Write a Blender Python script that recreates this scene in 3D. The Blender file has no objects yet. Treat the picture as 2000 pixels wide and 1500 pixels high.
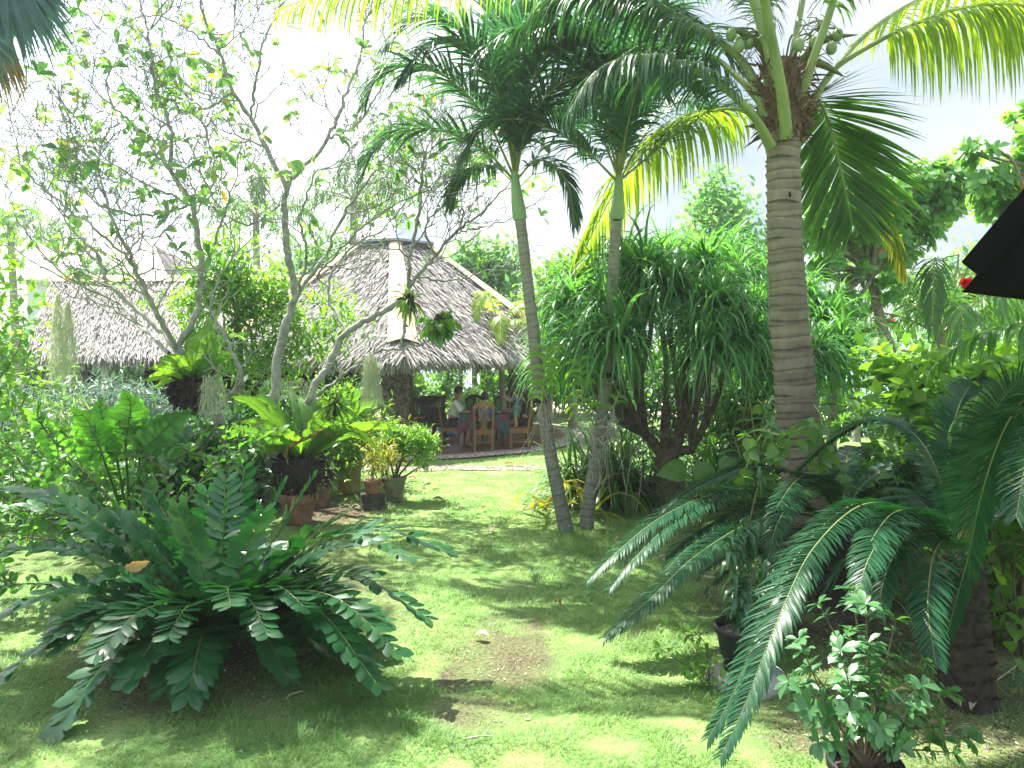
import bpy, math, random
import numpy as np
from mathutils import Vector

# ------------------------------------------------------------------ camera, sky, sun, exposure
SC = bpy.context.scene
COL = SC.collection
FPX, CAMH, HORIZ = 1511.0, 2.25, 684.0
cam = bpy.data.cameras.new('camera')
cam.sensor_width = 36.0
cam.lens = 36.0 * FPX / 2000.0
cam.shift_y = -(750.0 - HORIZ) / 2000.0
cam.clip_start, cam.clip_end = 0.05, 9000.0
cam_ob = bpy.data.objects.new('camera', cam)
cam_ob.location = (0, 0, CAMH)
cam_ob.rotation_euler = (math.radians(90), 0, 0)
COL.objects.link(cam_ob)
SC.camera = cam_ob

SUN_EL, SUN_AZ = math.radians(64), math.radians(-40)      # azimuth from +Y (view direction), negative = left
sdir = Vector((math.sin(SUN_AZ) * math.cos(SUN_EL), math.cos(SUN_AZ) * math.cos(SUN_EL), math.sin(SUN_EL)))
sun = bpy.data.lights.new('sun', 'SUN')
sun.energy, sun.angle, sun.color = 5.0, math.radians(0.53), (1.0, 0.95, 0.86)
sun_ob = bpy.data.objects.new('sun', sun)
sun_ob.rotation_euler = (-sdir).to_track_quat('-Z', 'Y').to_euler()
sun_ob.location = (-10, 20, 40)
COL.objects.link(sun_ob)

world = bpy.data.worlds.new('World')
SC.world = world
world.use_nodes = True
wn, wl = world.node_tree.nodes, world.node_tree.links
wn.clear()
w_out = wn.new('ShaderNodeOutputWorld')
w_bg = wn.new('ShaderNodeBackground')
w_bg.inputs['Strength'].default_value = 0.11
sky = wn.new('ShaderNodeTexSky')
sky.sky_type = 'NISHITA'
sky.sun_disc = False
sky.sun_elevation = SUN_EL
sky.sun_rotation = SUN_AZ
sky.dust_density = 3.0
sky.air_density = 1.0
w_tc = wn.new('ShaderNodeTexCoord')
w_map = wn.new('ShaderNodeMapping'); w_map.inputs['Scale'].default_value = (1, 1, 2.6)
w_noise = wn.new('ShaderNodeTexNoise')
w_noise.inputs['Scale'].default_value = 1.7
w_noise.inputs['Detail'].default_value = 7
w_noise.inputs['Roughness'].default_value = 0.55
w_ramp = wn.new('ShaderNodeValToRGB')
w_ramp.color_ramp.elements[0].position, w_ramp.color_ramp.elements[1].position = 0.42, 0.66
w_mix = wn.new('ShaderNodeMixRGB')
w_mix.inputs['Color2'].default_value = (6.6, 6.8, 7.0, 1)       # bright thin cloud
wl.new(w_tc.outputs['Generated'], w_map.inputs['Vector'])
wl.new(w_map.outputs['Vector'], w_noise.inputs['Vector'])
wl.new(w_noise.outputs['Fac'], w_ramp.inputs['Fac'])
wl.new(w_ramp.outputs['Color'], w_mix.inputs['Fac'])
wl.new(sky.outputs['Color'], w_mix.inputs['Color1'])
w_dot = wn.new('ShaderNodeVectorMath'); w_dot.operation = 'DOT_PRODUCT'      # greyer cloud bank low over the sea, right of the sun
w_dot.inputs[1].default_value = (0.50, 0.84, 0.20)
w_mr = wn.new('ShaderNodeMapRange'); w_mr.inputs['From Min'].default_value = 0.62; w_mr.inputs['From Max'].default_value = 0.97
w_mr.interpolation_type = 'SMOOTHSTEP'; w_mr.inputs['To Max'].default_value = 0.96
w_n2 = wn.new('ShaderNodeTexNoise'); w_n2.inputs['Scale'].default_value = 3.2; w_n2.inputs['Detail'].default_value = 6
w_r2 = wn.new('ShaderNodeValToRGB'); e2 = w_r2.color_ramp.elements
e2[0].position, e2[1].position = 0.36, 0.66
e2[0].color, e2[1].color = (1.25, 1.62, 2.1, 1), (2.3, 2.45, 2.6, 1)
w_m2 = wn.new('ShaderNodeMixRGB')
wl.new(w_tc.outputs['Generated'], w_dot.inputs[0]); wl.new(w_dot.outputs['Value'], w_mr.inputs['Value'])
wl.new(w_map.outputs['Vector'], w_n2.inputs['Vector']); wl.new(w_n2.outputs['Fac'], w_r2.inputs['Fac'])
wl.new(w_mr.outputs['Result'], w_m2.inputs['Fac']); wl.new(w_mix.outputs['Color'], w_m2.inputs['Color1']); wl.new(w_r2.outputs['Color'], w_m2.inputs['Color2'])
wl.new(w_m2.outputs['Color'], w_bg.inputs['Color'])
wl.new(w_bg.outputs['Background'], w_out.inputs['Surface'])

SC.view_settings.view_transform = 'Standard'
SC.view_settings.look = 'None'
SC.view_settings.gamma = 1.0
SC.view_settings.exposure = 1.92
SC.render.engine = 'CYCLES'
SC.cycles.max_bounces = 8
SC.cycles.diffuse_bounces = 4
SC.cycles.transmission_bounces = 5
SC.cycles.glossy_bounces = 2
SC.cycles.use_denoising = True

# ------------------------------------------------------------------ helpers
PI = math.pi
Z = np.array([0.0, 0.0, 1.0])
def W(px, py, Y):
    """the place in the garden that the camera sees at photo pixel px, py when it stands Y metres off"""
    return np.array([(px - 1000.0) / FPX * Y, Y, CAMH - (py - HORIZ) / FPX * Y])
def G(px, py, z=0.0):
    return W(px, py, (CAMH - z) * FPX / (py - HORIZ))
def WP(pts, Y):
    """pixel polyline, each (px, py) or (px, py, dY)"""
    return np.array([W(p[0], p[1], Y + (p[2] if len(p) > 2 else 0.0)) for p in pts])
def nrm(v):
    v = np.asarray(v, float)
    return v / np.maximum(np.linalg.norm(v, axis=-1, keepdims=True), 1e-9)
def RG(seed):
    return np.random.default_rng(seed)

class MB:
    def __init__(s):
        s.v, s.f, s.r, s.n = [], [], [], 0
    def add(s, V, F, mat=0, rnd=0.5):
        V = np.asarray(V, float).reshape(-1, 3)
        F = np.asarray(F, np.int64)
        s.v.append(V)
        s.f.append((F + s.n, mat))
        r = np.asarray(rnd, float)
        s.r.append(np.full(len(V), float(r)) if r.ndim == 0 else r.reshape(-1))
        s.n += len(V)
        return s
    def build(s, name, mats, parent=None, smooth=True, origin=None):
        V = np.concatenate(s.v)
        if parent is not None and origin is None:
            V = V - np.array(parent.matrix_basis.translation)
        elif origin is not None:
            V = V - np.array(origin)
        me = bpy.data.meshes.new(name)
        me.vertices.add(len(V))
        me.vertices.foreach_set('co', V.astype(np.float32).ravel())
        loops = np.concatenate([f.ravel() for f, m in s.f])
        tot = np.concatenate([np.full(len(f), f.shape[1]) for f, m in s.f])
        mi = np.concatenate([np.full(len(f), m) for f, m in s.f])
        st = np.concatenate([[0], np.cumsum(tot)[:-1]])
        me.loops.add(len(loops))
        me.loops.foreach_set('vertex_index', loops.astype(np.int32))
        me.polygons.add(len(tot))
        me.polygons.foreach_set('loop_start', st.astype(np.int32))
        me.polygons.foreach_set('material_index', mi.astype(np.int32))
        me.polygons.foreach_set('use_smooth', np.full(len(tot), smooth))
        a = me.attributes.new('rnd', 'FLOAT', 'POINT')
        a.data.foreach_set('value', np.concatenate(s.r).astype(np.float32))
        for m in (mats if isinstance(mats, (list, tuple)) else [mats]):
            me.materials.append(m)
        me.update(calc_edges=True)
        me.validate()
        o = bpy.data.objects.new(name, me)
        COL.objects.link(o)
        if parent is not None:
            o.parent = parent
        elif origin is not None:
            o.location = origin
        return o

def tag(o, label=None, cat=None, group=None, kind=None):
    for k, v in (('label', label), ('category', cat), ('group', group), ('kind', kind)):
        if v: o[k] = v
    return o
def thing(name, label, cat, loc=(0, 0, 0), group=None, rz=0.0):
    o = bpy.data.objects.new(name, None)
    o.empty_display_size = 0.1
    COL.objects.link(o)
    o.location = tuple(float(c) for c in loc)
    o.rotation_euler = (0, 0, rz)
    return tag(o, label, cat, group)
KIDS = {}
def copy_thing(o, loc, rz=0.0, label=None, scale=None):
    def rec(a, par):
        c = a.copy(); COL.objects.link(c)
        if par is not None: c.parent = par
        for ch in [k for k in SC.objects if k.parent == a]: rec(ch, c)
        return c
    c = rec(o, None)
    c.location = tuple(float(q) for q in loc); c.rotation_euler = (0, 0, rz)
    if scale: c.scale = (scale,) * 3
    if label: c['label'] = label
    return c

def cr(pts, n):
    """Catmull-Rom through control points, n samples"""
    P = np.asarray(pts, float)
    if len(P) == 2: return P[0] + (P[1] - P[0]) * np.linspace(0, 1, n)[:, None]
    P = np.vstack([2 * P[0] - P[1], P, 2 * P[-1] - P[-2]])
    m = len(P) - 3
    seg = np.linalg.norm(np.diff(P[1:-1], axis=0), axis=1)
    cum = np.concatenate([[0], np.cumsum(seg)]); cum /= cum[-1]
    t = np.linspace(0, 1, n)
    k = np.clip(np.searchsorted(cum, t, side='right') - 1, 0, m - 1)
    u = ((t - cum[k]) / np.maximum(cum[k + 1] - cum[k], 1e-9))[:, None]
    a, b, c, d = P[k], P[k + 1], P[k + 2], P[k + 3]
    return 0.5 * (2 * b + (c - a) * u + (2 * a - 5 * b + 4 * c - d) * u ** 2 + (3 * b - a - 3 * c + d) * u ** 3)

def tube(mb, P, R, n=8, mat=0, rnd=0.5, cap=True):
    P = np.asarray(P, float); k = len(P)
    R = np.broadcast_to(np.asarray(R, float), (k,)) if np.ndim(R) < 2 else np.asarray(R)
    T = nrm(np.gradient(P, axis=0))
    ref = np.array([1.0, 0, 0]) if abs(T[0][0]) < 0.8 else np.array([0, 1.0, 0])
    u = nrm(np.cross(T[0], ref)); U = [u]
    for i in range(1, k):
        u = u - T[i] * np.dot(u, T[i]); u = nrm(u); U.append(u)
    U = np.array(U); Vv = np.cross(T, U)
    a = np.linspace(0, 2 * PI, n, endpoint=False)
    ring = U[:, None, :] * np.cos(a)[None, :, None] + Vv[:, None, :] * np.sin(a)[None, :, None]
    V = P[:, None, :] + ring * (R[:, None, None] if R.ndim == 1 else R[:, :, None])
    i = np.arange(k - 1)[:, None] * n; j = np.arange(n)[None, :]; j2 = (j + 1) % n
    F = np.stack([i + j, i + j2, i + n + j2, i + n + j], -1).reshape(-1, 4)
    r = np.asarray(rnd, float)
    rr = r if r.ndim == 0 else np.repeat(r, n)
    mb.add(V.reshape(-1, 3), F, mat, rr)
    if cap:
        e = V[-1]
        mb.add(np.vstack([e, P[-1] + T[-1] * R[-1].mean() * 0.4]), np.array([[q, (q + 1) % n, n] for q in range(n)]), mat, 0.5 if r.ndim else r)
    return mb

def strips(mb, base, dirv, side, L, Wd, S=3, grav=0.0, prof=None, fold=0.0, mat=0, rnd=None, wob=None):
    """N tapered blades: base, direction, side vector, length, width; grav bends them down"""
    base = np.atleast_2d(base); N = len(base)
    d = nrm(np.broadcast_to(dirv, (N, 3))); side = np.broadcast_to(side, (N, 3))
    L = np.broadcast_to(L, (N,)).astype(float); Wd = np.broadcast_to(Wd, (N,)).astype(float)
    grav = np.broadcast_to(grav, (N,)).astype(float)
    if prof is None: prof = np.array([0.5] + [1.0] * (S - 1) + [0.04])
    prof = np.interp(np.linspace(0, 1, S + 1), np.linspace(0, 1, len(prof)), prof)
    p = base.copy(); m = 3 if fold else 2
    out = np.empty((N, S + 1, m, 3))
    for k in range(S + 1):
        s = nrm(side - d * np.sum(side * d, 1, keepdims=True))
        w = (Wd * prof[k] * 0.5)[:, None]
        if fold:
            n_ = np.cross(s, d)
            up = n_ * w * fold
            out[:, k, 0] = p - s * w + up; out[:, k, 1] = p; out[:, k, 2] = p + s * w + up
        else:
            out[:, k, 0] = p - s * w; out[:, k, 1] = p + s * w
        if k < S:
            d = nrm(d - Z * (grav / S)[:, None] * (1.0 + k * 0.6))
            if wob is not None: d = nrm(d + wob * (k + 1) / S)
            p = p + d * (L / S)[:, None]
    q = []
    for k in range(S):
        for c in range(m - 1):
            a = k * m + c
            q.append([a, a + 1, a + m + 1, a + m])
    q = np.array(q); per = (S + 1) * m
    Fc = (np.arange(N) * per)[:, None, None] + q[None]
    r = np.full(N, 0.5) if rnd is None else np.broadcast_to(rnd, (N,))
    mb.add(out.reshape(-1, 3), Fc.reshape(-1, 4), mat, np.repeat(r, per))
    return p

OVAL = [0.10, 0.62, 0.95, 1.0, 0.72, 0.04]
OBOV = [0.10, 0.40, 0.75, 1.0, 0.92, 0.10]
LANCE = [0.25, 0.85, 1.0, 0.75, 0.42, 0.03]
HEARTP = [0.75, 1.0, 0.95, 0.75, 0.45, 0.03]

def lathe(mb, prof, n=24, mat=0, c=(0, 0, 0), rnd=0.5, flute=0.0, nf=0):
    prof = np.asarray(prof, float); k = len(prof)
    a = np.linspace(0, 2 * PI, n, endpoint=False)
    R = prof[:, 0][:, None] * (1 + (flute * np.cos(a * nf))[None, :] if flute else np.ones((1, n)))
    V = np.stack([R * np.cos(a), R * np.sin(a), np.repeat(prof[:, 1][:, None], n, 1)], -1) + np.array(c)
    i = np.arange(k - 1)[:, None] * n; j = np.arange(n)[None, :]; j2 = (j + 1) % n
    mb.add(V.reshape(-1, 3), np.stack([i + j, i + j2, i + n + j2, i + n + j], -1).reshape(-1, 4), mat, rnd)
    return mb
BOXF = np.array([[0, 3, 2, 1], [4, 5, 6, 7], [0, 1, 5, 4], [1, 2, 6, 5], [2, 3, 7, 6], [3, 0, 4, 7]])
def box(mb, lo, hi, mat=0, rnd=0.5, rot=0.0, piv=None):
    x0, y0, z0 = lo; x1, y1, z1 = hi
    V = np.array([[x0, y0, z0], [x1, y0, z0], [x1, y1, z0], [x0, y1, z0], [x0, y0, z1], [x1, y0, z1], [x1, y1, z1], [x0, y1, z1]], float)
    if rot:
        p = np.array(piv if piv is not None else [(x0 + x1) / 2, (y0 + y1) / 2, 0]); c, s = math.cos(rot), math.sin(rot)
        V = (V - p) @ np.array([[c, -s, 0], [s, c, 0], [0, 0, 1]]).T + p
    mb.add(V, BOXF, mat, rnd); return mb
def beam(mb, a, b, w, h, mat=0, rnd=0.5):
    """square bar from a to b"""
    a, b = np.asarray(a, float), np.asarray(b, float); t = nrm(b - a)
    s = nrm(np.cross(t, Z)) if abs(t[2]) < 0.95 else np.array([1.0, 0, 0]); u = np.cross(s, t)
    V = [p + s * sx * w / 2 + u * su * h / 2 for p in (a, b) for sx, su in ((-1, -1), (1, -1), (1, 1), (-1, 1))]
    mb.add(V, BOXF, mat, rnd); return mb
def ball(mb, c, r, n=12, mat=0, rnd=0.5):
    r = np.broadcast_to(r, (3,)); k = n // 2 + 1
    th = np.linspace(0, PI, k); a = np.linspace(0, 2 * PI, n, endpoint=False)
    V = np.stack([np.sin(th)[:, None] * np.cos(a) * r[0], np.sin(th)[:, None] * np.sin(a) * r[1], np.repeat(np.cos(th)[:, None], n, 1) * r[2]], -1) + np.array(c)
    i = np.arange(k - 1)[:, None] * n; j = np.arange(n)[None, :]; j2 = (j + 1) % n
    mb.add(V.reshape(-1, 3), np.stack([i + j, i + n + j, i + n + j2, i + j2], -1).reshape(-1, 4), mat, rnd); return mb

# smooth value noise for layout
_ng = RG(99).random((64, 64))
def vnoise(x, y):
    x = np.asarray(x, float); y = np.asarray(y, float)
    xi, yi = np.floor(x).astype(int), np.floor(y).astype(int); fx, fy = x - xi, y - yi
    fx, fy = fx * fx * (3 - 2 * fx), fy * fy * (3 - 2 * fy)
    g = lambda a, b: _ng[a % 64, b % 64]
    return (g(xi, yi) * (1 - fx) + g(xi + 1, yi) * fx) * (1 - fy) + (g(xi, yi + 1) * (1 - fx) + g(xi + 1, yi + 1) * fx) * fy
def fnoise(x, y, o=3):
    s, a, t = 0, 1.0, 0
    for k in range(o):
        s = s + a * vnoise(x * 2 ** k + 17 * k, y * 2 ** k + 31 * k); t += a; a *= 0.5
    return s / t

# ------------------------------------------------------------------ materials
def mat_new(name):
    m = bpy.data.materials.new(name); m.use_nodes = True
    n = m.node_tree.nodes; n.clear()
    out = n.new('ShaderNodeOutputMaterial')
    return m, n, m.node_tree.links, out
def c4(c): return (c[0], c[1], c[2], 1.0)
def leafmat(name, c1, c2, trans=0.4, rough=0.35, spec=0.5, tcol=None, nscale=9.0, c3=None, vary=0.35):
    """leaf: gloss + body colour, light passes through; colour differs from leaf to leaf"""
    m, n, l, out = mat_new(name)
    at = n.new('ShaderNodeAttribute'); at.attribute_name = 'rnd'
    rp = n.new('ShaderNodeValToRGB')
    e = rp.color_ramp.elements
    e[0].color, e[1].color = c4(c1), c4(c2)
    if c3:
        e[1].position = 0.86
        x = e.new(0.985); x.color = c4(c3)
    l.new(at.outputs['Fac'], rp.inputs['Fac'])
    tc = n.new('ShaderNodeTexCoord')
    no = n.new('ShaderNodeTexNoise'); no.inputs['Scale'].default_value = nscale; no.inputs['Detail'].default_value = 3
    l.new(tc.outputs['Object'], no.inputs['Vector'])
    mr = n.new('ShaderNodeMapRange'); mr.inputs['To Min'].default_value = 1 - vary; mr.inputs['To Max'].default_value = 1 + vary
    l.new(no.outputs['Fac'], mr.inputs['Value'])
    mx = n.new('ShaderNodeMixRGB'); mx.blend_type = 'MULTIPLY'; mx.inputs['Fac'].default_value = 1
    l.new(rp.outputs['Color'], mx.inputs['Color1']); l.new(mr.outputs['Result'], mx.inputs['Color2'])
    pb = n.new('ShaderNodeBsdfPrincipled')
    pb.inputs['Roughness'].default_value = rough
    pb.inputs['Specular IOR Level'].default_value = spec
    l.new(mx.outputs['Color'], pb.inputs['Base Color'])
    tr = n.new('ShaderNodeBsdfTranslucent')
    tm = n.new('ShaderNodeMixRGB'); tm.blend_type = 'MULTIPLY'; tm.inputs['Fac'].default_value = 1
    tm.inputs['Color2'].default_value = c4(tcol or (2.3, 2.0, 0.9))
    l.new(mx.outputs['Color'], tm.inputs['Color1'])
    l.new(tm.outputs['Color'], tr.inputs['Color'])
    ms = n.new('ShaderNodeMixShader'); ms.inputs['Fac'].default_value = trans
    l.new(pb.outputs['BSDF'], ms.inputs[1]); l.new(tr.outputs['BSDF'], ms.inputs[2])
    l.new(ms.outputs['Shader'], out.inputs['Surface'])
    return m
def solid(name, c1, c2=None, rough=0.8, nscale=6.0, bump=0.0, bscale=40.0, spec=0.3, stretch=(1, 1, 1), rndmix=False, metal=0.0, detail=5):
    """surface mottled between two colours by noise, with optional bump"""
    m, n, l, out = mat_new(name)
    pb = n.new('ShaderNodeBsdfPrincipled')
    pb.inputs['Roughness'].default_value = rough; pb.inputs['Specular IOR Level'].default_value = spec; pb.inputs['Metallic'].default_value = metal
    tc = n.new('ShaderNodeTexCoord'); mp = n.new('ShaderNodeMapping'); mp.inputs['Scale'].default_value = stretch
    l.new(tc.outputs['Object'], mp.inputs['Vector'])
    no = n.new('ShaderNodeTexNoise'); no.inputs['Scale'].default_value = nscale; no.inputs['Detail'].default_value = detail
    l.new(mp.outputs['Vector'], no.inputs['Vector'])
    rp = n.new('ShaderNodeValToRGB'); rp.color_ramp.elements[0].position, rp.color_ramp.elements[1].position = 0.3, 0.7
    rp.color_ramp.elements[0].color, rp.color_ramp.elements[1].color = c4(c1), c4(c2 or c1)
    if rndmix:
        at = n.new('ShaderNodeAttribute'); at.attribute_name = 'rnd'
        ad = n.new('ShaderNodeMath'); ad.operation = 'ADD'
        sb = n.new('ShaderNodeMath'); sb.operation = 'MULTIPLY_ADD'; sb.inputs[1].default_value = 0.5; sb.inputs[2].default_value = -0.25
        l.new(no.outputs['Fac'], sb.inputs[0]); l.new(at.outputs['Fac'], ad.inputs[0]); l.new(sb.outputs[0], ad.inputs[1])
        rp.color_ramp.elements[0].position, rp.color_ramp.elements[1].position = 0.0, 1.0
        l.new(ad.outputs[0], rp.inputs['Fac'])
    else:
        l.new(no.outputs['Fac'], rp.inputs['Fac'])
    l.new(rp.outputs['Color'], pb.inputs['Base Color'])
    if bump:
        nb = n.new('ShaderNodeTexNoise'); nb.inputs['Scale'].default_value = bscale; nb.inputs['Detail'].default_value = 6
        l.new(mp.outputs['Vector'], nb.inputs['Vector'])
        bp = n.new('ShaderNodeBump'); bp.inputs['Strength'].default_value = bump; bp.inputs['Distance'].default_value = 0.02
        l.new(nb.outputs['Fac'], bp.inputs['Height']); l.new(bp.outputs['Normal'], pb.inputs['Normal'])
    l.new(pb.outputs['BSDF'], out.inputs['Surface'])
    return m

M = {}
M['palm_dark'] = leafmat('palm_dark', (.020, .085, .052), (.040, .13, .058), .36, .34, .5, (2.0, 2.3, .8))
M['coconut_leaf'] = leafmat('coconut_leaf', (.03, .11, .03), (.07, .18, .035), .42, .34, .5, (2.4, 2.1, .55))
M['yellow_frond'] = leafmat('yellow_frond', (.16, .24, .02), (.34, .30, .02), .5, .4, .4, (1.6, 1.5, .4))
M['tan_frond'] = leafmat('tan_frond', (.30, .20, .08), (.42, .30, .13), .35, .6, .2, (1.2, 1.1, .7))
M['fan_leaf'] = leafmat('fan_leaf', (.03, .09, .085), (.06, .14, .11), .30, .45, .3, (1.8, 1.9, 1.0))
M['cycad'] = leafmat('cycad', (.006, .046, .019), (.015, .074, .027), .20, .40, .24, (2.0, 2.3, .8))
M['zamia'] = leafmat('zamia', (.008, .062, .020), (.022, .105, .030), .25, .30, .55, (2.2, 2.6, .7), c3=(.10, .12, .03))
M['ear'] = leafmat('ear', (.05, .20, .035), (.09, .26, .045), .6, .35, .35, (2.4, 2.3, .6))
M['vein'] = solid('vein', (.025, .09, .02), (.04, .12, .03), .5)
M['fern'] = leafmat('fern', (.045, .15, .03), (.12, .25, .04), .45, .33, .5, (2.0, 1.9, .5))
M['bright'] = leafmat('bright', (.07, .20, .03), (.16, .31, .045), .52, .4, .4, (2.0, 1.9, .5))
M['lime'] = leafmat('lime', (.075, .21, .035), (.17, .32, .05), .5, .4, .4, (2.0, 1.9, .6))
M['mid'] = leafmat('mid', (.035, .13, .028), (.09, .21, .045), .5, .38, .5, (2.2, 2.1, .6))
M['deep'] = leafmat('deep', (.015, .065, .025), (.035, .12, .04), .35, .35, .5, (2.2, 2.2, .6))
M['hib'] = leafmat('hib', (.035, .135, .03), (.08, .21, .045), .48, .36, .5, (2.3, 2.2, .6))
M['silver'] = leafmat('silver', (.08, .16, .13), (.15, .24, .2), .3, .45, .4, (1.5, 1.6, 1.0))
M['far'] = leafmat('far', (.07, .20, .08), (.17, .32, .13), .5, .5, .3, (2.3, 2.2, 1.1))  # haze and overexposure of distant trees put into this paler leaf colour
M['almond'] = leafmat('almond', (.06, .21, .06), (.17, .33, .09), .5, .35, .5, (2.3, 2.2, .8), c3=(.40, .14, .05))
M['plume_leaf'] = leafmat('plume_leaf', (.07, .21, .07), (.16, .31, .09), .55, .4, .4, (2.1, 2.0, .8), c3=(.5, .36, .03))
M['pony'] = leafmat('pony', (.035, .15, .045), (.11, .28, .08), .45, .32, .5, (2.2, 2.2, .7))
M['croton'] = leafmat('croton', (.16, .26, .03), (.45, .38, .03), .45, .35, .4, (1.5, 1.4, .5))
M['moss'] = leafmat('moss', (.34, .40, .26), (.5, .56, .40), .4, .8, .1, (1.2, 1.2, .9))
M['grass'] = leafmat('grass', (.09, .22, .055), (.24, .37, .12), .42, .45, .3, (1.6, 1.55, .8), nscale=1.3, c3=(.30, .27, .12))
M['small_shrub'] = leafmat('small_shrub', (.03, .11, .04), (.07, .18, .06), .3, .33, .5, (2.0, 2.2, .7))
M['oleander'] = leafmat('oleander', (.02, .085, .035), (.04, .12, .05), .25, .32, .5, (2.2, 2.3, .7))
M['dead_leaf'] = leafmat('dead_leaf', (.12, .07, .03), (.30, .19, .07), .3, .6, .2, (1.2, 1.1, .7))
M['dry_leaf'] = leafmat('dry_leaf', (.34, .28, .20), (.55, .48, .37), .3, .6, .2, (1.1, 1.0, .8))
M['yellow_leaf'] = leafmat('yellow_leaf', (.65, .42, .02), (.75, .52, .04), .35, .45, .3, (1.1, 1.05, .5))
M['flower'] = leafmat('flower', (.65, .015, .03), (.75, .03, .05), .35, .5, .3, (1.3, .8, .8))
M['stemgreen'] = solid('stemgreen', (.11, .20, .035), (.20, .27, .06), .45, 5)
M['rachis'] = solid('rachis', (.17, .22, .05), (.26, .28, .08), .45, 5)
M['rachis_dark'] = solid('rachis_dark', (.07, .12, .03), (.15, .17, .05), .45, 8)
M['petiole'] = solid('petiole', (.14, .22, .06), (.26, .33, .10), .4, 4, stretch=(1, 1, .3))
M['bark'] = solid('bark', (.12, .11, .08), (.27, .25, .20), .9, 14, .5, 60)
M['plume_bark'] = solid('plume_bark', (.16, .165, .145), (.36, .37, .33), .85, 9, .35, 50)
M['twig'] = solid('twig', (.05, .042, .025), (.13, .11, .065), .85, 12)
M['pony_bark'] = solid('pony_bark', (.05, .04, .025), (.15, .125, .08), .9, 14, .5, 50)
M['dark_bark'] = solid('dark_bark', (.014, .012, .009), (.055, .046, .032), .95, 22, .8, 50)
M['coco_bark'] = solid('coco_bark', (.02, .016, .011), (.37, .32, .235), .9, 16, .6, 60, stretch=(1, 1, .5), rndmix=True)
M['palm_bark'] = solid('palm_bark', (.06, .065, .045), (.35, .35, .27), .9, 14, .5, 70, stretch=(1, 1, .5), rndmix=True)
M['crownshaft'] = solid('crownshaft', (.14, .27, .10), (.27, .40, .19), .4, 3, stretch=(2, 2, .3))
M['fibre'] = solid('fibre', (.07, .045, .025), (.22, .15, .08), .95, 30, .8, 60, stretch=(1, 1, .3))
M['coconut'] = solid('coconut', (.13, .24, .07), (.24, .33, .12), .45, 6)
M['terracotta'] = solid('terracotta', (.15, .075, .045), (.29, .16, .10), .85, 9, .25, 60)
M['terra_old'] = solid('terra_old', (.14, .10, .06), (.36, .22, .13), .9, 6, .25, 60)
M['olive_pot'] = solid('olive_pot', (.24, .20, .06), (.40, .33, .13), .8, 7, .25, 40)
M['green_pot'] = solid('green_pot', (.10, .13, .08), (.26, .25, .15), .7, 7, .25, 40)
M['black_pot'] = solid('black_pot', (.006, .007, .008), (.016, .016, .017), .55, 9)
M['soil'] = solid('soil', (.035, .025, .016), (.10, .075, .05), .95, 25, .9, 70)
M['root'] = solid('root', (.012, .010, .008), (.05, .042, .03), .95, 20, .9, 60)
M['aerial'] = solid('aerial', (.25, .24, .18), (.42, .40, .32), .8, 20)
M['concrete'] = solid('concrete', (.22, .22, .19), (.38, .38, .33), .9, 8, .4, 50)
M['wood'] = solid('wood', (.15, .07, .025), (.26, .135, .052), .5, 4, .1, 40, stretch=(6, 6, 1))
M['dark_wood'] = solid('dark_wood', (.012, .009, .007), (.035, .025, .018), .5, 6)
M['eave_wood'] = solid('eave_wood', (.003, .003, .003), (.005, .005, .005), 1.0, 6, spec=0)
M['tan_board'] = solid('tan_board', (.48, .34, .20), (.62, .47, .30), .8, 5, .15, 30)
M['thatch'] = solid('thatch', (.14, .135, .125), (.43, .415, .39), .95, 30, .5, 60, rndmix=True)
M['thatch_under'] = solid('thatch_under', (.09, .075, .06), (.20, .17, .14), .95, 12, .8, 40)
M['brown_fringe'] = solid('brown_fringe', (.12, .075, .045), (.34, .23, .15), .95, 20, rndmix=True)
M['metal_roof'] = solid('metal_roof', (.20, .24, .29), (.27, .31, .36), .4, 2)
M['pale_roof'] = solid('pale_roof', (.55, .50, .48), (.66, .61, .58), .7, 3)
M['white_trim'] = solid('white_trim', (.62, .64, .66), (.74, .75, .76), .7, 4)
M['sand'] = solid('sand', (.5, .42, .31), (.64, .56, .43), .95, 4)
M['skin'] = solid('skin', (.30, .155, .095), (.36, .19, .12), .55, 6)
M['hair'] = solid('hair', (.008, .007, .007), (.02, .017, .016), .5, 40)
M['cloth_white'] = solid('cloth_white', (.52, .54, .54), (.66, .68, .67), .9, 5)
M['cloth_black'] = solid('cloth_black', (.012, .012, .016), (.025, .025, .03), .9, 5)
M['cloth_navy'] = solid('cloth_navy', (.014, .022, .065), (.10, .13, .22), .9, 34, detail=2)
M['cloth_teal'] = solid('cloth_teal', (.05, .16, .13), (.08, .21, .17), .9, 6)
M['cloth_blue'] = solid('cloth_blue', (.03, .05, .12), (.06, .09, .18), .9, 6)
M['eye'] = solid('eye', (.02, .015, .01), rough=.2)
M['lip'] = solid('lip', (.30, .10, .08), rough=.5)
M['white_cloth'] = solid('white_cloth', (.7, .7, .7), (.8, .8, .8), .9)
M['paper'] = M['white_cloth']
M['blue_plastic'] = solid('blue_plastic', (.12, .32, .6), (.18, .4, .68), .4)
M['stump'] = solid('stump', (.018, .015, .012), (.09, .08, .065), .95, 18, .9, 40)
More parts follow.
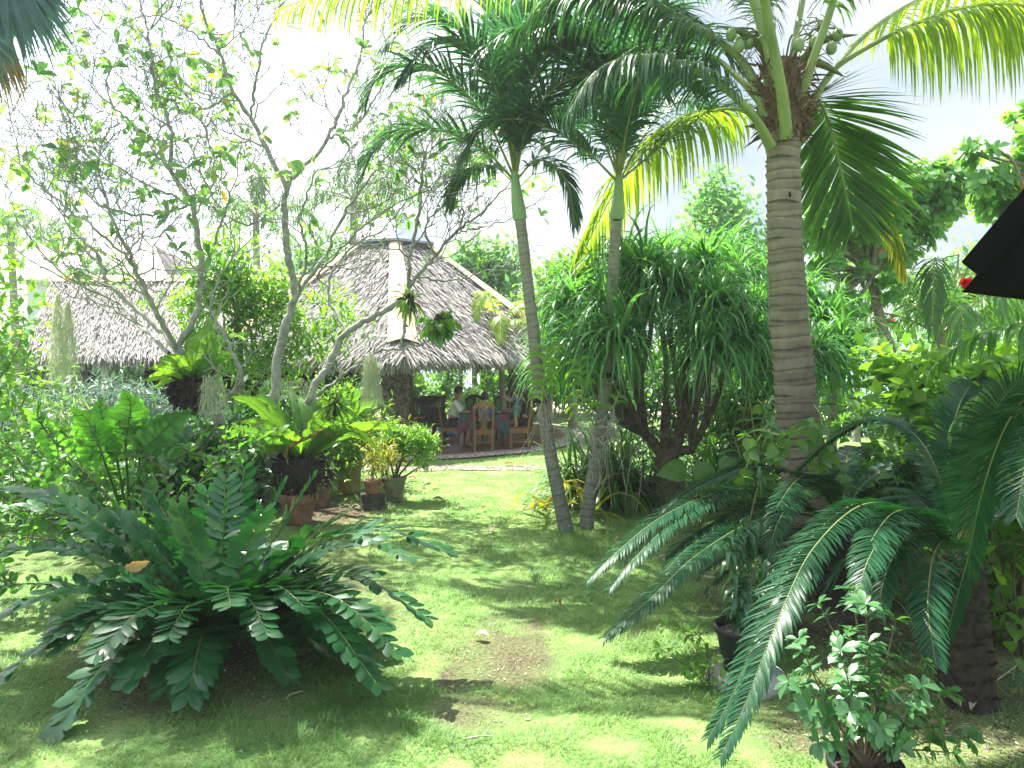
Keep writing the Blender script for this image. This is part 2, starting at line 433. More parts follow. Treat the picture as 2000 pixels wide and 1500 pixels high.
# ------------------------------------------------------------------ ground, sand, sea
def ground_fields(x, y):
    """0..1 bare soil, and height, at ground position; bed and worn patch shapes in metres"""
    n1, n2 = fnoise(x * 1.7 + 9, y * 1.7 + 4, 4), fnoise(x * 5 + 3, y * 5 + 8, 3)
    s = np.zeros_like(x)
    def blob(cx, cy, rx, ry, a=1.0, soft=0.55):
        d = np.sqrt(((x - cx) / rx) ** 2 + ((y - cy) / ry) ** 2) + (n1 - .5) * 1.1
        return a * np.clip((1.0 + soft / 2 - d) / soft, 0, 1)
    for b in SOIL: s = np.maximum(s, blob(*b))
    return np.clip(s + (n2 - .62) * 1.1 * (s > .02) * (s < .95) + (n1 - .72) * 1.4, 0, 1)
SOIL = []
def soil_px(px, py, wpx, hpx, a=1.0):
    """a bare patch seen at px, py"""
    c = G(px, py); e = G(px + wpx, py); k0, k1 = G(px, py - hpx)[1], G(px, py + hpx)[1]
    SOIL.append((c[0], (k0 + k1) / 2, abs(e[0] - c[0]), (k0 - k1) / 2, a))
soil_px(975, 1290, 150, 80, 1); soil_px(930, 1395, 120, 45, 1); soil_px(1010, 1225, 90, 40, .9); soil_px(890, 1330, 60, 40, 1); soil_px(1000, 1150, 60, 25, .6); soil_px(900, 1075, 80, 18, .6)
soil_px(430, 1270, 380, 200, 1); soil_px(660, 1000, 110, 48, 1); soil_px(390, 1010, 260, 60, .8)
soil_px(1780, 1220, 460, 190, 1); soil_px(1950, 1430, 470, 150, 1); soil_px(1680, 1440, 230, 90, .9)
soil_px(1300, 990, 190, 26, 1); soil_px(1500, 960, 260, 40, .9); soil_px(60, 1110, 130, 30, .8)
soil_px(840, 1020, 70, 22, .45); soil_px(1400, 1410, 60, 40, .35); soil_px(1750, 1000, 260, 50, .7)
def axis(lo, hi, step, far):
    core = np.arange(lo, hi, step); g = step * 1.35 ** np.arange(1, 60); ext = np.cumsum(g); ext = ext[ext < far]
    return np.concatenate([(lo - ext)[::-1], core, hi + ext])
gx, gy = axis(-9, 9, .06, 3500), axis(2.4, 20, .06, 26); gy = gy[gy > -400]
GX, GY = np.meshgrid(gx, gy)
GS = ground_fields(GX, GY)
BEACH = 36.0
GZ = 0.05 * (fnoise(GX * .9, GY * .9, 3) - .5) + .02 * (fnoise(GX * 6, GY * 6, 2) - .5) * (GY < 24)
GZ = np.where(GY > 15.3, GZ * np.clip((16.2 - GY) / .9, 0, 1), GZ)
GZ = GZ - np.clip((GY - BEACH) / 6, 0, 1) * 1.2
def ground_z(x, y): return 0.05 * (fnoise(np.asarray(x) * .9, np.asarray(y) * .9, 3) - .5)
m, n, l, out = mat_new('garden_ground')
at = n.new('ShaderNodeAttribute'); at.attribute_name = 'rnd'
tc = n.new('ShaderNodeTexCoord')
na = n.new('ShaderNodeTexNoise'); na.inputs['Scale'].default_value = 2.2; na.inputs['Detail'].default_value = 6
nb = n.new('ShaderNodeTexNoise'); nb.inputs['Scale'].default_value = 38; nb.inputs['Detail'].default_value = 6
l.new(tc.outputs['Object'], na.inputs['Vector']); l.new(tc.outputs['Object'], nb.inputs['Vector'])
r1 = n.new('ShaderNodeValToRGB'); r1.color_ramp.elements[0].color, r1.color_ramp.elements[1].color = (.09, .19, .05, 1), (.22, .31, .10, 1)
r1.color_ramp.elements[0].position, r1.color_ramp.elements[1].position = .3, .7
r2 = n.new('ShaderNodeValToRGB'); r2.color_ramp.elements[0].color, r2.color_ramp.elements[1].color = (.016, .012, .009, 1), (.15, .115, .08, 1)
r2.color_ramp.elements[0].position, r2.color_ramp.elements[1].position = .32, .72
l.new(na.outputs['Fac'], r1.inputs['Fac']); l.new(nb.outputs['Fac'], r2.inputs['Fac'])
mx = n.new('ShaderNodeMixRGB'); l.new(at.outputs['Fac'], mx.inputs['Fac']); l.new(r1.outputs['Color'], mx.inputs['Color1']); l.new(r2.outputs['Color'], mx.inputs['Color2'])
sep = n.new('ShaderNodeSeparateXYZ'); l.new(tc.outputs['Object'], sep.inputs[0])
mr = n.new('ShaderNodeMapRange'); mr.inputs['From Min'].default_value = 25; mr.inputs['From Max'].default_value = 27
l.new(sep.outputs['Y'], mr.inputs['Value'])
mx2 = n.new('ShaderNodeMixRGB'); mx2.inputs['Color2'].default_value = (.52, .44, .32, 1)
l.new(mr.outputs['Result'], mx2.inputs['Fac']); l.new(mx.outputs['Color'], mx2.inputs['Color1'])
pb = n.new('ShaderNodeBsdfPrincipled'); pb.inputs['Roughness'].default_value = .95; pb.inputs['Specular IOR Level'].default_value = .15
l.new(mx2.outputs['Color'], pb.inputs['Base Color'])
bp = n.new('ShaderNodeBump'); bp.inputs['Strength'].default_value = .7; bp.inputs['Distance'].default_value = .03
l.new(nb.outputs['Fac'], bp.inputs['Height']); l.new(bp.outputs['Normal'], pb.inputs['Normal'])
l.new(pb.outputs['BSDF'], out.inputs['Surface'])
M['ground'] = m
nx, ny = len(gx), len(gy)
I = np.arange(ny - 1)[:, None] * nx + np.arange(nx - 1)[None, :]
mb = MB(); mb.add(np.stack([GX, GY, GZ], -1).reshape(-1, 3), np.stack([I, I + 1, I + nx + 1, I + nx], -1).reshape(-1, 4), 0, GS.ravel())
tag(mb.build('ground', M['ground']), kind='structure')

m, n, l, out = mat_new('sea_water')
pb = n.new('ShaderNodeBsdfPrincipled'); pb.inputs['Base Color'].default_value = (.22, .42, .50, 1); pb.inputs['Roughness'].default_value = .18
tc = n.new('ShaderNodeTexCoord'); no = n.new('ShaderNodeTexNoise'); no.inputs['Scale'].default_value = 1.2; no.inputs['Detail'].default_value = 5
bp = n.new('ShaderNodeBump'); bp.inputs['Strength'].default_value = .5; bp.inputs['Distance'].default_value = .2
l.new(tc.outputs['Object'], no.inputs['Vector']); l.new(no.outputs['Fac'], bp.inputs['Height']); l.new(bp.outputs['Normal'], pb.inputs['Normal'])
l.new(pb.outputs['BSDF'], out.inputs['Surface'])
mb = MB(); mb.add([(-6000, 34, -.35), (6000, 34, -.35), (6000, 8000, -.35), (-6000, 8000, -.35)], [[0, 1, 2, 3]])
tag(mb.build('sea', m), kind='structure')

# pebble apron and pebble track in front of the pavilion
def flat_patch(name, pts, z, mat):
    P = np.array(pts); k = len(P); c = P.mean(0)
    V = np.column_stack([np.vstack([P, c]), np.full(k + 1, z)])
    mb = MB(); mb.add(V, [[i, (i + 1) % k, k] for i in range(k)]); return tag(mb.build(name, mat), kind='structure')
def pebbles(name, c1, c2, sc):
    m, n, l, out = mat_new(name)
    pb = n.new('ShaderNodeBsdfPrincipled'); pb.inputs['Roughness'].default_value = .9
    tc = n.new('ShaderNodeTexCoord'); vo = n.new('ShaderNodeTexVoronoi'); vo.inputs['Scale'].default_value = sc
    l.new(tc.outputs['Object'], vo.inputs['Vector'])
    rp = n.new('ShaderNodeValToRGB'); rp.color_ramp.elements[0].color, rp.color_ramp.elements[1].color = c4(c1), c4(c2)
    bw = n.new('ShaderNodeRGBToBW'); l.new(vo.outputs['Color'], bw.inputs[0]); l.new(bw.outputs[0], rp.inputs['Fac'])
    r2 = n.new('ShaderNodeValToRGB'); r2.color_ramp.elements[0].color, r2.color_ramp.elements[1].color = (1, 1, 1, 1), (.25, .24, .2, 1)
    r2.color_ramp.elements[0].position, r2.color_ramp.elements[1].position = .35, .7
    l.new(vo.outputs['Distance'], r2.inputs['Fac'])
    mx = n.new('ShaderNodeMixRGB'); mx.blend_type = 'MULTIPLY'; mx.inputs['Fac'].default_value = 1
    l.new(rp.outputs['Color'], mx.inputs['Color1']); l.new(r2.outputs['Color'], mx.inputs['Color2'])
    l.new(mx.outputs['Color'], pb.inputs['Base Color'])
    bp = n.new('ShaderNodeBump'); bp.inputs['Strength'].default_value = .8; bp.inputs['Distance'].default_value = .03; bp.invert = True
    l.new(vo.outputs['Distance'], bp.inputs['Height']); l.new(bp.outputs['Normal'], pb.inputs['Normal'])
    l.new(pb.outputs['BSDF'], out.inputs['Surface']); return m
M['pebbles'] = pebbles('pebble_paving', (.30, .26, .21), (.58, .53, .46), 14)
M['stone'] = pebbles('stone_wall', (.10, .08, .06), (.20, .165, .125), 13)
rg = RG(3)
track = []
xs = np.linspace(-5, 1.6, 26)
for x in xs: track.append((x, 14.45 + .06 * math.sin(x * 5) + rg.uniform(-.05, .05)))
for x in xs[::-1]: track.append((x, 15.05 + .07 * math.sin(x * 4) + rg.uniform(-.05, .05)))
TV = np.array(track); k = len(xs)
mb = MB(); mb.add(np.column_stack([TV, ground_z(TV[:, 0], TV[:, 1]) + .012]), [[i, i + 1, 2 * k - 2 - i, 2 * k - 1 - i] for i in range(k - 1)])
tag(mb.build('path', pebbles('pebble_track', (.13, .12, .08), (.36, .33, .26), 16)), kind='structure')

# ------------------------------------------------------------------ thatch helper
def thatch_face(mb, quad, n, seed, L=.40, Wd=.024, eave=True, lift=.05):
    """strips of grass thatch over one sloping face; quad = eave_a, eave_b, top_b, top_a"""
    rg = RG(seed); a, b, c, d = [np.asarray(q, float) for q in quad]
    mb.add([a, b, c, d], [[0, 1, 2, 3]], 0, .25)
    u = rg.random(n); v = 1 - np.sqrt(rg.random(n)) * (1 - 0) if False else rg.random(n)
    wtop = np.linalg.norm(c - d) / np.linalg.norm(b - a)
    v = np.where(rg.random(n) > (1 - v * (1 - wtop)), v * .4, v)
    P = (a * (1 - u)[:, None] + b * u[:, None]) * (1 - v)[:, None] + (d * (1 - u)[:, None] + c * u[:, None]) * v[:, None]
    nn = nrm(np.cross(b - a, d - a)); nn = nn if nn[2] > 0 else -nn
    dn = nrm((a + b) / 2 - (c + d) / 2)
    P = P + nn * rg.uniform(.01, lift, (n, 1))
    D = dn + nn * rg.uniform(-.02, .2, (n, 1)) + rg.normal(0, .15, (n, 3))
    side = nrm(np.cross(dn, nn)) + rg.normal(0, .3, (n, 3))
    strips(mb, P, D, side, rg.uniform(.5, 1.2, n) * L, rg.uniform(.6, 1.4, n) * Wd, 2, .12, [.7, 1, .3], 0, 0, np.clip(rg.normal(.55, .19, n), 0, 1))
    if eave:
        k = int(np.linalg.norm(b - a) * 95); u = rg.random(k)
        P = a * (1 - u)[:, None] + b * u[:, None] + nn * rg.uniform(-.05, .04, (k, 1)) - dn * .15
        D = dn * .8 - Z * .7 + rg.normal(0, .2, (k, 3))
        strips(mb, P, D, side[:k] if k <= n else np.broadcast_to(nrm(np.cross(dn, nn)), (k, 3)), rg.uniform(.25, .55, k), rg.uniform(.025, .06, k), 2, .25, [.8, 1, .2], 0, 0, np.clip(rg.normal(.5, .22, k), 0, 1))
def fringe(mb, a, b, n, L, seed, rnd0=.4):
    rg = RG(seed); a, b = np.asarray(a, float), np.asarray(b, float); u = rg.random(n)
    P = a * (1 - u)[:, None] + b * u[:, None] + rg.normal(0, .02, (n, 3)); t = nrm(b - a)
    strips(mb, P, -Z + rg.normal(0, .14, (n, 3)), t + rg.normal(0, .3, (n, 3)), rg.uniform(.5, 1.15, n) * L, rg.uniform(.02, .045, n), 2, 0, [1, 1, .15], 0, 0, np.clip(rg.normal(rnd0, .25, n), 0, 1))

# ------------------------------------------------------------------ pavilion: six-sided thatched roof on posts
PC = np.array([-3.15, 20.6, 0.0])
PR, EZ, TZ, TR = 4.9, 2.12, 4.92, .95
TH0 = math.radians(11)
def hexp(k, r, z): a = TH0 + k * PI / 3; return PC + np.array([r * math.sin(a), -r * math.cos(a), z])
pav = thing('pavilion', 'open six-sided dining pavilion with grey thatched roof, tan ridge boards and pale metal cap', 'pavilion', PC)
mb = MB()
for k in range(6):
    thatch_face(mb, (hexp(k, PR, EZ), hexp(k + 1, PR, EZ), hexp(k + 1, TR, TZ), hexp(k, TR, TZ)), 23000 if k in (0, 5) else 3500, 20 + k)
mb.build('thatch_roof', M['thatch'], pav)
mb = MB()
for k in range(6):
    q = [hexp(k, PR - .1, EZ - .06), hexp(k + 1, PR - .1, EZ - .06), hexp(k + 1, TR, TZ - .12), hexp(k, TR, TZ - .12)]
    mb.add(q, [[3, 2, 1, 0]])
mb.build('roof_lining', M['thatch_under'], pav)
for k in range(6):
    mb = MB()
    a, b = hexp(k, PR - .28, EZ + .38), hexp(k, TR - .05, TZ + .22)
    tdir = nrm(b - a); s = nrm(np.cross(tdir, Z)); up = nrm(np.cross(s, tdir))
    for sg in (-1, 1):
        sl = nrm(s * sg - up * .38)
        w0, w1 = .34, .14
        V = [a, a + sl * w0, b + sl * w1, b, a + up * .02, a + sl * w0 + up * .02, b + sl * w1 + up * .02, b + up * .02]
        mb.add(V, BOXF)
    mb.build('ridge_board', M['tan_board'], pav, smooth=False)
mb = MB()
for k in range(6):
    r0, r1, z0, z1 = 1.18, .30, TZ + .16, TZ + .95
    a, b, c, d = hexp(k, r0, z0), hexp(k + 1, r0, z0), hexp(k + 1, r1, z1), hexp(k, r1, z1)
    mb.add([a, b, c, d, a - Z * .06, b - Z * .06], [[0, 1, 2, 3], [4, 5, 1, 0]])
    mb.add([c, d, PC + Z * (z1 + .1)], [[0, 1, 2]])
cap = mb.build('metal_cap', M['metal_roof'], pav, smooth=False)
mb = MB()
for k in range(6): beam(mb, hexp(k, 1.2, TZ + .17), hexp(k, .3, TZ + .97), .07, .05)
mb.build('cap_ridge', M['aerial'], cap)
mb = MB()
for k in range(6):
    beam(mb, hexp(k, PR - .65, EZ - .05), hexp(k + 1, PR - .65, EZ - .05), .10, .16)
    beam(mb, hexp(k, PR - .3, EZ + .02), hexp(k, .8, TZ - .3), .09, .13)
mb.build('roof_frame', M['dark_wood'], pav, smooth=False)
mb = MB()
for k in range(6):
    a, b = hexp(k, PR - .70, EZ - .10), hexp(k + 1, PR - .70, EZ - .10)
    fringe(mb, a, b, 700, .27, 60 + k)
    beam(mb, hexp(k, PR - .72, EZ - .09), hexp(k + 1, PR - .72, EZ - .09), .03, .05, 0, .7)
mb.build('fringe', M['brown_fringe'], pav)
mb = MB()
box(mb, PC + np.array([.22, -3.35, 0]), PC + np.array([.86, -2.75, 2.3]))
mb.build('stone_pillar', M['stone'], pav, smooth=False)
for k in (1, 2, 3, 4):
    p = hexp(k, PR - .75, 0); mb = MB(); tube(mb, [p + Z * .02, p + Z * 1.1, p + Z * 2.2], [.11, .10, .10], 10); mb.build('post', M['dark_wood'], pav)
# tiled floor: terracotta tiles, seen from the side of the lawn
m, n, l, out = mat_new('floor_tile')
pb = n.new('ShaderNodeBsdfPrincipled'); pb.inputs['Roughness'].default_value = .42; pb.inputs['Specular IOR Level'].default_value = .3
tc = n.new('ShaderNodeTexCoord'); br = n.new('ShaderNodeTexBrick'); br.inputs['Scale'].default_value = 3.2; br.offset = 0
br.inputs['Color1'].default_value, br.inputs['Color2'].default_value, br.inputs['Mortar'].default_value = (.17, .065, .045, 1), (.21, .085, .055, 1), (.10, .08, .07, 1)
br.inputs['Mortar Size'].default_value = .02; br.inputs['Row Height'].default_value = .5; br.inputs['Brick Width'].default_value = .5
l.new(tc.outputs['Object'], br.inputs['Vector']); l.new(br.outputs['Color'], pb.inputs['Base Color']); l.new(pb.outputs['BSDF'], out.inputs['Surface'])
M['floor_tile'] = m
FL = .045
mb = MB(); ang = [TH0 + k * PI / 12 for k in range(24)]
ring = np.array([PC + np.array([4.55 * math.sin(a), -4.55 * math.cos(a), 0]) for a in ang])
V = np.vstack([ring + Z * FL, ring - Z * .1, [PC + Z * FL]])
mb.add(V, [[i, (i + 1) % 24, 48] for i in range(24)]); mb.add(V, [[i + 24, (i + 1) % 24 + 24, (i + 1) % 24, i] for i in range(24)])
mb.build('floor_slab', M['floor_tile'], pav, smooth=False)
ring2 = [(PC[0] + 5.15 * math.sin(a), PC[1] - 5.15 * math.cos(a)) for a in ang]
flat_patch('pavement', ring2, .036, M['pebbles'])

# ------------------------------------------------------------------ long thatched house on the left
LH = thing('thatched_house', 'long low house with grey thatched roof and tan ridge behind the bare-branched trees', 'house', (-9.5, 20.5, 0))
ex0, ex1 = W(45, 690, 18.6)[0], W(690, 690, 18.6)[0]
yE, yR, zE, zR = 18.6, 21.6, 2.12, 4.25
rx0, rx1 = W(105, 540, yR)[0], W(640, 540, yR)[0] - .5
mb = MB()
thatch_face(mb, ((ex0, yE, zE), (ex1, yE, zE), (rx1, yR, zR), (rx0, yR, zR)), 34000, 41)
thatch_face(mb, ((ex0, yR * 2 - yE, zE), (ex0, yE, zE), (rx0, yR, zR), (rx0, yR + .02, zR)), 2500, 42)
mb.add([(ex1, yR * 2 - yE, zE), (ex0, yR * 2 - yE, zE), (rx0, yR, zR), (rx1, yR, zR)], [[0, 1, 2, 3]], 0, .4)
mb.build('thatch_roof', M['thatch'], LH)
mb = MB(); 
for sg in (-1, 1): mb.add([(rx0 - .1, yR, zR + .1), (rx1, yR, zR + .1), (rx1, yR + sg * .32, zR - .1), (rx0 - .1, yR + sg * .32, zR - .1)], [[0, 1, 2, 3]])
mb.build('ridge_cap', M['tan_board'], LH, smooth=False)
for px in (58, 168, 330, 470):
    x = W(px, 700, yE + .5)[0]; mb = MB(); box(mb, (x - .09, yE + .42, 0), (x + .09, yE + .6, 2.25)); mb.build('post', M['dark_wood'], LH, smooth=False)
mb = MB(); box(mb, (ex0 + .5, yE + .38, 2.0), (ex1 - .3, yE + .64, 2.16)); mb.build('eave_beam', M['dark_wood'], LH, smooth=False)
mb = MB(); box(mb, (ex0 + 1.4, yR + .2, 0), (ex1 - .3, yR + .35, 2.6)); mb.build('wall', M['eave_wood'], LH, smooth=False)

# pale corrugated roof further back
FH = thing('metal_roofed_house', 'distant house showing only a pale ribbed roof over the thatched ridge', 'house', (-19, 34, 0))
m, n, l, out = mat_new('ribbed_roof')
pb = n.new('ShaderNodeBsdfPrincipled'); pb.inputs['Base Color'].default_value = (.62, .55, .52, 1); pb.inputs['Roughness'].default_value = .6
tc = n.new('ShaderNodeTexCoord'); wv = n.new('ShaderNodeTexWave'); wv.inputs['Scale'].default_value = 1.1; wv.bands_direction = 'X'
bp = n.new('ShaderNodeBump'); bp.inputs['Distance'].default_value = .08
l.new(tc.outputs['Object'], wv.inputs['Vector']); l.new(wv.outputs['Fac'], bp.inputs['Height']); l.new(bp.outputs['Normal'], pb.inputs['Normal']); l.new(pb.outputs['BSDF'], out.inputs['Surface'])
a, b = W(20, 545, 30), W(330, 545, 30); c, d = W(300, 478, 35), W(60, 478, 35)
mb = MB(); mb.add([a, b, c, d, a - Z * .12, b - Z * .12], [[0, 1, 2, 3], [4, 5, 1, 0]]); mb.add([(a[0], 40, a[2]), (b[0], 40, b[2]), c, d], [[0, 1, 2, 3]]); mb.build('roof', m, FH, smooth=False)
mb = MB(); box(mb, (a[0] + .4, 30.4, 0), (b[0] - .4, 39.6, a[2] + .05)); mb.build('wall', M['white_trim'], FH, smooth=False)

# ------------------------------------------------------------------ corner of the near house roof, upper right
NR = thing('house_eave', 'black shadowed roof corner of the near house jutting in from the right edge', 'roof', W(2100, 480, 3.0))
def prism(mb, pts, y0, d, mat=0):
    k = len(pts); A = [W(p[0], p[1], y0) for p in pts]; V = np.array(A + [q + np.array(d, float) for q in A])
    mb.add(V, [[i, (i + 1) % k, (i + 1) % k + k, i + k] for i in range(k)], mat)
    for off in (0, k): mb.add(np.vstack([V[off:off + k], V[off:off + k].mean(0)]), [[i, (i + 1) % k, k] for i in range(k)], mat)
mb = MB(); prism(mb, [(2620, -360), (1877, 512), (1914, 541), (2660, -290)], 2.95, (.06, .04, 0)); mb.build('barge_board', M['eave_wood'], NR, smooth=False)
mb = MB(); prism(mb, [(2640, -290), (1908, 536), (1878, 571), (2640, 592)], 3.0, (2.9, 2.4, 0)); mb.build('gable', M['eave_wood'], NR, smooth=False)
# ------------------------------------------------------------------ feather fronds
def frond(name, parent, P, nleaf, Lf, Wd, mats, seed, t0=.12, ang=(62, 28), grav=.5, vee=.25, lprof=None, r0=.02, r1=.004, S=4, prof=LANCE, fold=.25, tw=.15, rnd=(0.15, .8), rflat=1.0, gap=None, side0=None, nP=40, twist=None):
    """midrib along P with nleaf pairs of leaflets; Lf longest leaflet"""
    rg = RG(seed); P = cr(P, nP)
    T = nrm(np.gradient(P, axis=0))
    ch = P[-1] - P[0]
    if side0 is None:
        side0 = np.cross(ch, Z)
        if np.linalg.norm(side0) < .25 * np.linalg.norm(ch): side0 = np.array([1.0, 0, 0])
    s0 = nrm(np.asarray(side0, float))
    mb = MB()
    tt = np.linspace(t0, .995, nleaf)
    idx = tt * (nP - 1); i0 = np.clip(idx.astype(int), 0, nP - 2); fr = (idx - i0)[:, None]
    B = P[i0] * (1 - fr) + P[i0 + 1] * fr; TT = nrm(T[i0] * (1 - fr) + T[i0 + 1] * fr)
    SS = nrm(s0 - TT * np.sum(TT * s0, 1, keepdims=True)); NN = np.cross(SS, TT)
    up = np.sign(np.mean(NN[:, 2])) or 1.0; NN = NN * up
    u = (tt - t0) / (1 - t0)
    lp = np.interp(u, np.linspace(0, 1, len(lprof)), lprof) if lprof is not None else np.interp(u, [0, .15, .45, .8, 1], [.5, .85, 1, .75, .3])
    for sg in (-1, 1):
        a = np.radians(np.interp(u, [0, 1], ang)) + rg.normal(0, .06, nleaf)
        vv = vee + rg.normal(0, tw, nleaf)
        keep = rg.random(nleaf) > (gap or 0)
        D = TT * np.cos(a)[:, None] + (SS * sg * np.cos(vv)[:, None] + NN * np.sin(vv)[:, None]) * np.sin(a)[:, None]
        wv = nrm(np.cross(D, NN)) + rg.normal(0, tw * .6, (nleaf, 3))
        if twist is not None:
            ta = nrm(TT - D * np.sum(D * TT, 1, keepdims=True)); nb = NN - D * np.sum(D * NN, 1, keepdims=True); nb = nrm(nb - ta * np.sum(nb * ta, 1, keepdims=True))
            q = twist + rg.normal(0, tw, (nleaf, 1)); wv = (ta * np.cos(q) + nb * np.sin(q)) * sg
        L = Lf * lp * rg.uniform(.9, 1.08, nleaf)
        w = Wd * np.interp(lp, [.3, 1], [.6, 1]) * rg.uniform(.85, 1.15, nleaf)
        strips(mb, B[keep], D[keep], wv[keep], L[keep], w[keep], S, grav * rg.uniform(.6, 1.4, keep.sum()), prof, fold, 0, np.clip(rg.uniform(rnd[0], rnd[1], keep.sum()), 0, 1))
    R = np.interp(np.linspace(0, 1, nP), [0, .12, .5, 1], [r0, r0 * .72, r0 * .45, r1])
    tube(mb, P, R, 6, 1, .5)
    return mb.build(name, mats, parent)

def ringed_trunk(pts, radii, seed, ring=.09, n=20, bulge=.05, con=1.0, moss=0.0):
    """palm trunk with stepped leaf scars"""
    rg = RG(seed); L = np.sum(np.linalg.norm(np.diff(pts, axis=0), axis=1)); k = max(int(L / ring), 4)
    zs, rr, rn = [], [], []
    base = np.cumsum(np.concatenate([[0], rg.uniform(.55, 1.45, k)])); base /= base[-1]
    for i in range(k):
        a, b = base[i], base[i + 1]; h = b - a
        for f, s, c in ((0.0, 1 - bulge * .5, .14), (.10, 1 - bulge * .45, .22), (.2, 1 - bulge * .2, .55), (.6, 1 - bulge * .1, .66), (.86, 1 + bulge * .7, .80), (.97, 1 + bulge, .42)):
            zs.append(a + h * f); rr.append(s); rn.append(np.clip(c + rg.normal(0, .07), 0, 1))
    zs = np.array(zs); rn = np.clip(.55 + (np.array(rn) - .55) * con - moss * (1 - zs) ** 1.5, 0, 1); C = cr(pts, 200); t = np.linspace(0, 1, 200)
    P = np.column_stack([np.interp(zs, t, C[:, i]) for i in range(3)])
    R = np.interp(zs, np.linspace(0, 1, len(radii)), radii)[:, None] * np.array(rr)[:, None]
    a = np.linspace(0, 2 * PI, n, endpoint=False)
    ph = rg.random(k) * 6.28
    kk = np.repeat(np.arange(k), 6)
    R = R * (1 + .018 * np.sin(a[None, :] * 3 + zs[:, None] * 40) + .012 * np.sin(a[None, :] * 7 + 1.3 * zs[:, None] * 60) + .015 * np.sin(a[None, :] + ph[kk][:, None]))
    P = P[:, :]
    mb = MB(); tube(mb, P, R, n, 0, np.array(rn))
    # scars run slightly off level
    V = mb.v[0].reshape(len(zs), n, 3); V[:, :, 2] += (.012 * np.sin(a[None, :] + ph[kk][:, None]) + .006 * np.sin(3 * a[None, :] + 2 * ph[kk][:, None]))
    return mb

# ------------------------------------------------------------------ coconut palm
YC = 7.5
CP = thing('coconut_palm', 'thick ringed coconut palm bearing green nuts, beside the drooping cycad fronds', 'palm tree', W(1590, 684 + 3400 / YC, YC))
pts = WP([(1592, 1140), (1588, 1060), (1568, 900), (1553, 760), (1540, 600), (1532, 440), (1530, 270), (1530, 225)], YC)
pts[0][2] = -.05
ringed_trunk(pts, [.30, .27, .225, .205, .195, .185, .18, .165, .16, .155, .15], 5, .085, 28, .085, .78, .18).build('trunk', M['coco_bark'], CP)
mb = MB(); rg = RG(8)
c0 = W(1530, 215, YC)
for i in range(420):
    a = rg.uniform(0, 6.28); z = rg.uniform(-.30, .45); r = .15 + .10 * rg.random()
    p = c0 + np.array([r * math.cos(a), r * math.sin(a), z])
    strips(mb, p, np.array([math.cos(a) * .5, math.sin(a) * .5, rg.uniform(-.6, 1.4)]), rg.normal(0, 1, 3), rg.uniform(.08, .22), rg.uniform(.012, .045), 3, .25, [1, .8, .2], 0, 0, rg.random())
tube(mb, cr([c0 - Z * .3, c0, c0 + Z * .5], 8), [.155, .17, .18, .17, .16, .14, .12, .08], 12)
mb.build('leaf_base_fibre', M['fibre'], CP)
cocoF = [
 # pts(px,py,dY), pairs, leaflet len, width, petiole radius, grav, ang, t0, mats
 ([(1505, 285, -.15), (1470, 225, -.35), (1400, 160, -.6), (1310, 118, -.8), (1230, 112, -1.0), (1160, 145, -1.1), (1110, 220, -1.2)], 64, .70, .036, .062, 1.1, (58, 30), .26, 'coconut_leaf'),
 ([(1500, 230, .0), (1450, 120, .1), (1340, 40, .2), (1230, -10, .3), (1100, -10, .4), (1000, 70, .5)], 76, .75, .036, .060, 1.1, (58, 30), .26, 'coconut_leaf'),
 ([(1495, 210, .1), (1440, 150, .3), (1380, 105, .6), (1290, 90, 1.0), (1190, 110, 1.4), (1120, 170, 1.7)], 64, .75, .034, .045, 1.0, (58, 30), .25, 'coconut_leaf'),
 ([(1535, 270, -.18), (1527, 180, -.34), (1500, 40, -.6), (1470, -120, -1.0), (1400, -290, -1.6), (1330, -330, -2.4), (1270, -200, -3.0)], 80, .8, .036, .070, .9, (58, 30), .30, 'coconut_leaf'),
 ([(1505, 200, .1), (1490, 80, .2), (1470, -40, .4), (1440, -170, .8), (1380, -200, 1.4)], 60, .7, .034, .055, .9, (58, 30), .34, 'coconut_leaf'),
 ([(1562, 215, -.1), (1580, 140, -.2), (1622, 20, -.3), (1660, -110, -.5), (1740, -230, -.8), (1850, -260, -1.1), (1980, -180, -1.4)], 76, .75, .036, .060, 1.0, (58, 30), .30, 'coconut_leaf'),
 ([(1585, 205, .05), (1625, 140, .0), (1690, 95, -.1), (1790, 45, -.25), (1900, 12, -.4), (2020, 15, -.6), (2140, 80, -.8)], 84, 1.0, .028, .040, 2.2, (70, 40), .34, 'yellowish_sunlit'),
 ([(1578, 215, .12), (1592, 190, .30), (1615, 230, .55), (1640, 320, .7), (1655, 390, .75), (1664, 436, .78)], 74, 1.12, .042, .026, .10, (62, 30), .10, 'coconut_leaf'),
 ([(1490, 225, .15), (1410, 213, 1.2), (1320, 245, 2.2), (1230, 330, 2.9), (1170, 430, 3.2), (1115, 545, 3.3)], 80, .98, .036, .028, 1.5, (62, 34), .16, 'yellowish_sunlit'),
 ([(1520, 170, -.1), (1440, -60, -.2), (1280, -180, -.4), (1050, -150, -.5), (800, -60, -.5), (640, -15, -.5), (540, 20, -.5)], 110, .85, .026, .05, 1.7, (66, 40), .2, 'yellowish_sunlit'),
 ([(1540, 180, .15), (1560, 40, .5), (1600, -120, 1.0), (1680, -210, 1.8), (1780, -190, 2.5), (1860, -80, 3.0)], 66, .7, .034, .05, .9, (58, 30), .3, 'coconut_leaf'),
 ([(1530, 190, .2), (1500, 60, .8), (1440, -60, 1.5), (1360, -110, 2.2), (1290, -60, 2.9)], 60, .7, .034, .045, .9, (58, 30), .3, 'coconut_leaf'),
 ([(1580, 200, .1), (1700, 60, .7), (1850, -20, 1.4), (1990, -10, 2.0), (2090, 60, 2.4)], 66, .7, .034, .04, 1.2, (60, 34), .22, 'yellowish_sunlit'),
]
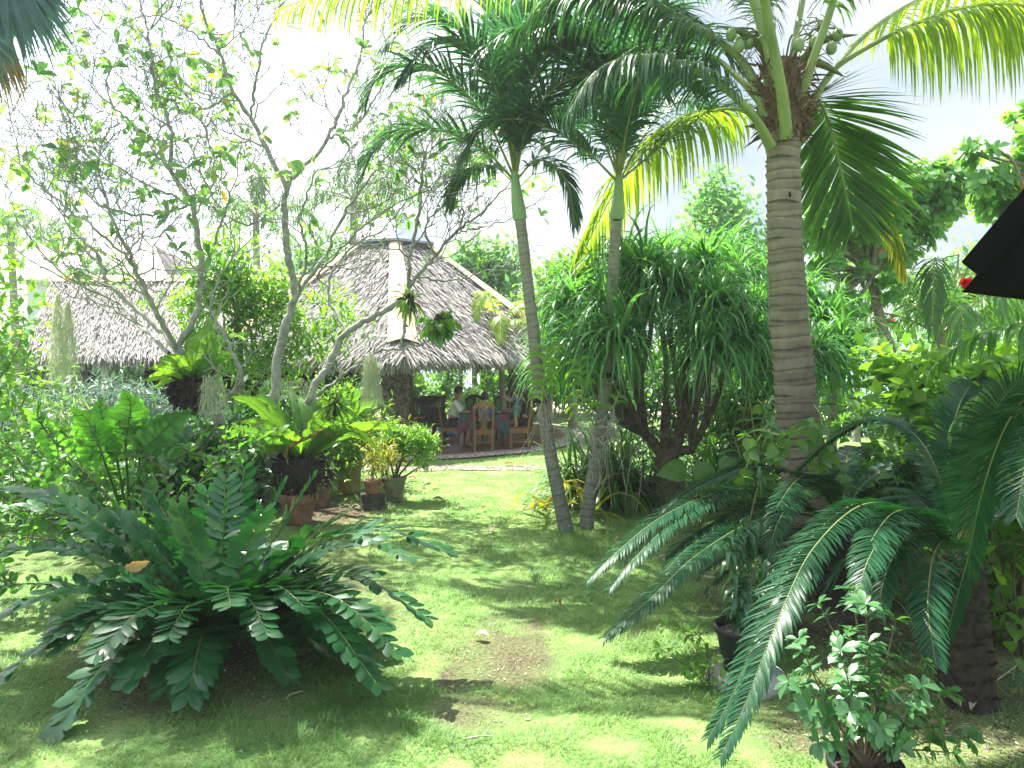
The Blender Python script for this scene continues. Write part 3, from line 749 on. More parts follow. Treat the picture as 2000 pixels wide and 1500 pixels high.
M['coconut_leaf_shaded'] = leafmat('coconut_leaf_shaded', (.014, .070, .032), (.035, .12, .038), .3, .34, .5, (2.2, 2.2, .7))  # darker coconut leaf copy, the crown's shade put into its colour
M['yellowish_sunlit'] = leafmat('coconut_leaf_sunlit', (.10, .22, .03), (.22, .30, .035), .58, .36, .45, (2.3, 2.1, .5))  # paler coconut leaf copy, sun glow put into its yellow-green
for i, (pp, nl, L, w, r0, g, an, t0, mt) in enumerate(cocoF):
    frond('frond', CP, WP(pp, YC), int(nl * 1.35), L, w * 1.1, [M[mt if mt != 'coconut_leaf' or i > 4 else 'coconut_leaf_shaded'], M['petiole']], 100 + i, t0, an, g, .12, None, r0, .004, 5, LANCE, .3, .12, nP=60)
# old yellow frond hanging behind the sea almond
frond('frond', CP, WP([(1560, 240, .15), (1610, 200, .8), (1680, 300, 1.4), (1725, 400, 1.7), (1745, 460, 1.8), (1765, 540, 1.85)], YC), 50, .42, .03, [M['yellow_frond'], M['rachis']], 131, .62, (35, 12), 1.0, 0, None, .02, .004, 4, LANCE, .2, .15)['label'] = 'old yellow frond drooping at the back'
mb = MB(); rg = RG(12)
for (px, py, dy) in [(1428, 68, -.1), (1444, 90, -.12), (1462, 84, -.05), (1447, 78, .1), (1636, 68, -.1), (1624, 94, -.14), (1560, 88, -.28), (1606, 52, .1), (1590, 84, -.1)]:
    p = W(px, py, YC + dy); nb_ = MB(); ball(nb_, p, (.052, .052, .066), 12); o = nb_.build('coconut', M['coconut'], CP, origin=None)
    tube(mb, cr([c0 + Z * .35, (c0 + Z * .55 + p) / 2 + Z * .12, p + Z * .06], 8), .010, 5)
for i in range(46):
    a = rg.uniform(0, 6.28); s = rg.choice([-1, 1]); p = c0 + Z * rg.uniform(.5, .9) + np.array([s * rg.uniform(.12, .3), rg.uniform(-.25, .2), 0])
    e = p + np.array([s * rg.uniform(.05, .3), rg.uniform(-.2, .2), rg.uniform(-.3, .25)]); tube(mb, cr([p, (p + e) / 2 + Z * .05, e], 6), .0045, 4)
for s, px, py in ((1, 1675, 68), (-1, 1400, 50), (1, 1650, 150)):
    e = W(px, py, YC - .1); tube(mb, cr([c0 + Z * .3, (c0 + Z * .6 + e) / 2, e], 8), [.02, .03, .035, .04, .04, .035, .02, .004], 7)
mb.build('fruit_stalk', M['rachis_dark'], CP)
# shiny hole/knot on the trunk
mb = MB(); ball(mb, W(1543, 380, YC - .175), (.012, .02, .03), 8); mb.build('knot', M['root'], CP)

# ------------------------------------------------------------------ two slim palms on the lawn
def slim_palm(label, trunk, Y, crown, fronds, seed):
    tp = WP(trunk, Y); tp[0][2] = -.03
    t = thing('slim_palm', label, 'palm tree', (tp[0][0], tp[0][1], 0), 'slim palms on the lawn')
    k = len(trunk) - 3
    ringed_trunk(tp[:k + 1], [.098, .084, .079, .077, .075, .072, .069, .066], seed, .062, 18, .03, .42, .28).build('trunk', M['palm_bark'], t)
    mb = MB(); P = cr(tp[k:], 24); tube(mb, P, np.interp(np.linspace(0, 1, 24), [0, .05, .25, .7, 1], [.072, .088, .085, .06, .045]), 16)
    mb.build('crownshaft', M['crownshaft'], t)
    for i, (pp, nl, L, g) in enumerate(fronds):
        frond('frond', t, WP(pp, Y), int(nl * 1.6), L * 1.12, .038, [M['palm_dark'], M['rachis']], seed * 20 + i, .14, (54, 24), g * .68, .42, [.45, .9, 1, 1, .85, .5], .020, .004, 4, [.35, 1, 1, .8, .3, .03], .25, .28, nP=44)
    return t
slim_palm('slim ringed palm leaning left from the lawn, left trunk of the pair', [(1108, 1042), (1094, 980), (1074, 880), (1052, 740), (1040, 630), (1031, 560), (1024, 492), (1016, 430), (1008, 370), (1005, 335)], 9.5, (1005, 340), [
 ([(1004, 352), (945, 293, -.2), (860, 255, -.4), (785, 255, -.5), (735, 290, -.6), (708, 345, -.6)], 52, .60, .9),
 ([(1004, 345), (945, 225, -.3), (870, 150, -.6), (800, 130, -.8), (740, 150, -.9), (712, 205, -.9)], 52, .62, .9),
 ([(1005, 340), (985, 210, -.2), (935, 90, -.5), (870, 40, -.8), (800, 45, -1.0), (755, 85, -1.1)], 52, .62, .9),
 ([(1006, 340), (1003, 200, -.1), (1012, 90, -.3), (1050, 15, -.5), (1110, -5, -.7), (1160, 40, -.8)], 50, .62, .8),
 ([(1008, 345), (1030, 250, -.3), (1085, 170, -.7), (1150, 150, -1.0), (1205, 190, -1.2)], 48, .60, .8),
 ([(1008, 352), (1045, 315, .2), (1085, 325, .5), (1112, 370, .6), (1122, 440, .6)], 40, .36, .9),
 ([(1003, 355), (965, 325, .3), (920, 330, .6), (892, 360, .7), (880, 400, .7)], 40, .36, .9),
 ([(1005, 340), (995, 190, .3), (975, 60, .8), (930, -20, 1.3), (870, -20, 1.7)], 48, .6, .8),
 ([(1006, 340), (1010, 180, .4), (1040, 50, 1.0), (1100, -10, 1.6), (1160, 20, 2.0)], 48, .6, .8),
 ([(1005, 335), (1004, 200, .0), (998, 60, .0), (992, -60, .1), (985, -130, .2)], 44, .5, .3),
 ([(1005, 340), (970, 180, -.3), (910, 90, -.6), (840, 90, -.9), (790, 150, -1.0)], 48, .62, .9),
 ([(1006, 340), (1030, 200, -.2), (1070, 100, -.5), (1130, 80, -.7), (1180, 130, -.9)], 48, .62, .9),
 ([(1006, 342), (1025, 270, .4), (1060, 220, .8), (1105, 230, 1.0), (1140, 290, 1.1)], 44, .5, .9),
], 3)
slim_palm('slim ringed palm rising from the lawn, right trunk of the pair', [(1143, 1033), (1152, 970), (1168, 870), (1184, 740), (1192, 640), (1196, 560), (1200, 492), (1204, 430), (1208, 375), (1209, 340)], 9.65, (1209, 345), [
 ([(1206, 355), (1150, 300, -.2), (1080, 255, -.4), (1005, 232, -.6), (945, 250, -.7), (905, 310, -.7)], 52, .62, .9),
 ([(1207, 350), (1180, 230, -.3), (1120, 120, -.7), (1050, 70, -1.0), (985, 75, -1.2), (930, 130, -1.3)], 52, .62, .9),
 ([(1210, 345), (1235, 230, -.3), (1285, 120, -.7), (1345, 70, -1.0), (1405, 85, -1.2), (1445, 140, -1.3)], 52, .6, .8),
 ([(1211, 352), (1265, 308, .0), (1335, 252, .1), (1410, 216, .2), (1470, 222, .2)], 50, .55, .6),
 ([(1208, 342), (1205, 200, .0), (1195, 60, .1), (1170, -50, .2), (1130, -110, .3)], 48, .58, .6),
 ([(1210, 342), (1220, 190, .3), (1262, 60, .7), (1320, -10, 1.2), (1380, -10, 1.6)], 48, .6, .8),
 ([(1209, 346), (1225, 250, -.6), (1250, 150, -1.3), (1270, 130, -1.8), (1290, 180, -2.2)], 46, .58, .8),
 ([(1210, 352), (1260, 260, .5), (1320, 200, 1.0), (1380, 210, 1.4), (1420, 260, 1.7)], 46, .55, .9),
 ([(1208, 345), (1190, 200, -.3), (1150, 90, -.7), (1090, 50, -1.0), (1030, 80, -1.2)], 48, .62, .9),
 ([(1209, 345), (1225, 180, -.3), (1255, 60, -.7), (1310, 20, -1.0), (1370, 50, -1.2)], 48, .62, .9),
 ([(1208, 348), (1170, 260, -.1), (1120, 215, -.2), (1065, 220, -.3), (1025, 270, -.3)], 46, .58, .9),
 ([(1210, 348), (1240, 240, .1), (1280, 170, .2), (1330, 150, .3), (1375, 180, .4)], 46, .58, .9),
], 4)

# ------------------------------------------------------------------ cycads
def cycad(name, label, base, crown, r, fronds, seed, vis=True, dense=True):
    t = thing(name, label, 'cycad', base)
    base, crown = np.asarray(base, float), np.asarray(crown, float)
    rg = RG(seed); mb = MB()
    P = cr([base - Z * .05, base + (crown - base) * .4, crown], 26)
    R = np.interp(np.linspace(0, 1, 26), [0, .15, .5, .9, 1], [r * 1.12, r * 1.0, r * .95, r * .9, r * .5]) 
    a = np.linspace(0, 2 * PI, 22, endpoint=False)
    tube(mb, P, R[:, None] * (1 + .05 * np.sin(a * 5)[None, :] + rg.normal(0, .025, (26, 22))), 22)
    k = int(240 * max(.4, np.linalg.norm(crown - base)))
    aa, z = rg.uniform(0, 6.28, k), rg.random(k)
    for i in range(k):                                   # stubs of old leaf bases
        d = np.array([math.cos(aa[i]), math.sin(aa[i]), 0]); p = base * (1 - z[i]) + crown * z[i] + d * r * .88
        strips(mb, p, d * .8 + Z * rg.uniform(.1, 1.2), np.cross(d, Z), rg.uniform(.03, .06), rg.uniform(.03, .05), 2, 0, [1, .9, .6], .5, 0, rg.random())
    mb.build('trunk', M['dark_bark'], t)
    more = []
    for f in fronds:                                     # a second, younger or older frond beside most of them
        if len(f) > 5 or rg.random() < .2: continue
        k = np.linspace(0, 1, len(f[0]))[:, None]; more.append((np.array(f[0]) + k * rg.normal(0, 1, 3) * np.array([.12, .16, .09]) + k * Z * .03, f[1] * rg.uniform(.85, 1.05)))
    for i, f in enumerate(list(fronds) + more):
        P = f[0]; L = f[1]
        ln = np.sum(np.linalg.norm(np.diff(cr(P, 30), axis=0), axis=1))
        frond('frond', t, P, int(ln / .0195), L * 1.45, .0205, [M['cycad'], M['rachis_dark']], seed * 50 + i, f[2] if len(f) > 2 else .16, (72, 42), f[3] if len(f) > 3 else .35, f[4] if len(f) > 4 else .30,
              [.35, .8, 1, 1, .95, .8, .4], .012, .0025, 4, [.8, 1, 1, .9, .6, .03], .15, .06, (.1, .9), nP=60, side0=f[5] if len(f) > 5 else None, twist=.55)
    return t
YB = 4.95
cb = G(1890, 1370); cc = W(1868, 1085, YB)
def fan_fronds(center, seed, n, L, up=(.5, 1.0), Lf=.15, skip=None):
    rg = RG(seed); out = []
    for i in range(n):
        a = 2 * PI * (i + rg.uniform(-.3, .3)) / n
        if skip and skip(a): continue
        d = np.array([math.cos(a), math.sin(a), 0]); u = rg.uniform(*up); l = L * rg.uniform(.85, 1.1)
        P = [center + d * .05, center + d * l * .3 + Z * l * .32 * u, center + d * l * .65 + Z * l * .38 * u, center + d * l * .93 + Z * l * .12 * u]
        out.append((P, Lf))
    return out
YB_f = [
 (WP([(1860, 1090), (1790, 1010, -.2), (1690, 985, -.4), (1590, 1070, -.7), (1520, 1210, -.95), (1450, 1390, -1.1), (1408, 1478, -1.15)], YB), .125),
 (WP([(1866, 1088), (1852, 990, .1), (1810, 880, .3), (1755, 828, .5), (1690, 824, .7), (1620, 860, .9), (1560, 915, 1.0)], YB), .125),
 (WP([(1855, 1092), (1800, 1040, .1), (1720, 1045, .2), (1640, 1110, .3), (1600, 1180, .3)], YB), .125),
 (WP([(1872, 1085), (1880, 1010, -.1), (1905, 900, -.3), (1945, 800, -.5), (2000, 740, -.6), (2080, 740, -.7)], YB), .17, .12, .35, .2, (1, .25, -.35)),
 (WP([(1870, 1085), (1900, 960, -.3), (1950, 850, -.6), (2010, 800, -.9), (2060, 850, -1.1), (2090, 950, -1.2)], YB), .16, .12, .35, .2, (1, .3, -.2)),
 (WP([(1862, 1088), (1820, 1040, -.4), (1770, 1050, -.7), (1730, 1120, -.9), (1715, 1200, -1.0)], YB), .12),
 (WP([(1866, 1086), (1850, 950, .2), (1860, 840, .4), (1890, 760, .7), (1940, 720, 1.0)], YB), .13, .12, .35, .2, (1, .2, .1)),
 (WP([(1858, 1090), (1790, 1030, .3), (1700, 1010, .7), (1620, 1050, 1.0), (1570, 1110, 1.1)], YB), .12),
 (WP([(1878, 1090), (1930, 1010, .2), (2000, 960, .4), (2080, 970, .5), (2150, 1050, .6)], YB), .12),
 (WP([(1868, 1085), (1890, 960, .4), (1930, 870, .9), (1990, 850, 1.3), (2060, 900, 1.6)], YB), .12),
 (WP([(1870, 1090), (1960, 1060, -.2), (2040, 1090, -.5), (2110, 1180, -.7)], YB), .12),
 (WP([(1862, 1088), (1830, 1000, .5), (1790, 960, 1.0), (1740, 965, 1.4), (1690, 1010, 1.7)], YB), .12),
 (WP([(1860, 1088), (1810, 1010, -.3), (1750, 1000, -.7), (1700, 1060, -1.0), (1670, 1140, -1.1)], YB), .12),
 (WP([(1875, 1085), (1920, 960, -.1), (1980, 900, -.2), (2050, 930, -.3), (2100, 1030, -.4)], YB), .14),
 (WP([(1865, 1086), (1840, 960, .5), (1820, 900, .9), (1780, 890, 1.4), (1730, 940, 1.8)], YB), .12),
]
cycad('cycad', 'large dark cycad with a stout scaly trunk and glossy arching fronds in the bare bed', (cb[0], cb[1], 0), cc, .165, YB_f, 31)
YS = 6.9
c2 = W(1640, 1040, YS)
cycad('cycad', 'low cycad with long fronds arching left over the lawn before the coconut trunk', (c2[0], c2[1], 0), c2, .19, [
 (WP([(1640, 1035), (1560, 975, -.2), (1450, 960, -.5), (1330, 1010, -.9), (1240, 1090, -1.2), (1192, 1150, -1.3)], YS), .145),
 (WP([(1640, 1040), (1570, 1005, -.4), (1470, 1020, -.9), (1360, 1085, -1.35), (1270, 1170, -1.6), (1180, 1246, -1.75)], YS), .145),
 (WP([(1642, 1035), (1590, 950, .1), (1520, 918, .2), (1440, 915, .2), (1340, 958, .1), (1290, 1000, 0)], YS), .13),
 (WP([(1645, 1035), (1600, 930, .5), (1530, 890, .9), (1450, 900, 1.2), (1400, 950, 1.4)], YS), .12),
 (WP([(1645, 1035), (1680, 960, .3), (1750, 920, .6), (1830, 950, .8), (1880, 1020, .9)], YS), .12),
 (WP([(1640, 1042), (1600, 1030, -.5), (1540, 1070, -1.0), (1490, 1150, -1.3), (1470, 1200, -1.4)], YS), .13),
 (WP([(1640, 1040), (1660, 990, -.5), (1690, 990, -.9), (1710, 1050, -1.2), (1715, 1110, -1.3)], YS), .13),
 (WP([(1645, 1035), (1650, 940, .6), (1660, 880, 1.1), (1690, 880, 1.6), (1720, 930, 1.9)], YS), .12),
 (WP([(1640, 1045), (1620, 1050, -.3), (1560, 1110, -.5), (1500, 1170, -.6), (1480, 1190, -.6)], YS), .12),
 (WP([(1640, 1045), (1580, 1040, .0), (1500, 1060, .0), (1400, 1130, -.2), (1380, 1160, -.2)], YS), .12),
 (WP([(1640, 1038), (1570, 990, -.2), (1470, 985, -.5), (1360, 1040, -.9), (1300, 1090, -1.1)], YS), .14),
 (WP([(1645, 1035), (1700, 960, -.2), (1780, 950, -.4), (1850, 1000, -.6)], YS), .12),
 (WP([(1640, 1040), (1620, 960, -.4), (1570, 950, -1.0), (1520, 1020, -1.5), (1500, 1090, -1.7)], YS), .13),
], 32)
c3 = W(2160, 960, 4.0)
cycad('cycad', 'cycad at the right edge with one frond hanging in front of the scaly trunk', (c3[0], c3[1], 0), c3, .16, [
 (WP([(2160, 950), (2090, 800, .1), (2030, 760, .15), (1965, 830, .2), (1918, 960, .25), (1890, 1090, .3), (1868, 1170, .3), (1850, 1240, .3)], 4.0), .15, .1, .3, .1, (1, .3, -.25)),
 (WP([(2160, 950), (2080, 830, -.3), (2010, 900, -.6), (1985, 1010, -.7)], 4.0), .12),
 (WP([(2165, 950), (2200, 800, .3), (2250, 800, .6), (2300, 900, .8)], 4.0), .12)], 33)
# a palm-like frond from a plant beyond the right edge
LP = thing('lady_palm', 'young feather palm with drooping broad leaflets reaching in at the right edge', 'palm', (W(2150, 900, 4.6)[0], 4.6, 0))
mb = MB(); tube(mb, cr([W(2150, 1430, 4.6), W(2150, 1000, 4.6), W(2140, 760, 4.6)], 12), .03, 8); mb.build('stem', M['twig'], LP)
for i, pp in enumerate([[(2140, 760), (2090, 660, .1), (2000, 632, .2), (1920, 650, .3), (1850, 690, .35), (1820, 720, .35)], [(2140, 770), (2090, 740, .1), (2000, 728, .2), (1940, 752, .2), (1890, 790, .2), (1862, 830, .2)], [(2140, 760), (2160, 640, .3), (2220, 600, .5), (2290, 660, .7)]]):
    frond('frond', LP, WP(pp, 4.6), 22, .27, .058, [M['mid'], M['rachis_dark']], 70 + i, .25, (70, 35), 1.3, .1, [.8, 1, 1, .9, .7, .5], .009, .003, 4, LANCE, .2, .12)

# ------------------------------------------------------------------ fan palm, upper left
FP = thing('fan_palm', 'blue-green fan palm leaves with a dead tan one hanging in at the upper left corner', 'palm tree', (W(-330, 900, 7.0)[0], 7.0, 0))
tp = [np.array([W(-330, 900, 7.0)[0], 7.0, -.05]), W(-320, 600, 7.0), W(-300, 150, 7.0), W(-290, -60, 7.0)]
ringed_trunk(np.array(tp), [.24, .2, .19, .18], 61, .1, 16, .04).build('trunk', M['bark'], FP)
def fan(parent, hub, main, n, L, spread, mat, seed, droop=.25, nrm0=None, stalk=None, lab=None):
    rg = RG(seed); main = nrm(main); sd = nrm(np.cross(main, nrm0 if nrm0 is not None else np.array([0, -1, .2])))
    a = np.radians(np.linspace(-spread, spread, n)); D = main * np.cos(a)[:, None] + sd * np.sin(a)[:, None]
    N_ = np.cross(sd, main); D = D + N_ * rg.normal(0, .05, (n, 1))
    mb = MB(); W_ = nrm(np.cross(D, N_))
    strips(mb, np.repeat(hub[None], n, 0), D, W_, L * rg.uniform(.88, 1.05, n) * (1 - .25 * (np.abs(a) / max(a)) ** 2), L * .062, 7, droop, [.15, .6, 1, 1, .7, .3, .12, .02], .45, 0, rg.uniform(.1, .9, n))
    if stalk is not None: tube(mb, cr(stalk, 14), np.linspace(.03, .015, 14), 6, 1)
    o = mb.build('fan_leaf', [mat, M['rachis']], parent)
    if lab: o['label'] = lab
hb = W(-290, -60, 7.0)
for i, (hx, hy, tx, ty, dy, mt, sp, dr, L) in enumerate([(0, -60, 120, 110, -.2, 'fan_leaf', 42, .3, 1.15), (-60, -60, 60, 140, .3, 'fan_leaf', 45, .4, 1.15), (-80, 60, 50, 190, -.5, 'fan_leaf', 40, .35, .85), (-50, 0, 40, 160, 0, 'tan_frond', 14, .3, 1.15), (-160, -140, -60, -260, .2, 'fan_leaf', 50, .2, 1.1), (-450, -100, -560, 60, 0, 'fan_leaf', 50, .3, 1.1), (-330, -220, -340, -420, .3, 'fan_leaf', 55, .2, 1.1), (40, -130, 190, -60, .5, 'fan_leaf', 45, .4, 1.0)]):
    h = W(hx, hy, 7.0 + dy); e = W(tx, ty, 7.0 + dy * 1.5)
    fan(FP, h, e - h, 34, L, sp, M[mt], 300 + i, dr, None, [hb, (hb + h) / 2 + Z * .12, h], 'dead tan fan leaf' if mt == 'tan_frond' else None)

# ------------------------------------------------------------------ bare-branched frangipani trees
def dicho(rg, tw, lf, p, d, L, r, depth, up, leafp, flat):
    """forked twigs, curved upwards; leaf whorls at some ends"""
    e_dir = nrm(d + np.array([0, 0, up]) + rg.normal(0, .16, 3))
    mid = p + d * L * .5 + rg.normal(0, .02, 3) * L; e = mid + e_dir * L * .55
    tube(tw, cr([p, mid, e], 5), np.linspace(r, r * .86, 5), 5, 0, rg.random(), cap=depth == 0)
    if depth == 0:
        if rg.random() < leafp:
            k = rg.integers(3, 7); a = rg.uniform(0, 6.28, k)
            u = nrm(np.cross(e_dir, [.3, .9, .1])); v = np.cross(e_dir, u)
            D = e_dir * rg.uniform(.1, .8, (k, 1)) + u * np.cos(a)[:, None] + v * np.sin(a)[:, None]
            strips(lf, np.repeat(e[None], k, 0), D, np.cross(D, e_dir), rg.uniform(.12, .22, k), rg.uniform(.055, .085, k), 4, .45, OBOV, .12, 0, np.where(rg.random(k) < .02, 1, rg.uniform(0, .9, k)))
        return
    k = 2 if rg.random() < .72 else 3
    u = nrm(np.cross(e_dir, rg.normal(0, 1, 3))); v = np.cross(e_dir, u); ph = rg.uniform(0, 6.28)
    for i in range(k):
        a = ph + 2 * PI * i / k + rg.normal(0, .3); sp = rg.uniform(.45, .95)
        nd = nrm(e_dir + (u * math.cos(a) + v * math.sin(a) * flat) * sp)
        if nd[2] < -.45: nd[2] *= -.3; nd = nrm(nd)
        dicho(rg, tw, lf, e, nd, L * rg.uniform(.72, .98), max(r * .78, .0042), depth - 1, up, leafp, flat)
def frangipani(label, base, Y, limbs, seed, depth=4, L0=.36, leafp=.5, lichen='plume_bark'):
    """limbs: (pixel path with depth offsets, r0, r1, twig depth)"""
    rg = RG(seed); t = thing('frangipani_tree', label, 'tree', base)
    tr, tw, lf = MB(), MB(), MB()
    for (pp, r0, r1, dp) in limbs:
        r0, r1 = r0 * .70, r1 * .66; dp = dp + 1 if dp >= 4 else dp
        P = cr(WP(pp, Y), 26); P = P + np.vstack([np.zeros((1, 3)), rg.normal(0, .012, (25, 3))])
        R = np.linspace(r0, r1, 26) * (1 + rg.normal(0, .05, 26))
        tube(tr, P, R, 9, 0, .5)
        if dp:
            d = nrm(P[-1] - P[-4])
            for i in range(2): dicho(rg, tw, lf, P[-1], nrm(d + rg.normal(0, .45, 3)), L0 * rg.uniform(.8, 1.1), r1 * .8, dp - 1, .22, leafp, 1)
            for q in (5, 8, 11, 14, 17, 19, 21, 23):
                if rg.random() < .8:
                    dd = nrm(nrm(P[q + 1] - P[q]) + rg.normal(0, .8, 3)); dd[2] = abs(dd[2]) * .6
                    dicho(rg, tw, lf, P[q], nrm(dd), L0 * rg.uniform(.7, 1.0), min(R[q] * .5, .022), dp - 1, .25, leafp, 1)
    tr.build('trunk', M[lichen], t)
    if tw.n: tw.build('branch', M['plume_bark'], t)
    if lf.n: lf.build('foliage', M['plume_leaf'], t)
    return t
YA = 9.6
ba = G(455, 1030)
frangipani('left frangipani with lichen-grey bare forked branches, behind the big round-lobed bright leaf', (ba[0], YA, 0), YA, [
 ([(470, 1042), (450, 900), (420, 800), (375, 720), (345, 680)], .12, .085, 0),
 ([(345, 680), (385, 600), (392, 500), (372, 400), (330, 330)], .06, .04, 0),
 ([(330, 330), (335, 250), (300, 160), (290, 60)], .036, .020, 4),
 ([(330, 330), (270, 260, .3), (215, 200, .5)], .032, .017, 4),
 ([(385, 560), (420, 470, -.5), (450, 380, -.8)], .03, .016, 4),
 ([(345, 680), (275, 610, .3), (215, 560, .4), (190, 500, .5), (140, 450, .6)], .055, .026, 4),
 ([(345, 685), (300, 600, -.5), (262, 520, -.8), (225, 440, -1.0), (205, 390, -1.1)], .05, .024, 4),
 ([(330, 690), (240, 600, .8), (160, 560, 1.0), (60, 510, 1.2)], .04, .02, 4),
 ([(262, 520, -.8), (190, 450, -1.2), (110, 390, -1.4), (40, 320, -1.5)], .024, .014, 4),
 ([(372, 400), (300, 420, -.6), (220, 410, -1.0), (150, 370, -1.1)], .024, .014, 4),
 ([(420, 800), (470, 740, -.3), (440, 660, -.5), (410, 600, -.6), (430, 540, -.6)], .045, .02, 3),
 ([(392, 500), (380, 430, .6), (420, 340, 1.0), (400, 250, 1.1)], .03, .016, 4),
 ([(215, 560, .4), (130, 540, .4), (40, 440, .3), (10, 350, .2)], .02, .012, 4),
 ([(290, 60), (260, -20, .2), (200, -80, .3)], .018, .010, 4),
 ([(372, 400), (250, 340, .2), (170, 280, .2), (120, 200, .2)], .02, .012, 4),
], 11, 4, .31, .10)
YT = 11.0
bb = (W(530, 900, YT)[0], YT, 0)
frangipani('tall frangipani whose dark forked stem rises between the two lower grey ones', bb, YT, [
 ([(520, 990), (528, 880), (535, 780), (545, 680), (578, 580)], .13, .085, 0),
 ([(578, 580), (560, 480), (556, 400), (565, 350)], .08, .06, 0),
 ([(560, 370), (515, 280), (490, 230), (455, 180), (432, 110), (400, 40), (385, -40)], .055, .022, 4),
 ([(565, 350), (610, 310, .2), (640, 270, .3), (665, 210, .4), (700, 120, .5), (712, 40, .5)], .05, .02, 4),
 ([(490, 230), (500, 150, -.3), (520, 70, -.4), (560, 0, -.4)], .03, .016, 4),
 ([(640, 270, .3), (690, 250, 0), (740, 180, -.2), (770, 110, -.3)], .028, .015, 4),
 ([(578, 580), (640, 490, .3), (670, 420, .4), (720, 350, .5), (760, 300, .5)], .05, .02, 4),
 ([(578, 590), (600, 500, -.5), (585, 430, -.7), (620, 330, -.8)], .035, .017, 4),
 ([(455, 180), (400, 210, .4), (350, 170, .6), (330, 110, .7)], .026, .014, 4),
 ([(545, 400), (480, 440, -.6), (420, 390, -.9), (380, 300, -1.0)], .026, .014, 4),
 ([(712, 40, .5), (760, -20, .6), (800, -60, .6)], .02, .012, 3),
 ([(620, 540, .2), (700, 450, -.3), (770, 400, -.5), (840, 370, -.7)], .028, .013, 4),
 ([(432, 110), (370, 60, -.3), (300, 30, -.5), (230, 50, -.6)], .022, .012, 4),
 ([(670, 420, .4), (740, 400, .6), (820, 330, .8), (850, 270, .8)], .024, .013, 4),
], 12, 4, .34, .10)
YD = 11.2
bc = (W(600, 900, YD)[0], YD, 0)
frangipani('lichened frangipani with a limb sweeping right across the pavilion roof', bc, YD, [
 ([(585, 1020), (580, 920), (588, 840), (612, 760), (640, 720)], .11, .085, 0),
 ([(640, 720), (675, 650), (735, 615), (785, 585), (800, 550)], .075, .058, 0),
 ([(800, 555), (800, 500), (815, 440), (822, 380), (830, 300)], .045, .022, 4),
 ([(800, 560), (850, 500, -.2), (890, 455, -.3), (935, 420, -.4), (985, 370, -.5)], .042, .016, 4),
 ([(815, 540), (870, 550, .2), (930, 535, .3), (980, 520, .3)], .026, .012, 3),
 ([(785, 585), (790, 640), (780, 680)], .04, .03, 0),
 ([(610, 780), (680, 725, -.4), (730, 690, -.5), (800, 680, -.6), (850, 660, -.7)], .04, .016, 2),
 ([(850, 500, -.2), (830, 440, -.6), (880, 380, -.8), (900, 310, -.9)], .026, .014, 4),
 ([(675, 650), (640, 560, .4), (690, 480, .6), (745, 450, .7), (800, 390, .8)], .04, .018, 4),
 ([(890, 455, -.3), (960, 440, .1), (1010, 420, .2), (1040, 400, .2)], .02, .010, 3),
], 13, 4, .32, .09)

# ------------------------------------------------------------------ leafy crowns
def leaf_cloud(mb, blobs, n, size, seed, per=14, spread=.22, fold=.15, prof=OVAL, asp=.55, grav=.35, S=2, whorl=False, updir=.6, hole=.0):
    """leaves in twig-end clumps scattered through the crown; blobs = (centre, radii, weight)"""
    rg = RG(seed); w = np.array([b[2] if len(b) > 2 else np.prod(b[1]) for b in blobs], float); w /= w.sum()
    k = max(n // per, 1); which = rg.choice(len(blobs), k, p=w)
    C = np.array([b[0] for b in blobs])[which]; R = np.array([np.broadcast_to(b[1], 3) for b in blobs])[which]
    u = nrm(rg.normal(0, 1, (k, 3))); rad = rg.random(k) ** .38
    cl = C + u * R * rad[:, None] * rg.uniform(.85, 1.12, (k, 1))
    if hole:
        hn = fnoise(cl[:, 0] * 2.2 / hole + 5, cl[:, 2] * 2.2 / hole + cl[:, 1], 2); cl = cl[hn < .57]; u = u[hn < .57]; k = len(cl)
    out = nrm(u + Z * updir)
    idx = np.repeat(np.arange(k), per); N = len(idx)
    if whorl:
        a = rg.uniform(0, 6.28, N); o = out[idx]; e1 = nrm(np.cross(o, rg.normal(0, 1, (N, 3)))); 
        D = e1 + o * rg.uniform(.1, .9, (N, 1)); B = cl[idx] + rg.normal(0, .02, (N, 3)); sd = np.cross(D, o)
    else:
        B = cl[idx] + rg.normal(0, spread, (N, 3)); D = nrm(rg.normal(0, .75, (N, 3)) + out[idx] * .6); sd = np.cross(D, Z + rg.normal(0, .35, (N, 3)))
    cr_ = np.clip(rg.normal(.45, .2, k), 0, 1)[idx] + rg.normal(0, .16, N)
    L = size * rg.uniform(.65, 1.25, N)
    strips(mb, B, D, sd, L, L * asp, S, grav, prof, fold, 0, np.where(rg.random(N) < .006, 1, np.clip(cr_, 0, .86)))
    return cl
def limbs(mb, base, tips, r, seed, bend=.12, mid=.5):
    rg = RG(seed); base = np.asarray(base, float)
    for tp in tips:
        tp = np.asarray(tp, float); L = np.linalg.norm(tp - base)
        m1 = base + (tp - base) * .35 + np.array([0, 0, L * .10]) + rg.normal(0, bend * L * .4, 3); m2 = base + (tp - base) * .7 + Z * L * .06 + rg.normal(0, bend * L * .4, 3)
        tube(mb, cr([base, m1, m2, tp], 12), np.linspace(r, r * .22, 12), 6, 0, .5, cap=False)
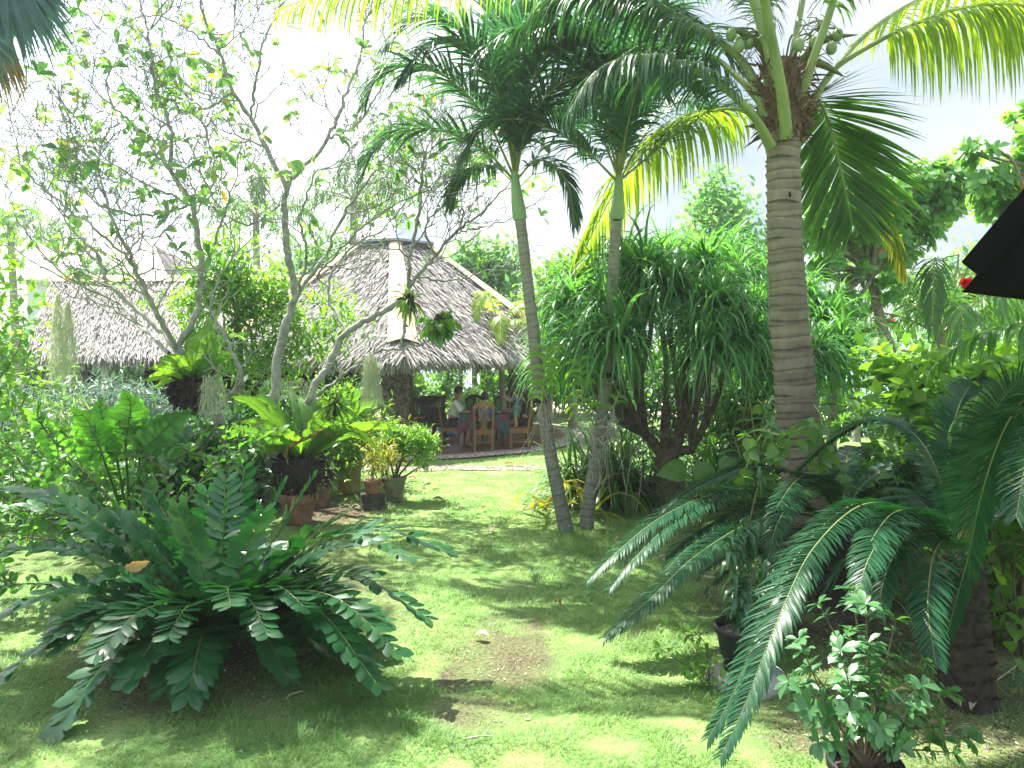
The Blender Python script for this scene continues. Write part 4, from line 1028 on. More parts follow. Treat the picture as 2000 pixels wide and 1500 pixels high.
def leafy_tree(label, Y, trunk_px, blobs_px, n, size, leaf, bark='bark', r=.16, seed=1, name='leafy_tree', cat='tree', nlimb=14, group=None, **kw):
    """trunk path and crown blobs (px, py, rx, ry, dY, ryDepth) given by where they stand"""
    tp = WP(trunk_px, Y); base = tp[0].copy()
    if base[2] < .6: tp[0][2] = -.05
    t = thing(name, label, cat, (base[0], base[1], min(base[2], 0)), group)
    blobs = []
    for b in blobs_px:
        dy = b[4] if len(b) > 4 else 0; c = W(b[0], b[1], Y + dy); rx, rz = b[2] / FPX * Y, b[3] / FPX * Y
        blobs.append((c, np.array([rx, b[5] if len(b) > 5 else (rx + rz) / 2, rz])))
    mb = MB(); cl = leaf_cloud(mb, blobs, n, size, seed, **kw); 
    tr = MB(); P = cr(tp, 20); tube(tr, P, np.linspace(r, r * .55, 20) * (1 + RG(seed).normal(0, .04, 20)), 10)
    rg = RG(seed + 1); tips = cl[rg.choice(len(cl), min(nlimb, len(cl)), replace=False)]
    limbs(tr, tp[-1], tips, r * .5, seed + 2)
    tr.build('trunk', M[bark], t); mb.build('crown', M[leaf], t)
    return t
def bush(label, base, blobs, n, size, leaf, seed, name='shrub', cat='shrub', stems=7, r=.014, bark='twig', group=None, **kw):
    """blobs are in metres relative to base"""
    base = np.asarray(base, float); t = thing(name, label, cat, base, group)
    bl = [(base + np.array(b[0], float), np.broadcast_to(np.array(b[1], float), 3)) for b in blobs]
    mb = MB(); cl = leaf_cloud(mb, bl, n, size, seed, **kw)
    st = MB(); rg = RG(seed + 3); tips = cl[rg.choice(len(cl), min(stems, len(cl)), replace=False)]
    limbs(st, base - Z * .02, tips, r, seed + 4)
    st.build('stem', M[bark], t); mb.build('foliage', M[leaf], t)
    return t
def far_palm(label, Y, base, crown, n, L, Lf, leaf, seed, r=.14, name='coconut_palm', Wd=.05, updir=(-.2, 1.1), group=None, bark='palm_bark'):
    tp = WP([base, ((base[0] * .45 + crown[0] * .55), (base[1] + crown[1]) / 2), crown], Y); tp[0][2] = min(tp[0][2], 0)
    t = thing(name, label, 'palm tree', tuple(tp[0]), group)
    mb = MB(); tube(mb, cr(tp, 24), np.interp(np.linspace(0, 1, 24), [0, .1, 1], [r * 1.5, r, r * .8]), 10, 0, .5); mb.build('trunk', M[bark], t)
    rg = RG(seed); c = tp[-1]
    for i in range(n):
        a = 2 * PI * i / n + rg.uniform(-.3, .3); u = rg.uniform(*updir); d = np.array([math.cos(a), math.sin(a), 0]); l = L * rg.uniform(.85, 1.1); cu = math.sqrt(max(.1, 1 - min(u, .95) ** 2 * .6))
        P = [c, c + d * l * .3 * cu + Z * l * .28 * u, c + d * l * .66 * cu + Z * l * (.42 * u - .06), c + d * l * .92 * cu + Z * l * (.30 * u - .30)]
        frond('frond', t, P, 34, Lf, Wd, [M[leaf], M['rachis']], seed * 40 + i, .14, (60, 30), 1.1, .15, None, .03 * L / 3, .005, 3, LANCE, 0, .15, nP=24)
    return t

# round light-green tree, and its neighbours beyond the ponytail palm
leafy_tree('round pale green tree standing far behind the strap-leaved ponytail tree', 24, [(1400, 800), (1395, 640), (1395, 560)],
 [(1395, 440, 62, 78), (1360, 500, 60, 50), (1440, 490, 62, 60), (1330, 540, 60, 40), (1480, 560, 60, 50, 1), (1400, 380, 50, 45)], 9000, .26, 'far', seed=201, per=16, spread=.3, hole=1.2)
leafy_tree('low bright green tree between the two slim palm trunks, far back', 22, [(1120, 800), (1115, 690), (1110, 640)],
 [(1100, 560, 50, 42), (1150, 540, 50, 40), (1200, 580, 60, 50), (1060, 620, 50, 40, 1)], 5000, .24, 'bright', seed=202, per=14, spread=.25)
leafy_tree('blue-green tree rising behind the right slope of the thatched pavilion', 29, [(945, 760), (945, 640), (940, 580)],
 [(930, 520, 42, 48), (985, 500, 26, 26), (900, 560, 40, 40), (975, 560, 50, 40), (1010, 520, 22, 26)], 5000, .30, 'far', seed=203, per=14, spread=.3, hole=1.0)
leafy_tree('leafy tree with whorled big leaves and a grey leaning trunk, right of the coconut palm', 13.5, [(1758, 716), (1728, 655), (1712, 590), (1700, 540)],
 [(1620, 440, 70, 55), (1700, 400, 75, 52), (1790, 360, 80, 50), (1860, 345, 62, 45), (1640, 510, 70, 40), (1730, 480, 70, 45), (1590, 560, 45, 40), (1700, 560, 60, 35), (1790, 450, 50, 40), (1660, 400, 60, 40), (1750, 420, 60, 50), (1560, 470, 50, 50), (1640, 600, 50, 40), (1830, 400, 60, 45)], 13000, .165, 'almond', seed=204, r=.12, per=9, whorl=True, asp=.52, prof=OBOV, S=3, name='sea_almond_tree', nlimb=60, hole=.55)
leafy_tree('tree with round whorled leaves against the sky at the upper right edge', 11.5, [(2120, 1000), (2110, 560), (2080, 420)],
 [(1920, 300, 40, 32), (1965, 260, 38, 28), (1985, 330, 45, 38), (1925, 355, 40, 32), (2010, 240, 40, 40), (1895, 330, 30, 24), (2060, 320, 60, 60), (1960, 400, 50, 24)], 4600, .19, 'almond', seed=205, r=.1, per=9, whorl=True, asp=.52, prof=OBOV, S=3, name='sea_almond_tree', nlimb=34, hole=.7)
leafy_tree('dense mid-green tree filling the gap behind the right coconut palm, above the lime bush', 17.5, [(1850, 860), (1850, 700), (1855, 620)],
 [(1850, 610, 50, 60), (1880, 560, 70, 70), (1950, 600, 80, 60), (1860, 660, 80, 50), (1980, 520, 60, 60)], 6000, .2, 'far', seed=207, per=10, spread=.18, hole=.9)
# grey branch ladder: conifer behind the coconut trunk
def conifer(label, Y, base, top, seed):
    b, tp = W(base[0], base[1], Y), W(top[0], top[1], Y); b[2] = -.05
    t = thing('norfolk_pine', label, 'tree', tuple(b)); mb = MB(); tube(mb, cr([b, (b + tp) / 2, tp], 16), np.linspace(.12, .02, 16), 8); mb.build('trunk', M['bark'], t)
    rg = RG(seed); lf = MB(); br = MB(); hgt = tp[2]
    for z in np.arange(.9, hgt - .1, .34):
        r = 1.7 * (1 - z / hgt) ** .7 + .15
        for a in np.linspace(0, 2 * PI, 7, endpoint=False) + rg.uniform(0, 1):
            c = b + (tp - b) * (z / hgt); d = np.array([math.cos(a), math.sin(a), 0])
            P = cr([c, c + d * r * .5 + Z * .02, c + d * r + Z * .22], 10); tube(br, P, np.linspace(.018, .006, 10), 5, cap=False)
            k = int(60 * r); ti = rg.random(k) * 9; i0 = np.minimum(ti.astype(int), 8); f = (ti - i0)[:, None]; B = P[i0] * (1 - f) + P[i0 + 1] * f
            D = d * .5 + rg.normal(0, .55, (k, 3)) + Z * .25; strips(lf, B, D, np.cross(D, Z + rg.normal(0, .5, (k, 3))), .16, .03, 2, 0, [1, 1, .4], 0, 0, rg.random(k))
    br.build('branch', M['twig'], t); lf.build('foliage', M['mid'], t)
conifer('small norfolk pine with tiered upswept branches just right of the ringed coconut trunk', 15, (1622, 790), (1640, 470), 206)

# palms far back
far_palm('feathery coconut palm against the right side sky, behind the leaning grey trunk', 14.5, (1845, 880), (1838, 655), 18, 2.7, .70, 'coconut_leaf', 211, .11, updir=(.3, 1.45))
far_palm('pale coconut palm far behind the left end of the thatched house', 27, (40, 800), (20, 440), 12, 3.2, .7, 'far', 212)
far_palm('tall coconut palm over the pavilion metal cap, behind forked branches', 26, (690, 800), (690, 390), 13, 3.0, .75, 'coconut_leaf', 213)
far_palm('coconut palm half hidden behind the tall dark forked stem', 27, (505, 800), (500, 420), 13, 3.2, .75, 'coconut_leaf', 214)
far_palm('young yellow-green coconut palm beside the right eave of the pavilion', 24, (1075, 850), (1075, 640), 10, 1.5, .42, 'yellowish_sunlit', 215, .08, updir=(.2, 1.3))
far_palm('short palm between pavilion and ponytail tree, with upright fresh fronds', 19, (985, 800), (975, 640), 9, 1.9, .5, 'yellowish_sunlit', 216, .09, updir=(.2, 1.3))
far_palm('small coconut palm on the beach with low hanging fronds left of the leaning grey trunk', 19, (1672, 800), (1675, 655), 9, 1.6, .45, 'coconut_leaf', 217, .08)
far_palm('young coconut palm peeping above the thatched house ridge', 26, (205, 800), (205, 540), 9, 1.7, .5, 'far', 218, .1, updir=(.3, 1.2))
# bushy trees right behind the frangipani
leafy_tree('bright thin-leaved tree filling the gap behind the frangipani trunks', 13.2, [(480, 900), (470, 700), (465, 620)],
 [(470, 520, 85, 70), (420, 600, 80, 70), (520, 600, 75, 70), (610, 640, 60, 60), (660, 620, 45, 60), (560, 700, 60, 50), (460, 690, 80, 40)], 11000, .16, 'bright', seed=221, r=.07, per=12, spread=.16, asp=.34, prof=LANCE, hole=.8)
leafy_tree('dark green tree glimpsed beyond the pavilion, behind the stone pillar', 33, [(700, 790), (700, 700), (700, 650)],
 [(680, 600, 60, 60), (560, 560, 70, 60, 2), (640, 520, 60, 50, 2)], 4000, .36, 'far', seed=222, per=14, spread=.35)
for i, (lab, px, py, rx, ry, Y, lf) in enumerate([
 ('yellow-green shrub on the beach seen through the left of the open pavilion', 800, 775, 26, 60, 27, 'lime'),
 ('mid green tree seen through the pavilion, left of the seated man', 865, 765, 36, 50, 29, 'far'),
 ('pale shrub seen behind the seated man under the eave', 925, 805, 40, 30, 27, 'lime'),
 ('light green tree seen through the pavilion at its right', 985, 790, 46, 42, 28, 'lime')]):
    leafy_tree(lab, Y, [(px, 815), (px + 2, 790), (px, 770)], [(px, py, rx, ry), (px + 12, py - ry * .6, rx * .7, ry * .6), (px - 10, py + 12, rx * .8, ry * .6)], 1600, .24, lf, seed=230 + i, r=.08, per=10, spread=.24, name='beach_shrub', cat='shrub', nlimb=6)
for i, (px, top, lab) in enumerate([(926, 690, 'slender bare trunk on the beach seen past the seated man, thicker one'), (899, 690, 'thin trunk on the beach seen just above the head of the seated man'), (958, 690, 'dark thin trunk seen through the pavilion right of centre')]):
    leafy_tree(lab, 28, [(px, 810), (px + 1, 750), (px - 1, top)], [(px, top - 60, 50, 40), (px + 30, top - 30, 40, 30)], 1500, .28, 'far', seed=240 + i, r=.14 if i == 0 else .09, per=10, spread=.3, name='beach_tree', nlimb=6)

# ------------------------------------------------------------------ ponytail tree
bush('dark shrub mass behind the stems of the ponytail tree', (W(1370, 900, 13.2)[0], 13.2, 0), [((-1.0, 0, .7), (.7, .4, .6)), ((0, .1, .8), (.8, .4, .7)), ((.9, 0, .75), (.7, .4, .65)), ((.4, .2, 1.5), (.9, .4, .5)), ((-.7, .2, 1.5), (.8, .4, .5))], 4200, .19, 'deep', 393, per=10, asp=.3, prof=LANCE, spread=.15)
bush('mid green shrub growing between ponytail tree and coconut trunk', (W(1470, 900, 11.8)[0], 11.8, 0), [((0, 0, .8), (.5, .4, .6)), ((-.3, 0, 1.3), (.5, .4, .4)), ((.4, 0, .5), (.5, .4, .4))], 1700, .17, 'mid', 394, per=9, asp=.4, spread=.12)
YP = 10.9
PT = thing('ponytail_tree', 'big many-stemmed ponytail tree with mops of long strap leaves', 'tree', (W(1310, 985, YP)[0], YP, 0), None)
heads = [(1115, 600, -.3), (1105, 660, .4), (1140, 560, .3), (1185, 600, -.9), (1215, 520, -.2), (1262, 535, -.8), (1320, 575, -1.0), (1300, 510, .4), (1378, 520, -.1), (1400, 600, -1.2), (1445, 545, .5), (1475, 610, -.5), (1350, 640, .8), (1500, 560, 1.2), (1240, 600, .9), (1560, 590, .8), (1612, 640, .4), (1640, 690, .0), (1590, 700, -.5), (1120, 640, 1.2), (1180, 560, 1.2), (1420, 510, 1.3), (1540, 650, 1.4), (1470, 690, 1.0), (1330, 540, 1.7), (1090, 710, .9), (1140, 690, -1.0), (1205, 665, -1.4), (1385, 680, -1.5), (1460, 668, -1.3), (1530, 725, -.8)]
tr = MB(); b0 = W(1310, 985, YP); b0[2] = -.05
rg = RG(41)
tube(tr, cr([b0, W(1306, 930, YP), W(1300, 890, YP)], 10), np.linspace(.25, .17, 10) * (1 + rg.normal(0, .05, 10)), 14)
forks = [W(1262, 850, YP - .1), W(1300, 800, YP + .1), W(1330, 850, YP - .2), W(1352, 880, YP - .1), W(1318, 860, YP + .3)]
for i, q in enumerate(forks): tube(tr, cr([W(1302, 905, YP), (W(1302, 890, YP) + q) / 2 + rg.normal(0, .03, 3), q], 8), np.linspace(.095, .06, 8), 10, cap=False)
q2 = W(1452, 850, YP + .5); tube(tr, cr([W(1415, 985, YP + .6) * np.array([1, 1, 0]) - Z * .05, W(1425, 920, YP + .55), q2], 10), np.linspace(.15, .08, 10), 10, cap=False)
for i, h in enumerate(heads):
    e = W(h[0], h[1], YP + h[2]); q = q2 if h[0] > 1450 else min(forks, key=lambda f: abs(f[0] - e[0]) + .3 * abs(f[1] - e[1]) + .2 * rg.random())
    m1 = q + (e - q) * .35 + np.array([(e[0] - q[0]) * .12, 0, -.06]) + rg.normal(0, .06, 3); m2 = q + (e - q) * .7 + np.array([(e[0] - q[0]) * .1, 0, 0]) + rg.normal(0, .06, 3)
    tube(tr, cr([q, m1, m2, e], 14), np.linspace(.044, .028, 14) * (1 + rg.normal(0, .05, 14)), 8, cap=False)
tr.build('trunk', M['pony_bark'], PT)
for i, h in enumerate(heads):
    rg = RG(400 + i); e = W(h[0], h[1], YP + h[2]); k = 185
    a = rg.uniform(0, 6.28, k); el = rg.uniform(-.2, 1.4, k)
    D = np.stack([np.cos(a) * np.cos(el), np.sin(a) * np.cos(el), np.sin(el)], -1)
    mb = MB(); strips(mb, e + D * .04 + rg.normal(0, .05, (k, 3)), D, np.stack([-np.sin(a), np.cos(a), 0 * a], -1), rg.uniform(.6, 1.12, k), rg.uniform(.028, .048, k), 7, rg.uniform(.6, 1.7, k), [.8, 1, 1, .9, .75, .5, .25, .03], .3, 0, rg.random(k), wob=rg.normal(0, .12, (k, 3)))
    k = 80; a = rg.uniform(0, 6.28, k); el = rg.uniform(.8, 1.5, k); D = np.stack([np.cos(a) * np.cos(el), np.sin(a) * np.cos(el), np.sin(el)], -1)
    strips(mb, np.repeat(e[None], k, 0), D, np.stack([-np.sin(a), np.cos(a), 0 * a], -1), rg.uniform(.3, .62, k), .026, 4, .5, [.8, 1, .7, .4, .03], .3, 0, rg.uniform(.5, 1, k))  # upright top leaves paler, light from above put into their colour
    mb.build('leaf_head', M['pony'], PT)

# unseen coconut palms added outside the frame, placed to shade the near ground
for i, (bx, by, cx, cy, cz, lab) in enumerate([(-8.9, 6.6, -5.4, 7.6, 8.4, 'unseen tall coconut palm added at left to shade the foreground'), (7.2, 6.0, 1.9, 8.0, 9.2, 'unseen tall coconut palm added at right to shade the cycads')]):
    t = thing('coconut_palm', lab, 'palm tree', (bx, by, 0)); P = np.array([(bx, by, -.05), (bx * .88 + cx * .12, by * .85 + cy * .15, cz * .4), (bx * .56 + cx * .44, by * .5 + cy * .5, cz * .76), (cx, cy, cz)]); mb = MB(); tube(mb, cr(P, 30), np.linspace(.17, .11, 30), 12, 0, .5); mb.build('trunk', M['palm_bark'], t)
    rg = RG(2600 + i); c = P[-1]
    for k in range(13):
        a = 2 * PI * k / 13 + rg.uniform(-.2, .2); u = rg.uniform(.1, 1.0); dd = np.array([math.cos(a), math.sin(a), 0]); l = 3.0 * rg.uniform(.85, 1.1)
        frond('frond', t, [c, c + dd * l * .3 + Z * l * .28 * u, c + dd * l * .66 + Z * l * (.42 * u - .06), c + dd * l * .92 + Z * l * (.30 * u - .35)], 54, .75, .045, [M['coconut_leaf_shaded'], M['rachis']], 2700 + i * 20 + k, .14, (60, 30), 1.1, .15, None, .03, .005, 4, LANCE, 0, .15, nP=24)
# seaside greenery behind the pavilion and along the beach: three kinds, copied
protos = []
for i, lf in enumerate(('far', 'bright', 'mid')):
    protos.append(bush('green shrub massed with its like along the beach behind the garden', (-30 + i, 33, 0), [((0, 0, 1.3), (1.3, .9, 1.0)), ((.9, .2, 1.0), (1.0, .8, .8)), ((-.8, .1, 1.7), (1.0, .8, .9)), ((.2, 0, 2.3), (.8, .6, .7))], 2600, .26, lf, 2800 + i, name='beach_shrub', per=10, spread=.22, group='green shrubs massed along the beach'))
rg = RG(2850)
for i in range(19):
    px = [-60, 60, 180, 300, 420, 540, 640, 720, 1040, 1100, 1170, 1240, 1300, 1370, 1450, 1520, 1880, 1960, 2060][i]; Y = rg.uniform(24, 31)
    copy_thing(protos[i % 3], (W(px, 800, Y)[0], Y, 0), rg.uniform(0, 6.28), scale=rg.uniform(.8, 1.25) * (1.25 if px < 1000 else 1.0))
# ------------------------------------------------------------------ broad ribbed leaves
def broadleaf(mb, P, width, prof, seed, S=46, C=9, pleat=.008, npl=14, edge=.10, cup=.18, side0=None, mat=0, rnd=.5, rib=None, slant=.35, veins=0):
    rg = RG(seed); P = cr(P, S); T = nrm(np.gradient(P, axis=0))
    ch = P[-1] - P[0]; s0 = nrm(np.cross(ch, Z)) if side0 is None else nrm(np.asarray(side0, float))
    Sd = nrm(s0 - T * np.sum(T * s0, 1, keepdims=True)); N = np.cross(Sd, T)
    t = np.linspace(0, 1, S); w = np.interp(t, np.linspace(0, 1, len(prof)), prof) * width / 2
    c = np.linspace(-1, 1, C); ph = rg.uniform(0, 6.28)
    ew = 1 + edge * np.sin(t * 40 + ph)[:, None] * (np.abs(c)[None, :] > .9) + edge * .7 * np.sin(t * 17 + ph * 2)[:, None] * (np.abs(c)[None, :] > .7)
    x = w[:, None] * c[None, :] * ew
    z = cup * w[:, None] * np.abs(c)[None, :] ** 1.5 + pleat * np.sin((t[:, None] - slant * np.abs(c)[None, :] * w.max() / max(np.linalg.norm(ch), .1)) * npl * 2 * PI) * np.minimum(np.abs(c), .8)[None, :] * 1.3
    V = P[:, None, :] + Sd[:, None, :] * x[:, :, None] + N[:, None, :] * z[:, :, None] + T[:, None, :] * (-(np.abs(c) * w[:, None]) * slant * 0)[:, :, None]
    i = np.arange(S - 1)[:, None] * C; j = np.arange(C - 1)[None, :]
    r = rnd + .12 * np.sin((t[:, None] - slant * np.abs(c)[None, :]) * npl * 2 * PI) + 0 * c[None, :]
    mb.add(V.reshape(-1, 3), np.stack([i + j, i + j + 1, i + C + j + 1, i + C + j], -1).reshape(-1, 4), mat, np.clip(r, 0, 1).ravel())
    if veins:
        G_ = V.reshape(S, C, 3); h = C // 2
        for q in np.linspace(.06, .8, veins):
            for sg in (-1, 1):
                pts = [G_[min(S - 1, int(q * (S - 1)) + int(j * S * .022)), h + sg * j] for j in range(h)]; tube(mb, cr(np.array(pts), 8), np.linspace(.0045, .0015, 8), 4, 1)
    if rib: tube(mb, P - N * .003 + N * .002, np.linspace(rib, rib * .25, S), 5, 1)
STRAP = [.28, .55, .8, .95, 1, 1, .9, .7, .4, .05]
EAR = [.55, .9, 1, .98, .9, .75, .55, .3, .04]

def pot_profile(h, rt, rb, rim=.035, t=.018):
    return [(0, 0), (rb, 0), (rb + .004, .01), (rt * .97, h - rim * 1.3), (rt * .98, h - rim * 1.2), (rt * 1.08, h - rim * 1.1), (rt * 1.10, h - rim * .3), (rt * 1.06, h), (rt * 1.0 - t * .3, h - .004), (rt - t, h - .03), (rt - t * 1.4, h - .06)]
def add_pot(parent, base, h, rt, rb, mat, rim=.045, n=28, flute=0.0, nf=0, soil=True, name='pot'):
    mb = MB(); lathe(mb, pot_profile(h, rt, rb, rim), n, 0, base, .5, flute, nf); mb.build(name, M[mat], parent)
    if soil:
        mb = MB(); rg = RG(int(h * 1000)); a = np.linspace(0, 2 * PI, 16, endpoint=False); zt = base[2] + h - .045
        V = [np.array([base[0], base[1], zt + .02])] + [np.array([base[0] + (rt - .02) * math.cos(q), base[1] + (rt - .02) * math.sin(q), zt + rg.normal(0, .006)]) for q in a]
        mb.add(V, [[0, 1 + i, 1 + (i + 1) % 16] for i in range(16)]); mb.build('soil', M['soil'], parent)

# ------------------------------------------------------------------ cardboard palm, left foreground
YZ = 5.45
zc = G(430, 1292)
ZP = thing('cardboard_palm', 'big dark cardboard palm with stiff fronds of broad leathery leaflets, spreading over bare soil', 'cycad', zc)
mb = MB(); lathe(mb, [(0, .16), (.07, .17), (.12, .10), (.14, 0), (.14, -.06)], 14, 0, zc); mb.build('trunk', M['dark_bark'], ZP)
z0 = zc + Z * .14
def zf(tip, dY, seed, lift=.45, L=.225, w=.092, n=22, t0=.2, sag=.0):
    e = W(tip[0], tip[1], zc[1] + dY); ch = e - z0; ln = np.linalg.norm(ch)
    P = [z0, z0 + ch * .33 + Z * ln * lift * .26, z0 + ch * .68 + Z * ln * lift * .26, e]
    frond('frond', ZP, P, n if lift > .2 else n - 3, L, w if lift > .2 else w * .6, [M['zamia'], M['rachis_dark']], seed, t0, (82, 42), .16, .30, [.75, 1, 1, 1, .95, .8, .6], .011, .004, 4, [.16, .6, .9, 1, .95, .66, .08], .12, .14, (.1, .9), nP=30, twist=.32 if lift > .2 else .75)
for i, a in enumerate([((878, 1078), -.1, .8), ((800, 1088), -.5, .8, .12), ((832, 1205), -.5, .8), ((775, 1272), -.9, .75), ((735, 1335), -1.0, .85), ((600, 1120), .3, .6), ((478, 915), .4, .1), ((405, 960), .5, .1), ((552, 945), .2, .15), ((345, 1035), .2, .2),
     ((10, 1075), -.1, .5), ((-20, 950), .1, .45), ((60, 985), .5, .3), ((-30, 1215), -.5, .7), ((20, 1310), -.8, .8), ((105, 1432), -1.1, .9), ((250, 1330), -.9, .9), ((330, 1240), -1.0, .7), ((520, 1235), -1.0, .7), ((600, 1190), -.8, .7), ((450, 1180), -1.0, .6), ((660, 1170), -.2, .6), ((200, 1130), -.3, .5), ((120, 1210), -.6, .6), ((700, 1060), .5, .5), ((260, 1060), .6, .4), ((300, 965), .3, .15), ((610, 935), .1, .15), ((515, 1000), -.4, .2), ((235, 1010), .1, .3), ((665, 1010), -.1, .35), ((440, 940), -.2, .15), ((350, 1000), -.4, .25), ((160, 1040), .3, .4), ((380, 1330), -.7, .8), ((560, 1320), -.6, .9)]):
    zf(a[0], a[1], 500 + i, a[2], (a[3] if len(a) > 3 else .135) * 1.4)
rg = RG(590)
for i in range(30):
    a = rg.uniform(0, 6.28); l = rg.uniform(.7, 1.3); d = np.array([math.cos(a), math.sin(a) * .8, 0]); e = z0 + d * l + Z * (rg.uniform(-.05, .5) if i < 16 else rg.uniform(-.1, .15))
    ch = e - z0; frond('frond', ZP, [z0, z0 + ch * .33 + Z * l * .2, z0 + ch * .68 + Z * l * .2, e], 21, .235, .086, [M['zamia'], M['rachis_dark']], 560 + i, .22, (82, 42), .16, .30, [.75, 1, 1, 1, .95, .8, .6], .011, .004, 4, [.16, .6, .9, 1, .95, .66, .08], .12, .14, (.1, .9), nP=30, twist=.32)
# brown folded dead leaf caught in the bush
mb = MB(); broadleaf(mb, [W(292, 1096, 5.2), W(268, 1100, 5.18), W(242, 1108, 5.16)], .085, OVAL, 4, 12, 5, .003, 4, .1, .9, side0=(0, -.4, 1)); tag(mb.build('dead_leaf', M['tan_frond']), 'tan curled dead leaf caught on the leathery fronds at left', 'leaf')

# ------------------------------------------------------------------ hibiscus-like shrub, left
def twiggy(label, name, base, paths, Y, leaf, size, seed, per=.035, side_n=7, asp=.58, prof=OVAL, r0=.018, grav=.35, cat='shrub', bark='twig', twig_len=.32):
    rg = RG(seed); t = thing(name, label, cat, base); st, lf = MB(), MB()
    for pp in paths:
        P = cr(WP(pp, Y), 24); tube(st, P, np.linspace(r0, r0 * .3, 24), 6, cap=False)
        tw = [(P, .3)]
        for q in range(side_n):
            i = rg.integers(5, 23); d = nrm(nrm(P[min(i + 1, 23)] - P[i - 1]) * .6 + rg.normal(0, .7, 3) + Z * .25)
            L = twig_len * rg.uniform(.5, 1.2); tp = cr([P[i], P[i] + d * L * .5 + Z * .02, P[i] + d * L + rg.normal(0, .04, 3)], 10); tube(st, tp, np.linspace(r0 * .35, r0 * .12, 10), 4, cap=False); tw.append((tp, 0))
        for C, f0 in tw:
            ln = np.sum(np.linalg.norm(np.diff(C, axis=0), axis=1)); k = int(ln / per)
            ti = (f0 + (1 - f0) * rg.random(k) ** .7) * (len(C) - 1); i0 = np.minimum(ti.astype(int), len(C) - 2); f = (ti - i0)[:, None]
            B = C[i0] * (1 - f) + C[i0 + 1] * f; T = nrm(C[i0 + 1] - C[i0])
            D = T * .5 + rg.normal(0, .6, (k, 3)) + Z * .12; sd = np.cross(D, Z + rg.normal(0, .3, (k, 3)))
            L = size * rg.uniform(.5, 1.2, k)
            strips(lf, B + nrm(D) * .02, D, sd, L, L * asp, 4, grav, prof, .22, 0, np.clip(rg.normal(.45, .25, k), 0, 1))
    st.build('stem', M[bark], t); lf.build('foliage', M[leaf], t); return t
hb = G(330, 1225)
twiggy('straggling green shrub with bare stems and pointed leaves, behind the leathery dark fronds', 'hibiscus_shrub', hb, [
 [(330, 1225), (275, 1100, .2), (345, 1010, .3), (400, 930, .4), (450, 890, .4), (520, 860, .5)],
 [(330, 1225), (230, 1180, .2), (150, 1150, .2), (60, 1140, .1), (-20, 1150, .1)],
 [(330, 1225), (300, 1130, .5), (270, 1030, .9), (280, 950, 1.1), (285, 880, 1.2), (240, 830, 1.2)],
 [(330, 1225), (290, 1100, -.2), (200, 1030, -.3), (100, 1000, -.3), (10, 1000, -.2)],
 [(330, 1225), (240, 1090, .3), (140, 1000, .5), (60, 930, .6), (10, 860, .6)],
 [(330, 1225), (310, 1120, .3), (230, 990, .6), (150, 910, .8), (80, 830, .9), (75, 790, .9)],
 [(330, 1225), (330, 1090, .1), (380, 1040, .0), (440, 1020, -.1), (470, 1050, -.1)],
 [(330, 1225), (300, 1080, .4), (330, 980, .8), (300, 900, 1.0), (180, 880, 1.1)],
 [(330, 1225), (350, 1090, .3), (420, 980, .5), (400, 900, .8), (350, 870, 1.0)],
 [(330, 1225), (160, 1080, .2), (60, 1050, .2), (-30, 1060, .2)],
 [(330, 1225), (200, 1000, .8), (120, 950, .9), (30, 940, 1.0), (-40, 900, 1.0)],
], hb[1], 'hib', .105, 601, .030, 9)
# ear-leaved plants
def ears(label, base, leaves, seed, mat='bright', w=.55, name='elephant_ear'):
    base = np.asarray(base, float); t = thing(name, label, 'plant', base)
    for i, (pp, wd, mt) in enumerate(leaves):
        mb = MB(); P = np.array(pp); broadleaf(mb, P, wd, EAR, seed + i, 46, 11, .012, 9, .05, .16, rib=.011, slant=.3, veins=8, side0=(1, .15 * ((-1) ** i), .1))
        tube(mb, cr([base, (base + P[0]) / 2 + Z * .06, P[0]], 10), np.linspace(.02, .012, 10), 6, 1)
        mb.build('leaf', [M[mt], M['vein']], t)
    return t
YE = 7.6
ears('elephant ear plant with huge bright ribbed leaves lit from behind, above the straggling shrub', G(255, 1100 - 26), [
 (WP([(245, 868, 0), (250, 830, -.02), (255, 790, -.06), (240, 762, -.14)], YE), .46, 'ear'),
 (WP([(205, 905, -.1), (190, 860, -.12), (170, 820, -.2), (140, 795, -.3)], YE), .50, 'ear'),
 (WP([(225, 880, .4), (205, 830, .4), (195, 795, .4), (200, 775, .4)], YE), .30, 'ear'),
 (WP([(130, 900, .1), (110, 860, .05), (80, 820, -.05), (45, 795, -.2)], YE), .36, 'ear'),
 (WP([(275, 880, -.3), (310, 850, -.35), (345, 815, -.4), (375, 800, -.45)], YE), .34, 'deep'),
 (WP([(280, 900, .2), (330, 890, .2), (365, 850, .2), (410, 840, .2)], YE), .30, 'deep'),
 (WP([(100, 960, -.4), (130, 940, -.5), (165, 948, -.6), (190, 975, -.7)], YE), .30, 'mid')], 700)

